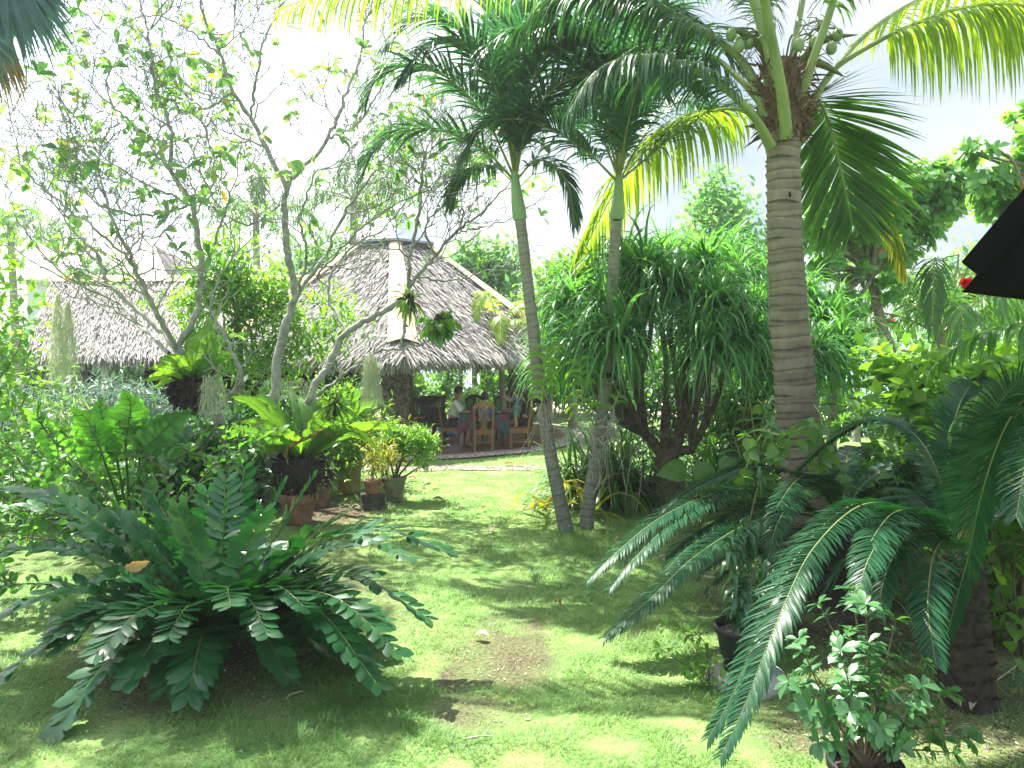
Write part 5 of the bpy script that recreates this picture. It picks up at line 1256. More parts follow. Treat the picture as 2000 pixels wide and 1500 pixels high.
# ------------------------------------------------------------------ bird's nest ferns
def nest_fern(label, center, fr, seed, mats, mound=None, name='nest_fern', pot=None, nmax=.10):
    t = thing(name, label, 'fern', pot[0] if pot else center)
    if pot: add_pot(t, *pot[1:])
    if mound:
        rg = RG(seed); mb = MB(); c, r = np.asarray(mound[0]), np.asarray(mound[1])
        for i in range(520):
            d = nrm(rg.normal(0, 1, 3)); p = c + d * r * rg.uniform(.55, 1)
            strips(mb, p, d + Z * rg.uniform(-.8, .6), rg.normal(0, 1, 3), rg.uniform(.06, .18), rg.uniform(.01, .045), 3, .5, [1, .8, .2], .2, 0, rg.random())
        ball(mb, c, r * .86, 14); mb.build('root_mass', M['root'], t)
    for i, (P, w, mt) in enumerate(fr):
        mb = MB(); broadleaf(mb, P, w * 1.35, STRAP, seed + i, 52, 9, .010, 22, nmax, .22, rib=.007, slant=.25, side0=np.cross(P[-1] - P[0], np.array([0, .78, .62]))); mb.build('frond', [M[mt], M['rachis_dark']], t)
    return t
YN = 10.1
pb_ = G(585, 1019); nc = W(590, 905, YN)
def nf(tip, dY, w, mt='fern', lift=.25, k=None):
    e = W(tip[0], tip[1], YN + dY); e = nc + (e - nc) * 1.14; s = nc + Z * .02; ch = e - s; ln = np.linalg.norm(ch)
    return ([s, s + ch * .35 + Z * ln * lift * .5, s + ch * .7 + Z * ln * lift * .55, e], w, mt)
nest_fern("nest fern with broad rippled fronds over a shaggy black root ball in terracotta", nc, [
 nf((468, 792), .1, .20), nf((480, 835), -.3, .19), nf((535, 812), .2, .18), nf((585, 790), .4, .20, 'fern'), nf((625, 788), .45, .19), nf((545, 850), -.5, .17, 'bright'), nf((690, 820), .5, .18, 'bright'), nf((735, 800), .3, .17, 'fern'), nf((760, 850), .0, .15, 'bright'),
 nf((742, 925), -.5, .16, 'fern', .55), nf((470, 920), -.2, .19, 'mid', .5), nf((505, 900), -.6, .17, 'fern', .5), nf((440, 870), .3, .18, 'mid', .3), nf((650, 830), -.5, .17, 'fern'), nf((700, 860), -.5, .16, 'fern', .3), nf((640, 800), -.2, .18, 'bright', .1), nf((505, 790), .6, .18, 'mid'), nf((720, 780), .8, .16, 'mid'), nf((560, 770), .7, .18, 'mid')], 800, M, (W(585, 922, YN), (.40, .34, .26)),
 pot=((pb_[0], YN, 0), (pb_[0], YN, 0), .40, .235, .155, 'terracotta', .11))
mb = MB(); broadleaf(mb, [nc + np.array([-.05, -.42, .05]), nc + np.array([-.02, -.5, .25]), W(617, 850, YN - .5), W(630, 843, YN - .52), W(650, 858, YN - .55)], .13, STRAP, 3, 40, 9, .012, 9, .15, .5, rib=.008); tag(mb.build('dead_frond', [M['dead_leaf'], M['root']]), 'brown dead frond curled over the front of the potted nest fern', 'leaf')
# nest fern lodged in the frangipani fork
ne = W(372, 745, 9.4)
nest_fern("bird's nest fern lodged in the fork of the left frangipani, tall upright fronds", ne, [([ne, ne + (W(a, b, 9.4 + d) - ne) * .5 + Z * .08, W(a, b, 9.4 + d)], w, mt) for a, b, d, w, mt in
 [(425, 610, .1, .16, 'fern'), (400, 640, -.2, .15, 'bright'), (370, 625, .3, .15, 'fern'), (330, 690, -.3, .13, 'bright'), (290, 720, -.1, .12, 'lime'), (300, 760, -.3, .12, 'bright'), (450, 650, .3, .15, 'mid'), (310, 700, .3, .13, 'bright'), (470, 690, -.2, .13, 'mid'), (345, 720, -.5, .12, 'mid'), (280, 745, .2, .10, 'bright')]], 840, M, (W(372, 765, 9.4), (.22, .2, .2)))
# dark leafy clump at the foot of the left tree
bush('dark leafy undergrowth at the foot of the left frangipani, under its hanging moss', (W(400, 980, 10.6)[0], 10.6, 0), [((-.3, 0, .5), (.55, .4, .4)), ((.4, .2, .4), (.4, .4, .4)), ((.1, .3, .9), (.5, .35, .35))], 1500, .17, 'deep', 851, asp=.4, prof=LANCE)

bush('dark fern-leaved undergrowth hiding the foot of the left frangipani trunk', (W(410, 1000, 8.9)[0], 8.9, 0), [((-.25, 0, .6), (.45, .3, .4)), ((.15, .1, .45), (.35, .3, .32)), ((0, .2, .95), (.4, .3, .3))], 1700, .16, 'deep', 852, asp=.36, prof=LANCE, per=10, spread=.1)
bush('mid green leafy shrub between the big bright leaf and the frangipani trunks', (W(330, 1000, 9.0)[0], 9.0, 0), [((0, 0, .75), (.5, .3, .4)), ((-.6, 0, .6), (.5, .3, .45)), ((.3, .2, 1.1), (.4, .3, .3))], 1700, .13, 'mid', 853, asp=.5, per=10, spread=.1)
# hanging moss
def moss(label, top, bot, w0, w1, n, seed, Y, name='hanging_moss'):
    rg = RG(seed); a, b = W(top[0], top[1], Y), W(bot[0], bot[1], Y); mb = MB(); L = np.linalg.norm(b - a)
    u = rg.random(n) ** 1.0; base = a + (b - a) * u[:, None] * .75; rad = (w0 + (w1 - w0) * u)
    an = rg.uniform(0, 6.28, n); q = np.sqrt(rg.random(n)); base = base + np.stack([np.cos(an) * rad * q, np.sin(an) * rad * q, 0 * an], -1)
    strips(mb, base, -Z + np.stack([np.cos(an), np.sin(an), 0 * an], -1) * .18 + rg.normal(0, .16, (n, 3)), rg.normal(0, 1, (n, 3)), rg.uniform(.08, .30, n) * min(L, 1.2), .0034, 5, .1, [1, 1, .8, .6, .3], 0, 0, rg.random(n), wob=rg.normal(0, .25, (n, 3)))
    return tag(mb.build(name, M['moss'], origin=a), label, 'moss', 'moss hanging from the frangipani trees')
moss('grey hanging moss, darker left-hand beard of the twin beards before the thatched house', (113, 570), (112, 765), .015, .09, 650, 861, 8.6)
moss('grey-green hanging moss, right-hand beard of the twin beards before the thatched house', (133, 585), (135, 780), .015, .12, 650, 862, 8.6)
moss('thick column of pale shaggy moss hanging beside the stone pillar', (724, 690), (727, 805), .06, .13, 1300, 863, 9.4)
moss('moss beard hanging low between the stems of the left frangipani', (415, 730), (422, 830), .10, .20, 900, 864, 9.0)
moss('thin moss wisps hanging right of the tall dark forked stem', (580, 740), (585, 790), .2, .3, 500, 865, 9.6)
# epiphytes on the sweeping limb
def epiphyte(label, c, Y, n, L, w, mat, seed, down=.2, name='epiphyte', cat='plant', core=.09):
    rg = RG(seed); p = W(c[0], c[1], Y); mb = MB(); t = thing(name, label, cat, p)
    D = nrm(rg.normal(0, 1, (n, 3)) - Z * down); strips(mb, p + D * .05, D, rg.normal(0, 1, (n, 3)), L * rg.uniform(.5, 1.1, n), w * rg.uniform(.6, 1.2, n), 4, .7, OVAL, .2, 0, rg.random(n)); mb.build('foliage', M[mat], t)
    mb = MB(); 
    for i in range(60):
        d = nrm(rg.normal(0, 1, 3)); strips(mb, p + d * core * .5, d - Z * .4, rg.normal(0, 1, 3), rg.uniform(.06, .2), .012, 3, .5, None, 0, 0, .5)
    ball(mb, p, (core * .7, core * .7, core * 1.4), 10); mb.build('root_mass', M['root'], t)
epiphyte('leafy epiphyte with a dark root spike hung before the pavilion roof', (856, 632), 9.3, 60, .26, .11, 'fern', 871, .5)
epiphyte('straggling epiphyte clinging under the sweeping limb left of the roof ridge', (800, 590), 9.7, 70, .28, .03, 'bright', 872, .3)
epiphyte('grassy dark rooted epiphyte among the trunks left of the stone pillar', (655, 795), 9.6, 90, .26, .035, 'bright', 873, -.4)

# ------------------------------------------------------------------ pots on the left of the lawn
YO = 12.3; b = G(681, 684 + 3400 / YO); t = thing('potted_plant', 'large yellowish barrel pot with trailing greenery, behind the root ball fern', 'potted plant', (b[0], YO, 0))
add_pot(t, (b[0], YO, 0), .52, .215, .165, 'olive_pot', .05); mb = MB(); leaf_cloud(mb, [(np.array([b[0] + .03, YO, .68]), (.3, .25, .22))], 420, .16, 881, per=8, asp=.3, prof=LANCE); mb.build('foliage', M['fern'], t)
YO = 11.6; b = G(771, 684 + 3400 / YO); GPX = b
t = thing('potted_shrub', 'old green-stained pot with a clipped light green shrub leaning right toward the pavilion', 'potted plant', (b[0], YO, 0))
add_pot(t, (b[0], YO, 0), .36, .165, .115, 'green_pot', .045)
mb = MB(); leaf_cloud(mb, [(W(800, 858, YO), (.34, .30, .18)), (W(770, 862, YO), (.28, .26, .16)), (W(825, 890, YO + .1), (.2, .2, .13)), (W(835, 915, YO - .1), (.13, .14, .07)), (W(765, 838, YO), (.2, .2, .1)), (W(845, 870, YO), (.1, .16, .1))], 3600, .085, 882, per=9, spread=.05, asp=.36, prof=LANCE, hole=.35); mb.build('foliage', M['lime'], t)
mb = MB(); q = np.array([b[0], YO, .3]); limbs(mb, q, [W(800, 860, YO), W(770, 860, YO), W(825, 890, YO), W(835, 912, YO), W(750, 850, YO), W(840, 865, YO)], .02, 883); mb.build('stem', M['twig'], t)
YO = 11.0; b = G(728, 684 + 3400 / YO); sb = W(728, 990, YO)
st = thing('tree_stump', 'black rotting tree stump serving as a plant stand', 'stump', (b[0], YO, 0)); mb = MB(); rg = RG(19)
a = np.linspace(0, 2 * PI, 22, endpoint=False); pr = [(.19, -.04), (.165, .06), (.16, .16), (.175, .20), (.168, .215), (0, .205)]
V = np.array([[b[0] + r * math.cos(q) * (1 + .12 * math.sin(3 * q) + .06 * math.sin(7 * q + z * 20)), YO + r * math.sin(q) * (1 + .1 * math.cos(2 * q)), z + .01 * math.sin(5 * q)] for r, z in pr for q in a])
mb.add(V, [[i * 22 + j, i * 22 + (j + 1) % 22, (i + 1) * 22 + (j + 1) % 22, (i + 1) * 22 + j] for i in range(5) for j in range(22)]); mb.build('stump_wood', M['stump'], st)
t = thing('potted_plant', 'small ribbed terracotta pot of yellow-leaved plant standing on the black stump', 'potted plant', (b[0], YO, .212))
add_pot(t, (b[0], YO, .215), .20, .120, .092, 'terracotta', .045, 60, .02, 20)
mb = MB(); leaf_cloud(mb, [(W(735, 905, YO), (.13, .13, .16)), (W(760, 885, YO), (.13, .12, .10)), (W(725, 880, YO), (.12, .1, .12))], 420, .10, 885, per=8, spread=.06, asp=.25, prof=LANCE); mb.build('foliage', M['croton'], t)
mb = MB(); limbs(mb, np.array([b[0], YO, .38]), [W(735, 880, YO), W(762, 880, YO), W(722, 870, YO)], .010, 886); mb.build('stem', M['twig'], t)
bush('yellow and orange spotted croton behind the small ribbed pot', (W(750, 955, 12.6)[0], 12.6, 0), [((-.02, 0, .75), (.26, .2, .2)), ((.12, 0, .5), (.2, .2, .16))], 420, .13, 'croton', 887, asp=.28, prof=LANCE, per=8, name='croton', cat='plant')
YO = 10.1; b = G(322, 684 + 3400 / YO)
t = thing('potted_plant', 'wide terracotta pot half hidden by the straggling shrub at left, front of two', 'potted plant', (b[0], YO, 0)); add_pot(t, (b[0], YO, 0), .36, .215, .17, 'terracotta', .07)
mb = MB(); leaf_cloud(mb, [(np.array([b[0], YO, .5]), (.22, .2, .14))], 160, .14, 888, per=8, asp=.4); mb.build('foliage', M['mid'], t)
YO = 11.2; b = G(296, 684 + 3400 / YO)
t = thing('potted_plant', 'terracotta pot standing behind the wide one, left of the lawn', 'potted plant', (b[0], YO, 0)); add_pot(t, (b[0], YO, 0), .46, .18, .14, 'terracotta', .06)
mb = MB(); leaf_cloud(mb, [(np.array([b[0], YO, .72]), (.28, .25, .2))], 260, .16, 889, per=8, asp=.35); mb.build('foliage', M['fern'], t)
YO = 11.3; b = G(505, 684 + 3400 / YO)
t = thing('potted_plant', 'dark clay pot in shade left of the root ball fern', 'potted plant', (b[0], YO, 0)); add_pot(t, (b[0], YO, 0), .38, .19, .14, 'terra_old', .06)
mb = MB(); leaf_cloud(mb, [(np.array([b[0], YO, .7]), (.3, .28, .25))], 360, .17, 890, per=8, asp=.3, prof=LANCE); mb.build('foliage', M['deep'], t)
YO = 11.2; b = G(628, 684 + 3400 / YO)
t = thing('potted_plant', 'mossy narrow clay pot tucked behind the root ball fern, on its right', 'potted plant', (b[0], YO, 0)); add_pot(t, (b[0], YO, 0), .34, .13, .10, 'terra_old', .05)
mb = MB(); leaf_cloud(mb, [(np.array([b[0], YO, .5]), (.16, .16, .16))], 130, .14, 891, per=8, asp=.3, prof=LANCE); mb.build('foliage', M['fern'], t)

# ------------------------------------------------------------------ shrubs along the left and under the house eave
bush('silvery narrow-leaved shrub under the thatched eave at far left', (W(60, 880, 14.5)[0], 14.5, 0), [((-.5, 0, 1.0), (.8, .6, .75)), ((.4, .2, .95), (.7, .6, .7)), ((-1.1, 0, .8), (.7, .6, .6))], 3800, .20, 'silver', 901, asp=.16, prof=LANCE, per=12, spread=.10)
bush('silvery narrow-leaved shrub between the house posts, right of the twin moss beards', (W(225, 880, 15)[0], 15, 0), [((0, 0, 1.15), (.8, .5, .55)), ((.7, .2, .9), (.6, .5, .6))], 2600, .19, 'silver', 902, asp=.16, prof=LANCE, per=12, spread=.10)
bush('deep green hedge shrub in the shade below the silvery leaves', (W(70, 930, 13.2)[0], 13.2, 0), [((-.6, 0, .55), (.9, .5, .5)), ((.5, 0, .55), (.8, .5, .5)), ((1.4, .2, .5), (.7, .5, .45))], 3200, .12, 'deep', 903, per=12, spread=.1)
bush('yellow-green bamboo-like clump beside the house post behind the moss beards', (W(120, 880, 14)[0], 14, 0), [((0, 0, 1.0), (.35, .3, .6))], 500, .17, 'bright', 904, asp=.14, prof=LANCE, per=8)
bush('fresh green leafy shrub under the frangipani trunks, above the pots', (W(610, 930, 12)[0], 12, 0), [((-.3, 0, 1.1), (.6, .4, .5)), ((.4, 0, 1.3), (.55, .4, .45)), ((0, .2, .7), (.7, .4, .4)), ((-.9, .1, 1.2), (.5, .4, .5))], 3600, .14, 'bright', 905, per=11, spread=.12, asp=.34, prof=LANCE, hole=.5)
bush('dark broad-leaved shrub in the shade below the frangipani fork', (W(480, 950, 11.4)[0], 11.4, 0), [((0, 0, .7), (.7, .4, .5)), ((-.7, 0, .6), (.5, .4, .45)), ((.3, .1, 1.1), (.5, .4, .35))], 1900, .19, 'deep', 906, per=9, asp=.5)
bush('twiggy shrub with white-lit leaves left of the stone pillar', (W(690, 900, 13.4)[0], 13.4, 0), [((-.1, 0, 1.2), (.5, .4, .5)), ((-.5, 0, .9), (.5, .4, .5)), ((.2, 0, .8), (.35, .3, .4))], 2200, .13, 'mid', 907, per=10, asp=.3, prof=LANCE, hole=.5)
bush('yellow-green shrub at the extreme left edge under the pale palm', (W(-20, 880, 12)[0], 12, 0), [((0, 0, 2.2), (.9, .6, .9)), ((-.2, 0, 3.2), (.8, .6, .7)), ((.3, 0, 1.5), (.6, .5, .6))], 2600, .17, 'bright', 908, per=10, spread=.2, hole=.8)
bush('low leafy shrub at the left edge behind the straggling hibiscus', (W(40, 960, 9.8)[0], 9.8, 0), [((0, 0, .5), (.7, .4, .45)), ((-.5, 0, .9), (.5, .4, .4)), ((.6, .1, .45), (.5, .4, .35))], 1500, .14, 'mid', 909, per=9, asp=.5)

# ------------------------------------------------------------------ under the ponytail tree
YO = 10.95; b = G(1230, 684 + 3400 / YO)
def straps(c, n, L, w, seed, mat, el=(.3, 1.4), g=.9, mb=None):
    rg = RG(seed); mb = mb or MB(); a = rg.uniform(0, 6.28, n); e = rg.uniform(el[0], el[1], n)
    D = np.stack([np.cos(a) * np.cos(e), np.sin(a) * np.cos(e), np.sin(e)], -1)
    strips(mb, np.repeat(np.asarray(c, float)[None], n, 0) + rg.normal(0, .03, (n, 3)) * np.array([1, 1, .3]), D, np.stack([-np.sin(a), np.cos(a), 0 * a], -1), L * rg.uniform(.6, 1.1, n), w, 6, g * rg.uniform(.6, 1.4, n), [.7, 1, 1, .8, .4, .03], .3, 0, rg.random(n)); return mb
t = thing('potted_lily', 'terracotta pot of strap-leaved lily under the ponytail tree', 'potted plant', (b[0], YO, 0)); add_pot(t, (b[0], YO, 0), .265, .150, .105, 'terra_old', .09)
straps((b[0], YO, .25), 34, .55, .030, 911, 'mid').build('foliage', M['mid'], t)
def clump(label, px, Y, n, L, w, seed, mat, z=.02, name='strap_leaf_clump', el=(.5, 1.45), g=.8, dx=.25, cat='plant', group=None):
    rg = RG(seed); x = W(px, 900, Y)[0]; t = thing(name, label, cat, (x, Y, 0), group); mb = MB()
    for i in range(5): straps((x + rg.normal(0, dx), Y + rg.normal(0, dx * .6), z), n // 5, L, w, seed + i, mat, el, g, mb)
    mb.build('foliage', M[mat], t); return t
clump('dense fern-like clump with drooping green blades behind the right slim palm', 1165, 11.3, 230, 1.45, .042, 920, 'fern', .1)
clump('yellowing strap leaves hanging beside the left slim palm', 1108, 10.4, 25, 1.15, .075, 926, 'yellow_frond', .15, el=(.3, 1.2))
clump('dark strap leaves growing around the ponytail trunk base', 1275, 11.4, 190, 1.05, .036, 932, 'deep')
clump('green strap leaves right of the heart-leaved plant', 1440, 11.0, 160, .9, .026, 938, 'mid')
clump('variegated yellow-striped strap plant beside the coconut trunk', 1500, 9.8, 90, .8, .045, 944, 'lime')
clump('tall dark strap clump shading the ground behind the ponytail stems', 1400, 12.4, 220, 1.5, .04, 950, 'deep', el=(.7, 1.5))
clump('blade-leaved clump filling the shade left of the ponytail trunk', 1215, 11.6, 260, 1.6, .04, 956, 'mid')
# broad blue-green palm leaf in the shade
mb = MB(); frond('x', None, [W(1165, 900, 10.9), W(1190, 850, 10.8), W(1240, 830, 10.7), W(1300, 850, 10.6)], 30, .35, .03, [M['palm_dark'], M['rachis_dark']], 961, .1); x = bpy.data.objects['x']; x.name = 'palm_leaf'
tag(x, 'dark feather leaf arching behind the right slim palm at waist height', 'leaf')
# heart leaves
YH = 9.6; hb0 = G(1365, 684 + 3400 / YH)
t = thing('heart_leaf_plant', 'taro-like plant with three round heart leaves in front of the ponytail trunk', 'plant', (hb0[0], YH, 0))
for i, (cx, cy, dx, dy, w, dY) in enumerate([(1330, 920, -50, 8, .27, -.2), (1376, 915, -2, 55, .27, -.3), (1375, 890, 15, -14, .22, .1), (1412, 905, 40, 10, .18, .1), (1345, 975, 10, 40, .14, -.2), (1430, 925, 20, 40, .18, .2)]):
    p0 = W(cx, cy, YH + dY); e = W(cx + dx, cy + dy, YH + dY - .05); mb = MB(); broadleaf(mb, [p0 - (e - p0) * .22, p0 + (e - p0) * .3 + np.array([0, -.03, .02]), e + np.array([0, -.02, 0])], w, [.45, .85, 1, 1, .9, .75, .5, .22, .02], 970 + i, 24, 9, .004, 5, .02, .10, side0=(dy * .01 if abs(dx) < 30 else .1, .3, 1) if abs(dx) >= 30 else (1, .1, .1))
    tube(mb, cr([np.array([hb0[0], YH, 0]), (np.array([hb0[0], YH, .2]) + p0) / 2, p0], 10), .010, 5, 1); mb.build('leaf', [M['fern'], M['stemgreen']], t)
# ginger stems
def ginger(label, base_px, Y, tops, seed, L=.30, w=.034, mat='mid', name='ginger_plant'):
    x = W(base_px, 900, Y)[0]; t = thing(name, label, 'plant', (x, Y, 0)); rg = RG(seed)
    for i, (px, py, dY) in enumerate(tops):
        e = W(px, py, Y + dY); s = np.array([x + rg.normal(0, .08), Y + rg.normal(0, .08), 0]); P = cr([s, (s + e) / 2 + np.array([(e[0] - s[0]) * -.12, 0, 0]), e], 20)
        mb = MB(); tube(mb, P, np.linspace(.012, .006, 20), 5, 1); k = 18; tt = np.linspace(.35, 1, k); B = np.column_stack([np.interp(tt, np.linspace(0, 1, 20), P[:, c]) for c in range(3)])
        sg = np.where(np.arange(k) % 2, 1, -1)[:, None]; pl = nrm(np.array([1, rg.normal(0, .4), 0])); T = nrm(P[-1] - P[-4])
        D = T * .55 + pl * sg; strips(mb, B, D, np.cross(D, np.cross(pl, T)), L * np.interp(tt, [.35, .6, .9, 1], [.6, 1, .95, .5]), w, 5, .8, LANCE, .2, 0, rg.random(k)); mb.build('stem', [M[mat], M['stemgreen']], t)
ginger('ginger-like plant with ladder-like narrow leaves left of the coconut trunk', 1485, 8.9, [(1462, 765, 0), (1500, 790, .2), (1430, 840, .2), (1480, 850, -.2), (1520, 850, .1)], 981)
# vine with heart leaves climbing the coconut trunk
def vine(label, name, paths, Y, leaf, size, seed, per=.09, base=None):
    rg = RG(seed); t = thing(name, label, 'vine', base if base is not None else WP(paths[0], Y)[0]); st, lf = MB(), MB()
    for pp in paths:
        P = cr(WP(pp, Y), 26); tube(st, P, .007, 5); ln = np.sum(np.linalg.norm(np.diff(P, axis=0), axis=1)); k = int(ln / per); i = rg.integers(1, 25, k)
        D = rg.normal(0, .6, (k, 3)) - Z * .5 + np.array([0, -.3, 0]); strips(lf, P[i] + rg.normal(0, .03, (k, 3)), D, np.cross(D, np.array([0, -1, .3]) + rg.normal(0, .3, (k, 3))), size * rg.uniform(.6, 1.2, k), size * .8, 4, .3, HEARTP, .15, 0, rg.random(k))
    st.build('stem', M['stemgreen'], t); lf.build('foliage', M[leaf], t)
vine('heart-leaved vine scrambling across the base of the coconut trunk', 'vine', [[(1440, 860, 0), (1480, 840, -.2), (1530, 850, -.3), (1590, 830, -.3), (1640, 850, -.2)], [(1490, 900), (1540, 870, -.3), (1600, 880, -.3), (1650, 930, -.2)], [(1600, 950, 0), (1600, 890, -.3), (1605, 820, -.35), (1590, 790, -.3)], [(1490, 870, .2), (1510, 820, .2), (1480, 780, .2)], [(1580, 960), (1640, 940), (1690, 960), (1720, 930)], [(1450, 940), (1470, 880), (1500, 830)]], 6.7, 'fern', .115, 991, .045)

# ------------------------------------------------------------------ orchids tied to the slim palms
def orchid(label, stem, Y, seed, n=18, L=.30):
    rg = RG(seed); P = cr(WP(stem, Y), 20); t = thing('vanda_orchid', label, 'orchid', P[0]); mb = MB(); tube(mb, P, .011, 6, 1)
    tt = np.linspace(.15, 1, n); B = np.column_stack([np.interp(tt, np.linspace(0, 1, 20), P[:, c]) for c in range(3)]); sg = np.where(np.arange(n) % 2, 1, -1)[:, None]; pl = nrm(np.array([1, rg.normal(0, .3), 0])); T = nrm(P[-1] - P[0])
    D = T * .8 + pl * sg + rg.normal(0, .3, (n, 3)); strips(mb, B, D, np.cross(D, np.cross(pl, T)), L * rg.uniform(.7, 1.05, n), .042, 6, .9, [.9, 1, 1, .95, .8, .15], .5, 0, rg.uniform(.2, .9, n)); mb.build('foliage', [M['bright'], M['stemgreen']], t)
    mb = MB()
    for i in range(14):
        s = P[rg.integers(0, 9)]; e = s + np.array([rg.normal(0, .12), rg.normal(0, .1), -rg.uniform(.15, .75)]); tube(mb, cr([s, (s + e) / 2 + rg.normal(0, .06, 3), e], 9), .0032, 4)
    mb.build('aerial_root', M['aerial'], t)
orchid('vanda orchid with arching fleshy leaves tied to the left slim palm', [(1058, 800), (1062, 750), (1066, 700), (1070, 680)], 9.25, 1001)
orchid('vanda orchid growing left of the right slim palm, leaves lit yellow', [(1160, 830), (1140, 790, -.05), (1135, 740, -.1), (1132, 705, -.1)], 9.35, 1002)
orchid('small orchid with two pale yellow leaves on the right side of the right slim palm', [(1190, 800), (1203, 785), (1208, 765)], 9.4, 1003, 5, .22)
def root_nest(label, c, Y, n, seed, r=.22):
    rg = RG(seed); p = W(c[0], c[1], Y); mb = MB()
    for i in range(n):
        a = rg.uniform(0, 6.28); rr = r * rg.uniform(.4, 1.1); z = rg.normal(0, .10); a2 = a + rg.uniform(.8, 2.4)
        q = [p + np.array([math.cos(u) * rr * (.5 + .6 * k / 4), math.sin(u) * rr * .8, z + rg.normal(0, .03) + .05 * math.cos(u)]) for k, u in enumerate(np.linspace(a, a2, 5))]
        tube(mb, cr(q, 12), .0042, 4)
    for i in range(14):
        s = p + np.array([rg.normal(0, .12), rg.normal(-.06, .05), rg.uniform(-.1, .1)]); e = s + np.array([rg.normal(0, .08), 0, -rg.uniform(.3, 1.0)]); tube(mb, cr([s, (s + e) / 2 + rg.normal(0, .05, 3), e], 9), .0035, 4)
    return tag(mb.build('orchid_roots', M['aerial'], origin=p), label, 'roots')
root_nest('tangle of pale aerial roots wrapped round the right slim palm trunk', (1180, 845), 9.55, 60, 1011)
for (c, Y, lab) in (((1186, 733), 9.55, 'black tie band wrapped on the right slim palm trunk'), ((1055, 782), 9.42, 'dark tie band wrapped on the left slim palm trunk below the orchid')):
    p = W(c[0], c[1], Y); mb = MB(); tube(mb, [p + Z * z for z in (-.035, -.02, .02, .035)], [.088, .102, .102, .088], 14, cap=False)
    tag(mb.build('tie_band', M['root'], origin=p), lab, 'band')

# ------------------------------------------------------------------ right side shrubs
bush('lime-green hibiscus bush with heart-shaped sunlit leaves, under the black roof corner', (W(1930, 900, 7.6)[0], 7.6, 0), [((-.1, 0, 1.75), (.75, .5, .45)), ((.5, -.2, 2.1), (.6, .5, .40)), ((.2, -.2, 1.5), (.8, .5, .5)), ((-.6, .1, 1.55), (.5, .4, .4)), ((.6, 0, 1.0), (.6, .5, .6)), ((.1, 0, .8), (.5, .4, .5))], 3300, .15, 'lime', 1101, per=9, spread=.12, asp=.72, prof=HEARTP, S=3, stems=16, hole=.6)
bush('green leafy vine bush at the right edge below the roof corner', (W(1990, 1000, 5.7)[0], 5.7, 0), [((.1, 0, 1.9), (.5, .4, .4)), ((.1, 0, 1.3), (.5, .4, .55)), ((-.25, 0, 1.5), (.4, .35, .3)), ((0, 0, .6), (.45, .35, .5))], 2300, .12, 'bright', 1102, per=9, spread=.1, asp=.7, prof=HEARTP, S=3, stems=12, hole=.5)
bush('yellow-green broad-leaved sapling left of the lime bush', (W(1790, 900, 10)[0], 10, 0), [((-.05, 0, 1.85), (.55, .4, .35)), ((.3, 0, 1.5), (.4, .35, .3)), ((-.3, 0, 2.1), (.35, .3, .2))], 900, .17, 'lime', 1103, per=8, spread=.13, asp=.6, prof=HEARTP, S=3)
bush('low vine-leaved shrub behind the arching cycad frond', (W(1800, 980, 9.2)[0], 9.2, 0), [((0, 0, .75), (.7, .4, .35)), ((-.6, 0, .6), (.6, .4, .3)), ((.7, 0, .8), (.6, .4, .4)), ((.3, .2, 1.05), (.4, .3, .25))], 2200, .14, 'bright', 1104, per=9, spread=.12, asp=.7, prof=HEARTP, S=3)
bush('leafy shrub right of the coconut trunk foot', (W(1680, 960, 8.4)[0], 8.4, 0), [((0, 0, .6), (.5, .35, .4)), ((.3, .1, .85), (.3, .3, .2)), ((-.2, 0, .3), (.4, .3, .25))], 900, .14, 'mid', 1105, per=8, asp=.7, prof=HEARTP, S=3)
bush('grey-green seaside bush behind the drooping strap leaves at right', (W(1670, 830, 21)[0], 21, 0), [((0, 0, .6), (1.0, .7, .5)), ((1.0, 0, .4), (.8, .6, .35)), ((-.8, 0, 1.2), (.6, .5, .5))], 2600, .18, 'far', 1106, per=10, spread=.16)
bush('silvery seaside bush before the strip of sea at right', (W(1735, 830, 20)[0], 20, 0), [((0, 0, .4), (.9, .6, .4)), ((.9, .2, .6), (.7, .6, .4))], 1600, .17, 'silver', 1107, per=10, spread=.16, asp=.3, prof=LANCE)
bush('dense green shrub filling the right edge behind the tall cycad frond', (W(2010, 900, 6.6)[0], 6.6, 0), [((0, 0, .8), (.55, .4, .7)), ((.3, 0, .4), (.5, .4, .4)), ((-.25, 0, .45), (.4, .35, .4))], 2000, .13, 'mid', 1108, per=9, asp=.6, prof=HEARTP, S=3)
bush('pale green shrub behind the yellow sapling, toward the sea', (W(1840, 830, 16)[0], 16, 0), [((0, 0, 1.5), (.9, .6, .8)), ((.7, 0, 1.2), (.8, .6, .8)), ((-.4, 0, .7), (.6, .5, .5))], 3000, .15, 'bright', 1109, per=10, spread=.14, hole=.8)
# urn with dark rosette plant
YU = 12.2; ub = G(1775, 684 + 3400 / YU); t = thing('urn_plant', 'dark green rosette plant bursting from a tall pedestal urn by the sea view', 'potted plant', (ub[0], YU, 0))
mb = MB(); zt = W(1775, 800, YU)[2]; lathe(mb, [(0, 0), (.16, 0), (.15, .06), (.06, .10), (.05, zt * .55), (.10, zt * .62), (.17, zt * .8), (.19, zt), (.15, zt - .02), (.12, zt - .08)], 20, 0, (ub[0], YU, 0)); mb.build('urn', M['root'], t)
rg = RG(77); k = 150; D = nrm(rg.normal(0, 1, (k, 3)) + Z * .5); mb = MB(); strips(mb, np.array([ub[0], YU, zt + .08]) + D * .1, D, rg.normal(0, 1, (k, 3)), rg.uniform(.2, .36, k), .07, 4, .5, OBOV, .2, 0, rg.random(k)); mb.build('foliage', M['deep'], t)
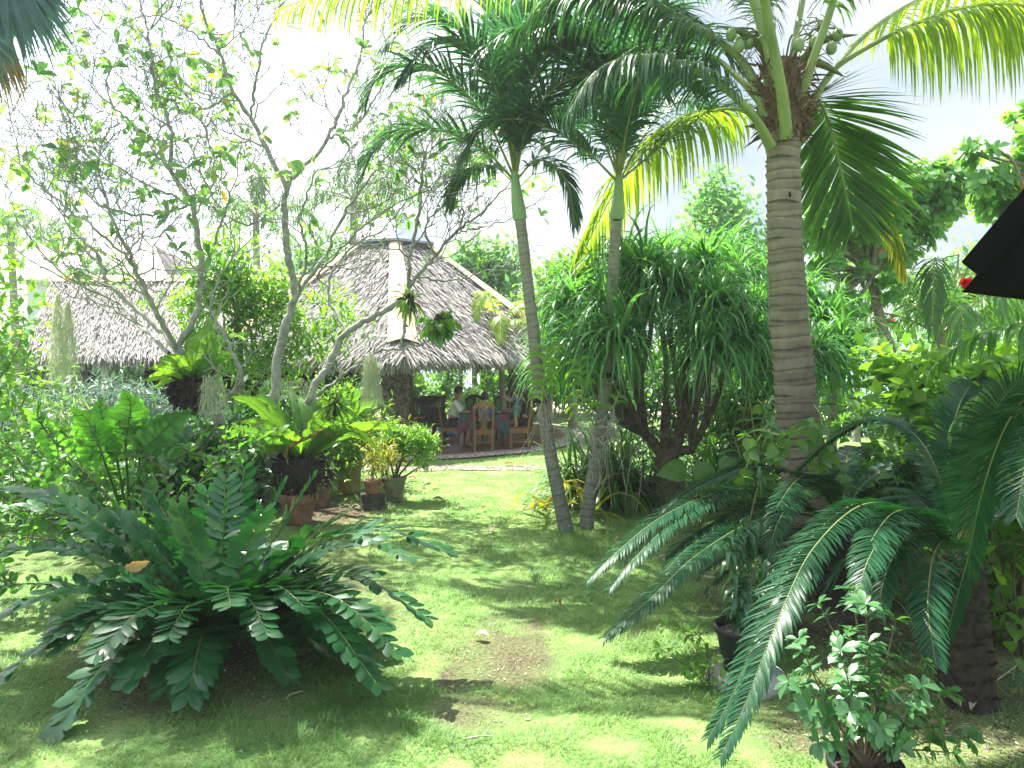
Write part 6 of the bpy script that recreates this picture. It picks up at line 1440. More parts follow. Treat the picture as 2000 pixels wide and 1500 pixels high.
# post and fence by the beach
fe = thing('beach_fence', 'thin dark post and wire fence on the beach edge', 'fence', (W(1708, 820, 24.5)[0], 24.5, 0))
for px in (1560, 1647, 1708, 1800, 1880):
    x = W(px, 800, 24.5)[0]; mb = MB(); tube(mb, [(x, 24.5, -.05), (x, 24.5, .75), (x, 24.5, 1.0)], .035, 8); mb.build('post', M['dark_wood'], fe)
for z in (.35, .62, .88):
    mb = MB(); tube(mb, [(W(1500, 800, 24.5)[0], 24.46, z), (W(1720, 800, 24.5)[0], 24.46, z - .01), (W(1950, 800, 24.5)[0], 24.46, z)], .008, 4); mb.build('wire', M['dark_wood'], fe)
# red flower
mb = MB(); p = W(1884, 553, 6.3); rg = RG(71)
for i in range(16):
    d = nrm(np.array([rg.normal(0, 1), -.8, rg.normal(0, 1)])); strips(mb, p, d, np.cross(d, rg.normal(0, 1, 3)), .062, .052, 4, .2, [.3, .8, 1, 1, .6], .3, 0, rg.random())
tag(mb.build('hibiscus_flower', M['flower'], origin=p), 'red double hibiscus flower showing beside the black roof corner', 'flower')
for (px, py, Y, s) in ((1744, 624, 10, .03), (1742, 750, 12, .03)):
    p = W(px, py, Y); mb = MB()
    for i in range(7):
        d = nrm(np.array([rg.normal(0, 1), -.8, rg.normal(0, 1)])); strips(mb, p, d, np.cross(d, rg.normal(0, 1, 3)), s, s, 3, .2, [.3, 1, .6], .3)
    tag(mb.build('flower', M['flower'], origin=p), 'tiny pink flower in the leaves near the leaning grey trunk' if py < 700 else 'tiny pink flower just above the urn plant', 'flower')

# ------------------------------------------------------------------ right foreground
YK = 5.25; kb = G(1452, 684 + 3400 / YK)
t = thing('stepping_disc', 'round grey concrete disc lying on the grass edge under the black pot', 'paving stone', (kb[0], YK, 0)); mb = MB(); lathe(mb, [(0, .085), (.24, .085), (.262, .07), (.265, -.03)], 36, 0, (kb[0] + .01, YK, 0)); mb.build('slab', M['concrete'], t)
PZ = .088
t = thing('potted_oleander', 'black plastic pot with a tall thin leafy oleander stem, standing on the concrete disc', 'potted plant', (kb[0], YK, PZ)); add_pot(t, (kb[0], YK, PZ), .30, .185, .13, 'black_pot', .04)
rg = RG(1201)
for si, (pp, k) in enumerate([([(1448, 1225), (1444, 1130), (1462, 1030), (1478, 960), (1483, 935)], 80), ([(1452, 1225), (1440, 1150, -.1), (1425, 1080, -.1), (1436, 1040, -.1)], 60), ([(1452, 1225), (1480, 1150, .1), (1500, 1110, .15), (1500, 1090, .1)], 50), ([(1446, 1225), (1450, 1170, -.1), (1470, 1140, -.15)], 40)]):
    P = cr(WP(pp, YK), 24); mb = MB(); tube(mb, P, np.linspace(.009, .005, 24), 5, 1); tt = rg.uniform(.1, 1, k); B = np.column_stack([np.interp(tt, np.linspace(0, 1, 24), P[:, c]) for c in range(3)])
    if si == 0: tt = np.where(tt > .75, tt * .7, tt); B = np.column_stack([np.interp(tt, np.linspace(0, 1, 24), P[:, c]) for c in range(3)])
    D = rg.normal(0, .7, (k, 3)) + Z * .35; strips(mb, B, D, np.cross(D, Z + rg.normal(0, .3, (k, 3))), rg.uniform(.12, .22, k), .034, 5, 1.3, LANCE, .2, 0, rg.random(k))
    mb.build('stem', [M['oleander'], M['twig']], t)
mb = MB(); e = W(1484, 925, YK); ball(mb, e, (.018, .016, .05), 10); strips(mb, np.array([e, e]), np.array([[.1, 0, -1], [.8, 0, -1]]), np.array([[1, 0, 0], [1, 0, 0]]), [.13, .10], .02, 4, .3, LANCE, .2); mb.build('bud', M['oleander'], t)
# grassy leaf blades and tree fern growing at the pot rim
mb = straps((kb[0] + .05, YK + .03, PZ + .27), 26, .26, .014, 1210, 'silver', (.2, 1.2), 1.1); mb.build('foliage', M['oleander'], t)
# yellow-green weed left of the pot
wb = G(1385, 1345)
twiggy('yellow-green broad-leaf weed growing from the lawn left of the black pot', 'weed', wb, [[(1385, 1345), (1370, 1290), (1340, 1240), (1300, 1225)], [(1385, 1345), (1385, 1310), (1380, 1290)], [(1385, 1345), (1350, 1310), (1310, 1280), (1290, 1270)], [(1385, 1345), (1400, 1330), (1410, 1335)], [(1380, 1345), (1360, 1340), (1345, 1330)], [(1385, 1345), (1378, 1260, .1), (1352, 1232, .1)]], wb[1], 'lime', .070, 1220, .030, 3, .5, r0=.005, cat='plant', twig_len=.12)
# foreground shrub in pot at the bottom edge
fb = np.array([W(1690, 1500, 3.55)[0], 3.55, 0]); t = thing('potted_shrub', 'small shrub with glossy spoon-shaped leaves in a pot at the bottom edge of the bed', 'potted plant', fb)
add_pot(t, fb, .37, .155, .115, 'black_pot', .04); add_pot  # its rim just enters the frame
rg = RG(1230); st, lf = MB(), MB(); s0 = fb + Z * .33
tips = [(1660, 1150, .1), (1690, 1180, -.1), (1600, 1180, .1), (1750, 1210, .1), (1560, 1250, .0), (1640, 1270, -.2), (1800, 1290, .1), (1540, 1330, -.1), (1580, 1385, -.2), (1850, 1350, .1), (1780, 1375, -.1), (1690, 1300, .2), (1740, 1330, .2), (1830, 1420, .0), (1890, 1440, .1), (1600, 1450, -.2), (1660, 1390, -.25), (1720, 1420, -.2), (1760, 1460, -.15), (1660, 1230, .2), (1700, 1260, -.1), (1640, 1340, .15), (1860, 1470, -.1), (1580, 1300, .2), (1720, 1370, .1), (1800, 1340, -.2)]
for (px, py, dY) in tips:
    e = W(px, py, 3.55 + dY); P = cr([s0, s0 + (e - s0) * .4 + np.array([rg.normal(0, .03), rg.normal(0, .03), .05]), e], 14); tube(st, P, np.linspace(.007, .0025, 14), 5, cap=False)
    for q, nk in ((13, 10), (12, 5), (10, 5), (9, 5), (8, 4), (6, 2)):
        k = nk; a = rg.uniform(0, 6.28, k); T = nrm(P[q] - P[q - 2]); u = nrm(np.cross(T, [.2, .9, .1])); v = np.cross(T, u)
        D = T * rg.uniform(.0, .7, (k, 1)) + u * np.cos(a)[:, None] + v * np.sin(a)[:, None]; L = rg.uniform(.05, .095, k); strips(lf, np.repeat(P[q][None], k, 0), D, np.cross(D, T), L, L * .46, 4, .25, [.14, .32, .7, 1, .8, .06], .2, 0, rg.random(k))
st.build('stem', M['twig'], t); lf.build('foliage', M['small_shrub'], t)
# seedlings and low plants in the bed
def seedling(label, px, py, n, L, w, mat, seed, h=.16, group='low plants in the bare bed'):
    b = G(px, py); t = thing('seedling', label, 'plant', b, group); rg = RG(seed); mb = MB(); st = MB()
    for i in range(3 + n // 14):
        e = b + np.array([rg.normal(0, .09), rg.normal(0, .07), h * rg.uniform(.5, 1.1)]); tube(st, cr([b, (b + e) / 2 + rg.normal(0, .01, 3), e], 7), .004, 4)
        k = n // (3 + n // 14); a = rg.uniform(0, 6.28, k); D = np.stack([np.cos(a), np.sin(a), rg.uniform(.05, .9, k)], -1); strips(mb, np.repeat(e[None], k, 0) - Z * rg.uniform(0, h * .4, (k, 1)), D, np.cross(D, Z), L * rg.uniform(.6, 1.1, k), w, 4, .7, OVAL, .2, 0, rg.random(k))
    st.build('stem', M['stemgreen'], t); mb.build('foliage', M[mat], t)
for i, a in enumerate([('broad-leaved seedling left of the big cycad trunk', 1775, 1300, 22, .14, .055, 'small_shrub'), ('narrow seedling between black pot and cycad trunk', 1720, 1310, 18, .11, .04, 'small_shrub'), ('leafy seedling in shade under the cycad crown', 1780, 1190, 36, .13, .05, 'mid'), ('trefoil-like seedling at the right edge right of the cycad trunk', 1975, 1365, 16, .08, .05, 'small_shrub'), ('pale seedling behind the cycad trunk on its right', 1955, 1260, 24, .10, .05, 'mid'), ('small weed on the soil beside the stump', 742, 992, 12, .09, .045, 'mid'), ('green seedlings at the foot of the low cycad', 1700, 1150, 40, .12, .05, 'mid'), ('bright seedling behind the low cycad trunk', 1690, 1075, 30, .14, .05, 'bright')]):
    seedling(*a, seed=1250 + i)
# ------------------------------------------------------------------ furniture in the pavilion
m, n, l, out = mat_new('plaid_cloth')
pb = n.new('ShaderNodeBsdfPrincipled'); pb.inputs['Roughness'].default_value = .9
tc = n.new('ShaderNodeTexCoord'); ck = n.new('ShaderNodeTexChecker'); ck.inputs['Scale'].default_value = 3.1; ck.inputs['Color1'].default_value = (.20, .03, .04, 1); ck.inputs['Color2'].default_value = (.035, .115, .08, 1)
wv = n.new('ShaderNodeTexWave'); wv.inputs['Scale'].default_value = 2.6; wv.bands_direction = 'X'; rp = n.new('ShaderNodeValToRGB'); rp.color_ramp.elements[0].position = .86; rp.color_ramp.elements[1].position = .92
mx = n.new('ShaderNodeMixRGB'); mx.inputs['Color2'].default_value = (.04, .07, .20, 1)
l.new(tc.outputs['Object'], ck.inputs['Vector']); l.new(tc.outputs['Object'], wv.inputs['Vector']); l.new(wv.outputs['Fac'], rp.inputs['Fac']); l.new(rp.outputs['Color'], mx.inputs['Fac']); l.new(ck.outputs['Color'], mx.inputs['Color1']); l.new(mx.outputs['Color'], pb.inputs['Base Color']); l.new(pb.outputs['BSDF'], out.inputs['Surface'])
M['plaid'] = m
FZ = FL + .003
def carved_chair(label, loc, rz, mat='wood', group='carved chairs round the dining table', src=None):
    """wooden chair with arched back and pierced splat; faces +Y in its own frame"""
    t = thing('dining_chair', label, 'chair', (0, 0, 0), group)
    mb = MB(); box(mb, (-.22, -.20, .415), (.22, .22, .45)); box(mb, (-.20, -.18, .36), (.20, .20, .414)); mb.build('seat', M[mat], t, smooth=False)
    for sx in (-1, 1):
        mb = MB(); beam(mb, (sx * .19, .19, 0), (sx * .19, .19, .415), .042, .042); mb.build('leg', M[mat], t, smooth=False)
        mb = MB(); beam(mb, (sx * .19, -.23, 0), (sx * .19, -.19, .42), .042, .042); beam(mb, (sx * .19, -.19, .42), (sx * .215, -.27, .93), .042, .036); mb.build('leg', M[mat], t, smooth=False)
        mb = MB(); beam(mb, (sx * .19, .17, .17), (sx * .19, -.205, .17), .024, .03); mb.build('stretcher', M[mat], t, smooth=False)
    mb = MB(); beam(mb, (-.18, -.01, .17), (.18, -.01, .17), .024, .03); mb.build('stretcher', M[mat], t, smooth=False)
    mb = MB(); xs = np.linspace(-.235, .235, 15)
    P = [np.array([x, -.27 - .012 * (1 - (x / .235) ** 2), .93 + .13 * (1 - (x / .235) ** 2)]) for x in xs]
    for i in range(14): beam(mb, P[i], P[i + 1], .036, .085)
    mb.build('top_rail', M[mat], t, smooth=False)
    mb = MB()
    for pts in ([(-.035, .46), (-.05, .62), (-.075, .72), (-.10, .98)], [(.035, .46), (.05, .62), (.075, .72), (.10, .98)], [(0, .46), (0, .60), (-.045, .76), (-.03, .88), (0, 1.0)], [(0, .46), (0, .60), (.045, .76), (.03, .88), (0, 1.0)]):
        C = cr([np.array([x, -.185 - (z - .42) * .165, z]) for x, z in pts], 10)
        for i in range(9): beam(mb, C[i], C[i + 1], .026, .018)
    beam(mb, (-.09, -.195, .47), (.09, -.195, .47), .03, .05); beam(mb, (-.045, -.20, .52), (.045, -.20, .52), .02, .12); mb.build('splat', M[mat], t, smooth=False)
    t.location = loc; t.rotation_euler = (0, 0, rz); return t
def at(px, Y, z=FZ): return (W(px, 800, Y)[0], Y, z)
YT2 = 18.0
carved_chair('carved wooden chair seen from behind, at the near side of the table', at(944, 17.05), math.radians(4))
carved_chair('carved wooden chair side on under the seated man in white', at(880, 17.75), math.radians(-84))
carved_chair('carved wooden chair side on that the child stands on', at(1015, 17.4), math.radians(86))
carved_chair('dark backed chair on the far side of the table, left of the two', at(925, 19.1), math.radians(176), 'dark_wood')
carved_chair('dark backed chair on the far side of the table, beside the child', at(985, 19.1), math.radians(184), 'dark_wood')
tx0, tx1 = W(900, 800, YT2)[0], W(992, 800, YT2)[0]; ty0, ty1 = 17.55, 18.65
t = thing('dining_table', 'long dining table hidden under the red and green plaid cloth', 'table', ((tx0 + tx1) / 2, 18.1, FZ))
mb = MB(); box(mb, (tx0 + .05, ty0 + .05, FZ + .70), (tx1 - .05, ty1 - .05, FZ + .74)); mb.build('table_top', M['dark_wood'], t, smooth=False)
for sx in (tx0 + .12, tx1 - .12):
    for sy in (ty0 + .12, ty1 - .12): mb = MB(); box(mb, (sx - .035, sy - .035, FZ), (sx + .035, sy + .035, FZ + .698)); mb.build('leg', M['dark_wood'], t, smooth=False)
# cloth: top plus hanging folds all round
mb = MB(); k = 120; per = []; 
for i in range(k):
    u = i / k * 4; s = int(u); f = u - s; c = [(tx0, ty0), (tx1, ty0), (tx1, ty1), (tx0, ty1), (tx0, ty0)]
    per.append(((c[s][0] * (1 - f) + c[s + 1][0] * f), (c[s][1] * (1 - f) + c[s + 1][1] * f)))
per = np.array(per); cen = per.mean(0); rows = []
for j, (dz, o, w) in enumerate([(.747, 0, 0), (.735, .012, .2), (.6, .02, .6), (.47, .03, 1), (.40, .035, 1)]):
    d = nrm(per - cen); wob = (np.sin(np.arange(k) * .9) * .02 + np.sin(np.arange(k) * 2.1) * .012) * w
    corner = np.exp(-((np.arange(k) % 30 - 0) / 2.5) ** 2) + np.exp(-((np.arange(k) % 30 - 30) / 2.5) ** 2)
    rows.append(np.column_stack([per + d * (o + wob[:, None] + corner[:, None] * .05 * w), FZ + dz - corner * .22 * (w if j > 2 else 0)]))
V = np.vstack(rows + [np.array([[cen[0], cen[1], FZ + .747]])])
mb.add(V, [[j * k + i, j * k + (i + 1) % k, (j + 1) * k + (i + 1) % k, (j + 1) * k + i] for j in range(4) for i in range(k)]); mb.add(V, [[i, 5 * k, (i + 1) % k] for i in range(k)])
tag(mb.build('tablecloth', M['plaid']), 'red and green plaid cloth with pointed corners hanging from the dining table', 'tablecloth')
# cloth laid on: things on the table
mb = MB(); p = np.array([tx1 - .28, 17.75, FZ + .75]); lathe(mb, [(0, 0), (.07, 0), (.12, .03), (.13, .04), (.10, .035), (0, .015)], 18, 0, p); tag(mb.build('bowl', M['white_cloth'], origin=None), 'white bowl on the plaid cloth near the child', 'bowl')
for i, (px, lab) in enumerate([(916, 'tall glass bottle on the table by the man in white'), (924, 'second dark bottle on the table, right of the tall one')]):
    p = np.array([W(px, 800, 18.4)[0], 18.4, FZ + .748]); mb = MB(); lathe(mb, [(0, 0), (.035, 0), (.036, .16), (.014, .22), (.013, .29), (.016, .30), (0, .30)], 14, 0, p); tag(mb.build('bottle', M['green_pot' if i == 0 else 'root']), lab, 'bottle')
# dark slatted armchair and sideboard on the left
t = thing('slatted_armchair', 'dark slatted wooden armchair left of the seated man', 'chair', at(848, 18.6)); x, y = W(848, 800, 18.6)[0], 18.6
mb = MB(); box(mb, (x - .26, y - .25, FZ + .38), (x + .26, y + .25, FZ + .44)); mb.build('seat', M['dark_wood'], t, smooth=False)
mb = MB(); 
for i in range(8): xx = x - .21 + i * .06; box(mb, (xx - .014, y - .30, FZ + .5), (xx + .014, y - .275, FZ + 1.02))
beam(mb, (x - .30, y - .285, FZ + 1.06), (x + .30, y - .285, FZ + 1.06), .05, .13); beam(mb, (x - .27, y - .285, FZ + .5), (x + .27, y - .285, FZ + .5), .04, .06); box(mb, (x - .25, y - .275, FZ + .48), (x + .25, y - .262, FZ + .86)); mb.build('backrest', M['dark_wood'], t, smooth=False)
for sx in (-.26, .26):
    for sy in (-.27, .23): mb = MB(); beam(mb, (x + sx, y + sy, FZ), (x + sx, y + sy, FZ + (1.04 if sy < 0 else .64)), .05, .05); mb.build('leg', M['dark_wood'], t, smooth=False)
    mb = MB(); beam(mb, (x + sx, y - .27, FZ + .66), (x + sx, y + .27, FZ + .66), .06, .035); mb.build('arm', M['dark_wood'], t, smooth=False)
xa, xb = W(770, 800, 18.2)[0], W(829, 800, 18.2)[0]
t = thing('sideboard', 'low dark sideboard against the stone pillar with a paler top', 'sideboard', ((xa + xb) / 2, 18.2, FZ))
mb = MB(); box(mb, (xa, 18.0, FZ), (xb, 18.5, FZ + .62)); mb.build('cabinet', M['dark_wood'], t, smooth=False)
mb = MB(); box(mb, (xa - .04, 17.96, FZ + .623), (xb + .04, 18.54, FZ + .66)); mb.build('counter_top', M['terra_old'], t, smooth=False)
mb = MB(); beam(mb, (xa + .05, 17.985, FZ + .31), (xb - .05, 17.985, FZ + .31), .02, .5); mb.build('door', M['dark_wood'], t, smooth=False)
t = thing('bench', 'dark carved bench back rising behind the sideboard', 'bench', ((xa + xb) / 2 + .1, 18.9, FZ)); mb = MB(); 
xs = np.linspace(xa + .2, xb + .18, 12); 
for i in range(11): beam(mb, (xs[i], 18.9, FZ + .95 + .05 * math.sin(i * .6)), (xs[i + 1], 18.9, FZ + .95 + .05 * math.sin((i + 1) * .6)), .06, .14)
for i in range(9): xx = xs[0] + (xs[-1] - xs[0]) * i / 8; beam(mb, (xx, 18.9, FZ + .42), (xx, 18.9, FZ + .92), .03, .05)
mb.build('backrest', M['dark_wood'], t, smooth=False); mb = MB(); box(mb, (xs[0], 18.88, FZ + .40), (xs[-1], 19.35, FZ + .46)); mb.build('seat', M['dark_wood'], t, smooth=False)
for xx in (xs[0] + .04, xs[-1] - .04):
    for yy in (18.93, 19.3): mb = MB(); beam(mb, (xx, yy, FZ), (xx, yy, FZ + .4), .06, .06); mb.build('leg', M['dark_wood'], t, smooth=False)
# blue cool box behind
p = at(873, 20.4); mb = MB(); box(mb, (p[0] - .22, 20.3, FZ), (p[0] + .22, 20.6, FZ + .34)); box(mb, (p[0] - .23, 20.29, FZ + .343), (p[0] + .23, 20.61, FZ + .39)); tag(mb.build('cool_box', M['blue_plastic'], smooth=False), 'pale blue box on the floor behind the man in white', 'box')

# ------------------------------------------------------------------ people
def skin_mesh(name, verts, edges, radii, mat, parent=None, sub=2, root=0, extra=None):
    me = bpy.data.meshes.new(name + '_cage'); me.from_pydata([tuple(map(float, v)) for v in verts], edges, [])
    o = bpy.data.objects.new(name + '_cage', me); COL.objects.link(o)
    md = o.modifiers.new('skin', 'SKIN'); md.use_smooth_shade = True
    for i, r in enumerate(radii):
        rr = (r, r) if np.ndim(r) == 0 else r
        o.data.skin_vertices[0].data[i].radius = rr
        o.data.skin_vertices[0].data[i].use_root = (i == root)
    s = o.modifiers.new('sub', 'SUBSURF'); s.levels = s.render_levels = sub
    dg = bpy.context.evaluated_depsgraph_get(); dg.update()
    m2 = bpy.data.meshes.new_from_object(o.evaluated_get(dg)); m2.name = name
    bpy.data.objects.remove(o)
    m2.materials.clear(); m2.materials.append(mat)
    for p_ in m2.polygons: p_.use_smooth = True; p_.material_index = 0
    r = bpy.data.objects.new(name, m2); COL.objects.link(r)
    if parent is not None: r.parent = parent
    return r
def person(label, loc, rz, J, scale, clothes, hair, head_dir=(0, 1, 0), sub=2):
    """J: joints of the figure in metres, facing +Y in its own frame. One skin for the body; clothes and hair are children"""
    V, E, R, ix = [], [], [], {}
    def v(k, p, r, par=None):
        ix[k] = len(V); V.append(np.array(p, float) * scale); R.append((r[0] * scale, r[1] * scale) if np.ndim(r) else r * scale)
        if par: E.append((ix[par], ix[k]))
    P = J['pelvis']; N_ = J['neck']; P, N_ = np.array(P, float), np.array(N_, float); up = nrm(N_ - P)
    v('pelvis', P, .125); v('waist', P + (N_ - P) * .35, .115, 'pelvis'); v('chest', P + (N_ - P) * .80, .122, 'waist'); v('neck0', N_, .062, 'chest')
    hd = np.array(J.get('head', N_ + up * .18), float); f = nrm(np.array(head_dir, float))
    v('neck1', N_ + (hd - N_) * .45, .052, 'neck0'); v('jaw', N_ + (hd - N_) * .75 + f * .02, .066, 'neck1'); v('skull', hd + up * .02, .088, 'jaw'); v('top', hd + up * .085 - f * .01, .062, 'skull')
    v('nose0', hd - up * .005 + f * .075, .020, 'skull'); v('nose1', hd - up * .018 + f * .105, .010, 'nose0')
    rgt = nrm(np.cross(f, up))
    for s, k in ((-1, 'l'), (1, 'r')):
        v('ear' + k, hd + rgt * s * .088 - f * .005, .016, 'skull')
        sh, el, wr = [np.array(q, float) for q in J['arm_' + k]]
        v('sh' + k, sh, .058, 'chest'); v('el' + k, el, .040, 'sh' + k); v('fo' + k, (el + wr) / 2, .037, 'el' + k); v('wr' + k, wr, .027, 'fo' + k)
        d = nrm(wr - el); sd = nrm(np.cross(d, [0.1, .2, 1])); nn = np.cross(sd, d)
        v('pa' + k, wr + d * .05, (.036, .022), 'wr' + k); v('kn' + k, wr + d * .085, (.036, .018), 'pa' + k)
        for q, (o, ln) in enumerate(((-.030, .062), (-.010, .075), (.010, .070), (.029, .055))):
            b = wr + d * .098 + sd * o; v('f%s%d' % (k, q), b, .0095, 'kn' + k); v('g%s%d' % (k, q), b + d * ln * .5 - nn * .006, .009, 'f%s%d' % (k, q)); v('h%s%d' % (k, q), b + d * ln * .9 - nn * .022, .007, 'g%s%d' % (k, q))
        v('t0' + k, wr + d * .045 - sd * .042, .012, 'pa' + k); v('t1' + k, wr + d * .085 - sd * .058, .009, 't0' + k)
        hp, kn, an, to = [np.array(q, float) for q in J['leg_' + k]]
        v('hp' + k, hp, .092, 'pelvis'); v('th' + k, (hp + kn) / 2, .080, 'hp' + k); v('kne' + k, kn, .058, 'th' + k); v('ca' + k, kn + (an - kn) * .35, .055, 'kne' + k); v('an' + k, an, .036, 'ca' + k); v('to' + k, to, (.040, .026), 'an' + k)
    t = thing('person', label, 'person', loc, None, rz)
    skin_mesh('body', V, E, R, M['skin'], t, sub)
    def piece(name, keys, grow, mat, extra=None):
        sel = [k for k in keys]; id2 = {k: i for i, k in enumerate(sel)}; inv = {i: k for k, i in ix.items()}
        e2 = [(id2[inv[a]], id2[inv[b]]) for a, b in E if inv[a] in id2 and inv[b] in id2]
        vv = [V[ix[k]] for k in sel]; rr = [(R[ix[k]] if np.ndim(R[ix[k]]) == 0 else R[ix[k]][0]) + grow * scale for k in sel]
        skin_mesh(name, vv, e2, rr, M[mat], t, sub)
    for c in clothes: piece(*c)
    mb = MB(); hc = hd * scale; rg = RG(len(label))
    ball(mb, hc + (up * .035 - f * .018) * scale, np.array([.100, .104, .098]) * scale, 14)
    V0 = mb.v[0]; front = ((V0 - hc) @ f > .045 * scale) & ((V0 - hc) @ up < .055 * scale); V0[front] = hc + (V0[front] - hc) * .72
    for hx in hair:
        tube(mb, cr([np.array(q, float) * scale for q in hx[0]], 12), np.interp(np.linspace(0, 1, 12), [0, .5, 1], np.array(hx[1]) * scale), 10)
    mb.build('hair', M['hair'], t, origin=None if False else (0, 0, 0)) if False else None
    o = mb.build('hair', M['hair']); o.parent = t
    mb = MB()
    for s in (-1, 1): ball(mb, (hd + up * .012 + f * .083 + rgt * s * .034) * scale, .011 * scale, 8)
    o = mb.build('eyes', M['eye']); o.parent = t
    mb = MB(); ball(mb, (hd - up * .058 + f * .082) * scale, np.array([.024, .012, .008]) * scale, 8); o = mb.build('mouth', M['lip']); o.parent = t
    return t
SHIRT = ['pelvis', 'waist', 'chest', 'shl', 'shr', 'ell', 'elr']
# seated man, side on, facing right: local +Y is his front
person('man in a pale T-shirt and black shorts sitting side-on at the table, short dark hair', (W(886, 800, 17.75)[0], 17.75, FZ), math.radians(-90), dict(
 pelvis=(0, -.05, .56), neck=(0, .08, 1.10), head=(0, .12, 1.255), arm_l=[(-.19, .05, 1.02), (-.24, .20, .80), (-.14, .46, .80)], arm_r=[(.19, .05, 1.02), (.24, .20, .80), (.14, .46, .80)],
 leg_l=[(-.10, 0, .53), (-.13, .42, .52), (-.13, .40, .09), (-.13, .54, .035)], leg_r=[(.10, 0, .53), (.13, .40, .52), (.13, .30, .09), (.13, .44, .035)]), 1.0,
 [('shirt', SHIRT, .016, 'cloth_white'), ('shorts', ['pelvis', 'hpl', 'thl', 'knel', 'hpr', 'thr', 'kner'], .012, 'cloth_black')], [])
person('person seated with back turned behind the carved chair, dark hair tied up, dark top', (W(946, 800, 17.28)[0], 17.32, FZ), math.radians(0), dict(
 pelvis=(0, -.02, .56), neck=(0, .08, 1.02), head=(0, .12, 1.165), arm_l=[(-.18, .06, .95), (-.30, .24, .80), (-.20, .44, .82)], arm_r=[(.18, .06, .95), (.30, .24, .80), (.22, .44, .82)],
 leg_l=[(-.10, 0, .53), (-.12, .38, .52), (-.12, .36, .09), (-.12, .50, .035)], leg_r=[(.10, 0, .53), (.12, .38, .52), (.12, .36, .09), (.12, .50, .035)]), .97,
 [('shirt', SHIRT, .014, 'cloth_blue'), ('trousers', ['pelvis', 'hpl', 'thl', 'knel', 'cal', 'hpr', 'thr', 'kner', 'car'], .012, 'cloth_black')], [([(0, .06, 1.24), (0, .0, 1.27), (0, -.04, 1.25)], (.05, .06, .03))])
person('small child in blue patterned top and teal shorts standing on a chair, arm raised', (W(1009, 800, 17.4)[0], 17.38, FZ + .452), math.radians(80), dict(
 pelvis=(0, 0, .80), neck=(0, .02, 1.28), head=(0, .05, 1.455), arm_l=[(-.17, .02, 1.20), (-.20, .24, 1.10), (-.12, .48, 1.24)], arm_r=[(.17, .02, 1.20), (.20, .26, 1.14), (.12, .46, 1.30)],
 leg_l=[(-.09, 0, .76), (-.11, .03, .42), (-.11, 0, .08), (-.11, .13, .035)], leg_r=[(.09, 0, .76), (.11, .03, .42), (.11, 0, .08), (.11, .13, .035)]), .56,
 [('shirt', SHIRT, .022, 'cloth_navy'), ('shorts', ['pelvis', 'hpl', 'thl', 'knel', 'hpr', 'thr', 'kner'], .022, 'cloth_teal')], [([(0, .02, 1.56), (0, -.07, 1.46), (0, -.08, 1.30)], (.07, .07, .04))])
person('woman with long dark hair in black, sitting just behind the child on the chair', (W(1026, 800, 17.9)[0], 17.95, FZ), math.radians(75), dict(
 pelvis=(0, -.02, .56), neck=(0, .06, 1.10), head=(0, .10, 1.255), arm_l=[(-.18, .05, 1.02), (-.26, .18, .80), (-.14, .40, .78)], arm_r=[(.18, .05, 1.02), (.26, .16, .80), (.16, .38, .82)],
 leg_l=[(-.10, 0, .53), (-.12, .40, .52), (-.12, .34, .09), (-.12, .48, .035)], leg_r=[(.10, 0, .53), (.12, .40, .50), (.12, .44, .09), (.12, .58, .035)]), 1.0,
 [('shirt', SHIRT, .016, 'cloth_black'), ('shorts', ['pelvis', 'hpl', 'thl', 'hpr', 'thr'], .014, 'cloth_black')], [([(0, .08, 1.36), (0, -.03, 1.22), (0, -.06, 1.0), (0, -.06, .82)], (.08, .10, .05))])
carved_chair('carved wooden chair behind the child, holding the woman in black', at(1040, 17.95), math.radians(80))
# ------------------------------------------------------------------ lawn blades: one carpet of grass
def grass(n, seed):
    rg = RG(seed)
    Y = 2.55 * (17.2 / 2.55) ** (rg.random(n) ** 1.15)
    X = (rg.random(n) * 2 - 1) * (Y * .70 + .3)
    s = ground_fields(X, Y)
    clump = fnoise(X * 3.4 + 40, Y * 3.4 + 11, 4)
    keep = rg.random(n) > np.clip(s * 1.3, 0, .985)
    keep &= ~((Y > 14.35) & (Y < 15.1) & (X < 1.7) & (X > -5.1) & (rg.random(n) > .22))
    keep &= ((X - PC[0]) ** 2 + (Y - PC[1]) ** 2) > 5.12 ** 2
    X, Y, s, clump = X[keep], Y[keep], s[keep], clump[keep]; k = len(X)
    h = (.013 + .046 * np.clip((clump - .32) * 2.6, 0, 1)) * rg.uniform(.55, 1.35, k) * (1 + (Y - 3) * .035)
    tall = np.exp(-(((X - .75) / .42) ** 2 + ((Y - 9.15) / .8) ** 2)) + .9 * np.exp(-(((X + 1.15) / .35) ** 2 + ((Y - 5.1) / .6) ** 2)); h = h * (1 + 1.6 * tall)
    a = rg.uniform(0, 6.28, k)
    D = np.stack([np.cos(a) * .7, np.sin(a) * .7, rg.uniform(.4, 1.2, k)], -1)
    B = np.stack([X, Y, ground_z(X, Y) - .004], -1)
    B[:, 2] = np.where(Y > 15.3, B[:, 2] * np.clip((16.2 - Y) / .9, 0, 1), B[:, 2])
    dry = fnoise(X * 1.1 + 3, Y * 1.1 + 60, 3)
    c = np.clip(.15 + .9 * (dry - .3) + rg.normal(0, .16, k) + .25 * s, 0, .97); c = np.where(rg.random(k) < .05, 1.0, c)
    mb = MB(); strips(mb, B, D, np.stack([-np.sin(a), np.cos(a), 0 * a], -1), h * 1.5, .0026 * (.75 + Y * .17), 2, .55, [1, .8, .05], 0, 0, c)
    return mb
tag(grass(430000, 5).build('grass', M['grass']), 'short bright lawn grass with worn patches', 'grass', None, 'stuff')

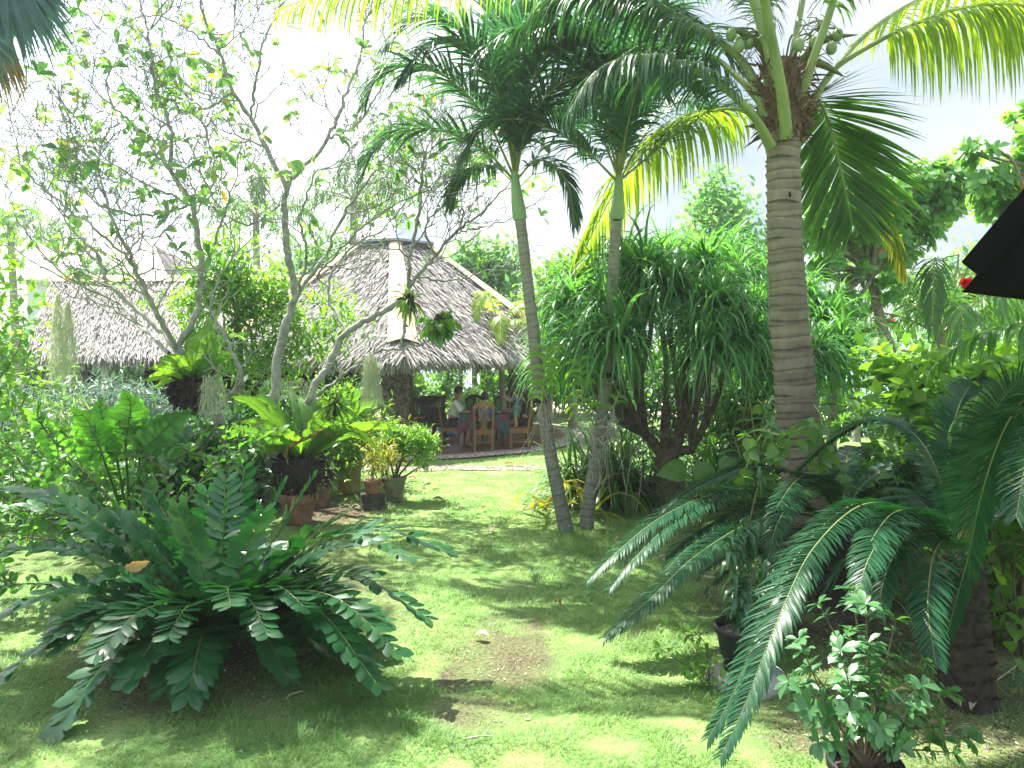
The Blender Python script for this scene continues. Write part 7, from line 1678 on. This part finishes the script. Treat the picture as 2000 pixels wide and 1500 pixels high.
# ------------------------------------------------------------------ fallen leaves, twigs
def fallen(label, px, py, L, w, mat, seed, curl=.5, group=None, name='fallen_leaf'):
    rg = RG(seed); p = G(px, py, .03); a = rg.uniform(0, 6.28); d = np.array([math.cos(a), math.sin(a), 0]); mb = MB()
    broadleaf(mb, [p - d * L / 2 + Z * .012, p - d * L * .15 + Z * .03, p + d * L * .2 + Z * .035, p + d * L / 2 + Z * .015], w, OVAL, seed, 14, 5, .004, 4, .08, curl, rnd=rg.random(), side0=np.cross(d, Z))
    return tag(mb.build(name, M[mat], origin=p), label, 'leaf', group)
for i, (px, py, L, w, mt, lab) in enumerate([
 (1300, 985, .42, .24, 'yellow_leaf', 'big bright yellow fallen leaf at the foot of the ponytail tree'),
 (851, 951, .20, .10, 'yellow_leaf', 'yellow-brown curled leaf on the sunny lawn right of the green-stained pot'),
 (855, 978, .16, .10, 'dead_leaf', 'brown fallen leaf on the lawn nearer than the yellow-brown curled one'),
 (806, 936, .16, .11, 'dead_leaf', 'dark brown leaf on the lawn beside the green-stained pot'),
 (832, 942, .26, .10, 'dry_leaf', 'pale tan leaf lying at the shaded lawn edge'),
 (770, 975, .24, .14, 'dead_leaf', 'large brown leaf lying just before the stump'),
 (992, 908, .22, .12, 'dead_leaf', 'orange-brown leaf on the shaded strip in front of the pavilion'),
 (1015, 909, .24, .07, 'dead_leaf', 'narrow dark leaf on the shaded strip left of the slim palms'),
 (1115, 957, .12, .09, 'dead_leaf', 'small orange leaf standing on the lawn between the slim palms'),
 (1055, 962, .18, .05, 'dead_leaf', 'thin brown leaf on the lawn left of the slim palms'),
 (1130, 984, .14, .08, 'dead_leaf', 'dark leaf on the bare soil behind the slim palms'),
 (945, 996, .10, .06, 'dead_leaf', 'small upright brown leaf on the open lawn'),
 (960, 1037, .16, .10, 'dry_leaf', 'whitish leaf on the middle of the sunny lawn'),
 (940, 1246, .12, .07, 'dry_leaf', 'whitish dry leaf on the worn grass patch'),
 (1290, 1093, .14, .08, 'dry_leaf', 'pale tan leaf behind the long cycad fronds'),
 (1860, 1375, .12, .08, 'dry_leaf', 'pale leaf fragment at the foot of the big cycad'),
 (640, 985, .16, .08, 'dead_leaf', 'brown leaf in the soil between the pots'),
 (1900, 1385, .10, .04, 'dry_leaf', 'thin pale leaf fragment right of the cycad foot'),
 (230, 940, .2, .1, 'dead_leaf', 'orange dead leaf in the grass under the straggling shrub'),
 (1090, 1182, .08, .05, 'dead_leaf', 'tiny brown leaf on the shaded lawn right of centre')]):
    fallen(lab, px, py, L, w, mt, 1400 + i)
rg = RG(1500)
def litter(n, seed, spots, mats, size):
    rg = RG(seed); mb = MB()
    for (px, py, wx, wy, k) in spots:
        c = G(px, py); ex = abs(G(px + wx, py)[0] - c[0]); ey = abs(G(px, py - wy)[1] - c[1])
        X = c[0] + rg.normal(0, ex * .5, k); Y = c[1] + rg.normal(0, ey * .5, k); a = rg.uniform(0, 6.28, k); B = np.stack([X, Y, ground_z(X, Y) + .006], -1)
        D = np.stack([np.cos(a), np.sin(a), rg.normal(0, .15, k)], -1); strips(mb, B, D, np.cross(D, Z + rg.normal(0, .3, (k, 3))), size * rg.uniform(.3, 1.2, k), size * rg.uniform(.05, .4, k), 2, .1, [.3, 1, .1], .2, 0, rg.random(k))
    return mb
spots = [(420, 1270, 300, 120, 900), (1750, 1260, 330, 130, 1300), (1900, 1440, 250, 90, 700), (660, 1000, 90, 40, 250), (960, 1330, 110, 80, 90), (1280, 990, 160, 25, 240), (1640, 1420, 140, 60, 400), (950, 1150, 250, 250, 160)]
tag(litter(0, 9, spots, None, .035).build('leaf_litter', M['dry_leaf']), 'dry leaf crumbs scattered over the bare soil', 'leaf litter', None, 'stuff')
tag(litter(0, 10, spots[:3] + spots[5:7], None, .030).build('leaf_debris', M['root']), 'dark mulch crumbs scattered over the bare soil', 'mulch', None, 'stuff')
for i, (a, b, lab) in enumerate([((1740, 1170), (1790, 1230), 'thin dry stick lying under the big cycad crown'), ((1985, 1300), (1930, 1340), 'dry stick on the soil at the right edge'), ((1900, 1180), (1860, 1175), 'pale twig beside the cycad trunk'), ((590, 1350), (560, 1365), 'short twig on the bare soil below the leathery fronds'), ((900, 1445), (960, 1438), 'thin straw stalk on the foreground grass')]):
    p, q = G(*a, .02), G(*b, .02); mb = MB(); tube(mb, cr([p, (p + q) / 2 + Z * .02 + rg.normal(0, .02, 3), q], 8), .005, 5); tag(mb.build('fallen_twig', M['aerial'], origin=p), lab, 'twig')
# ------------------------------------------------------------------ haze volume added for the pale veil of glare
m = bpy.data.materials.new('haze'); m.use_nodes = True; n = m.node_tree.nodes; l = m.node_tree.links; n.clear()
out = n.new('ShaderNodeOutputMaterial'); pv = n.new('ShaderNodeVolumePrincipled')
pv.inputs['Color'].default_value = (.93, .97, 1, 1); pv.inputs['Density'].default_value = 0.0012; pv.inputs['Anisotropy'].default_value = 0.35
l.new(pv.outputs['Volume'], out.inputs['Volume'])
mb = MB(); box(mb, (-6100, -450, -2.6), (6100, 8100, 14)); tag(mb.build('haze', m, smooth=False), kind='stuff')
SC.cycles.volume_bounces = 0
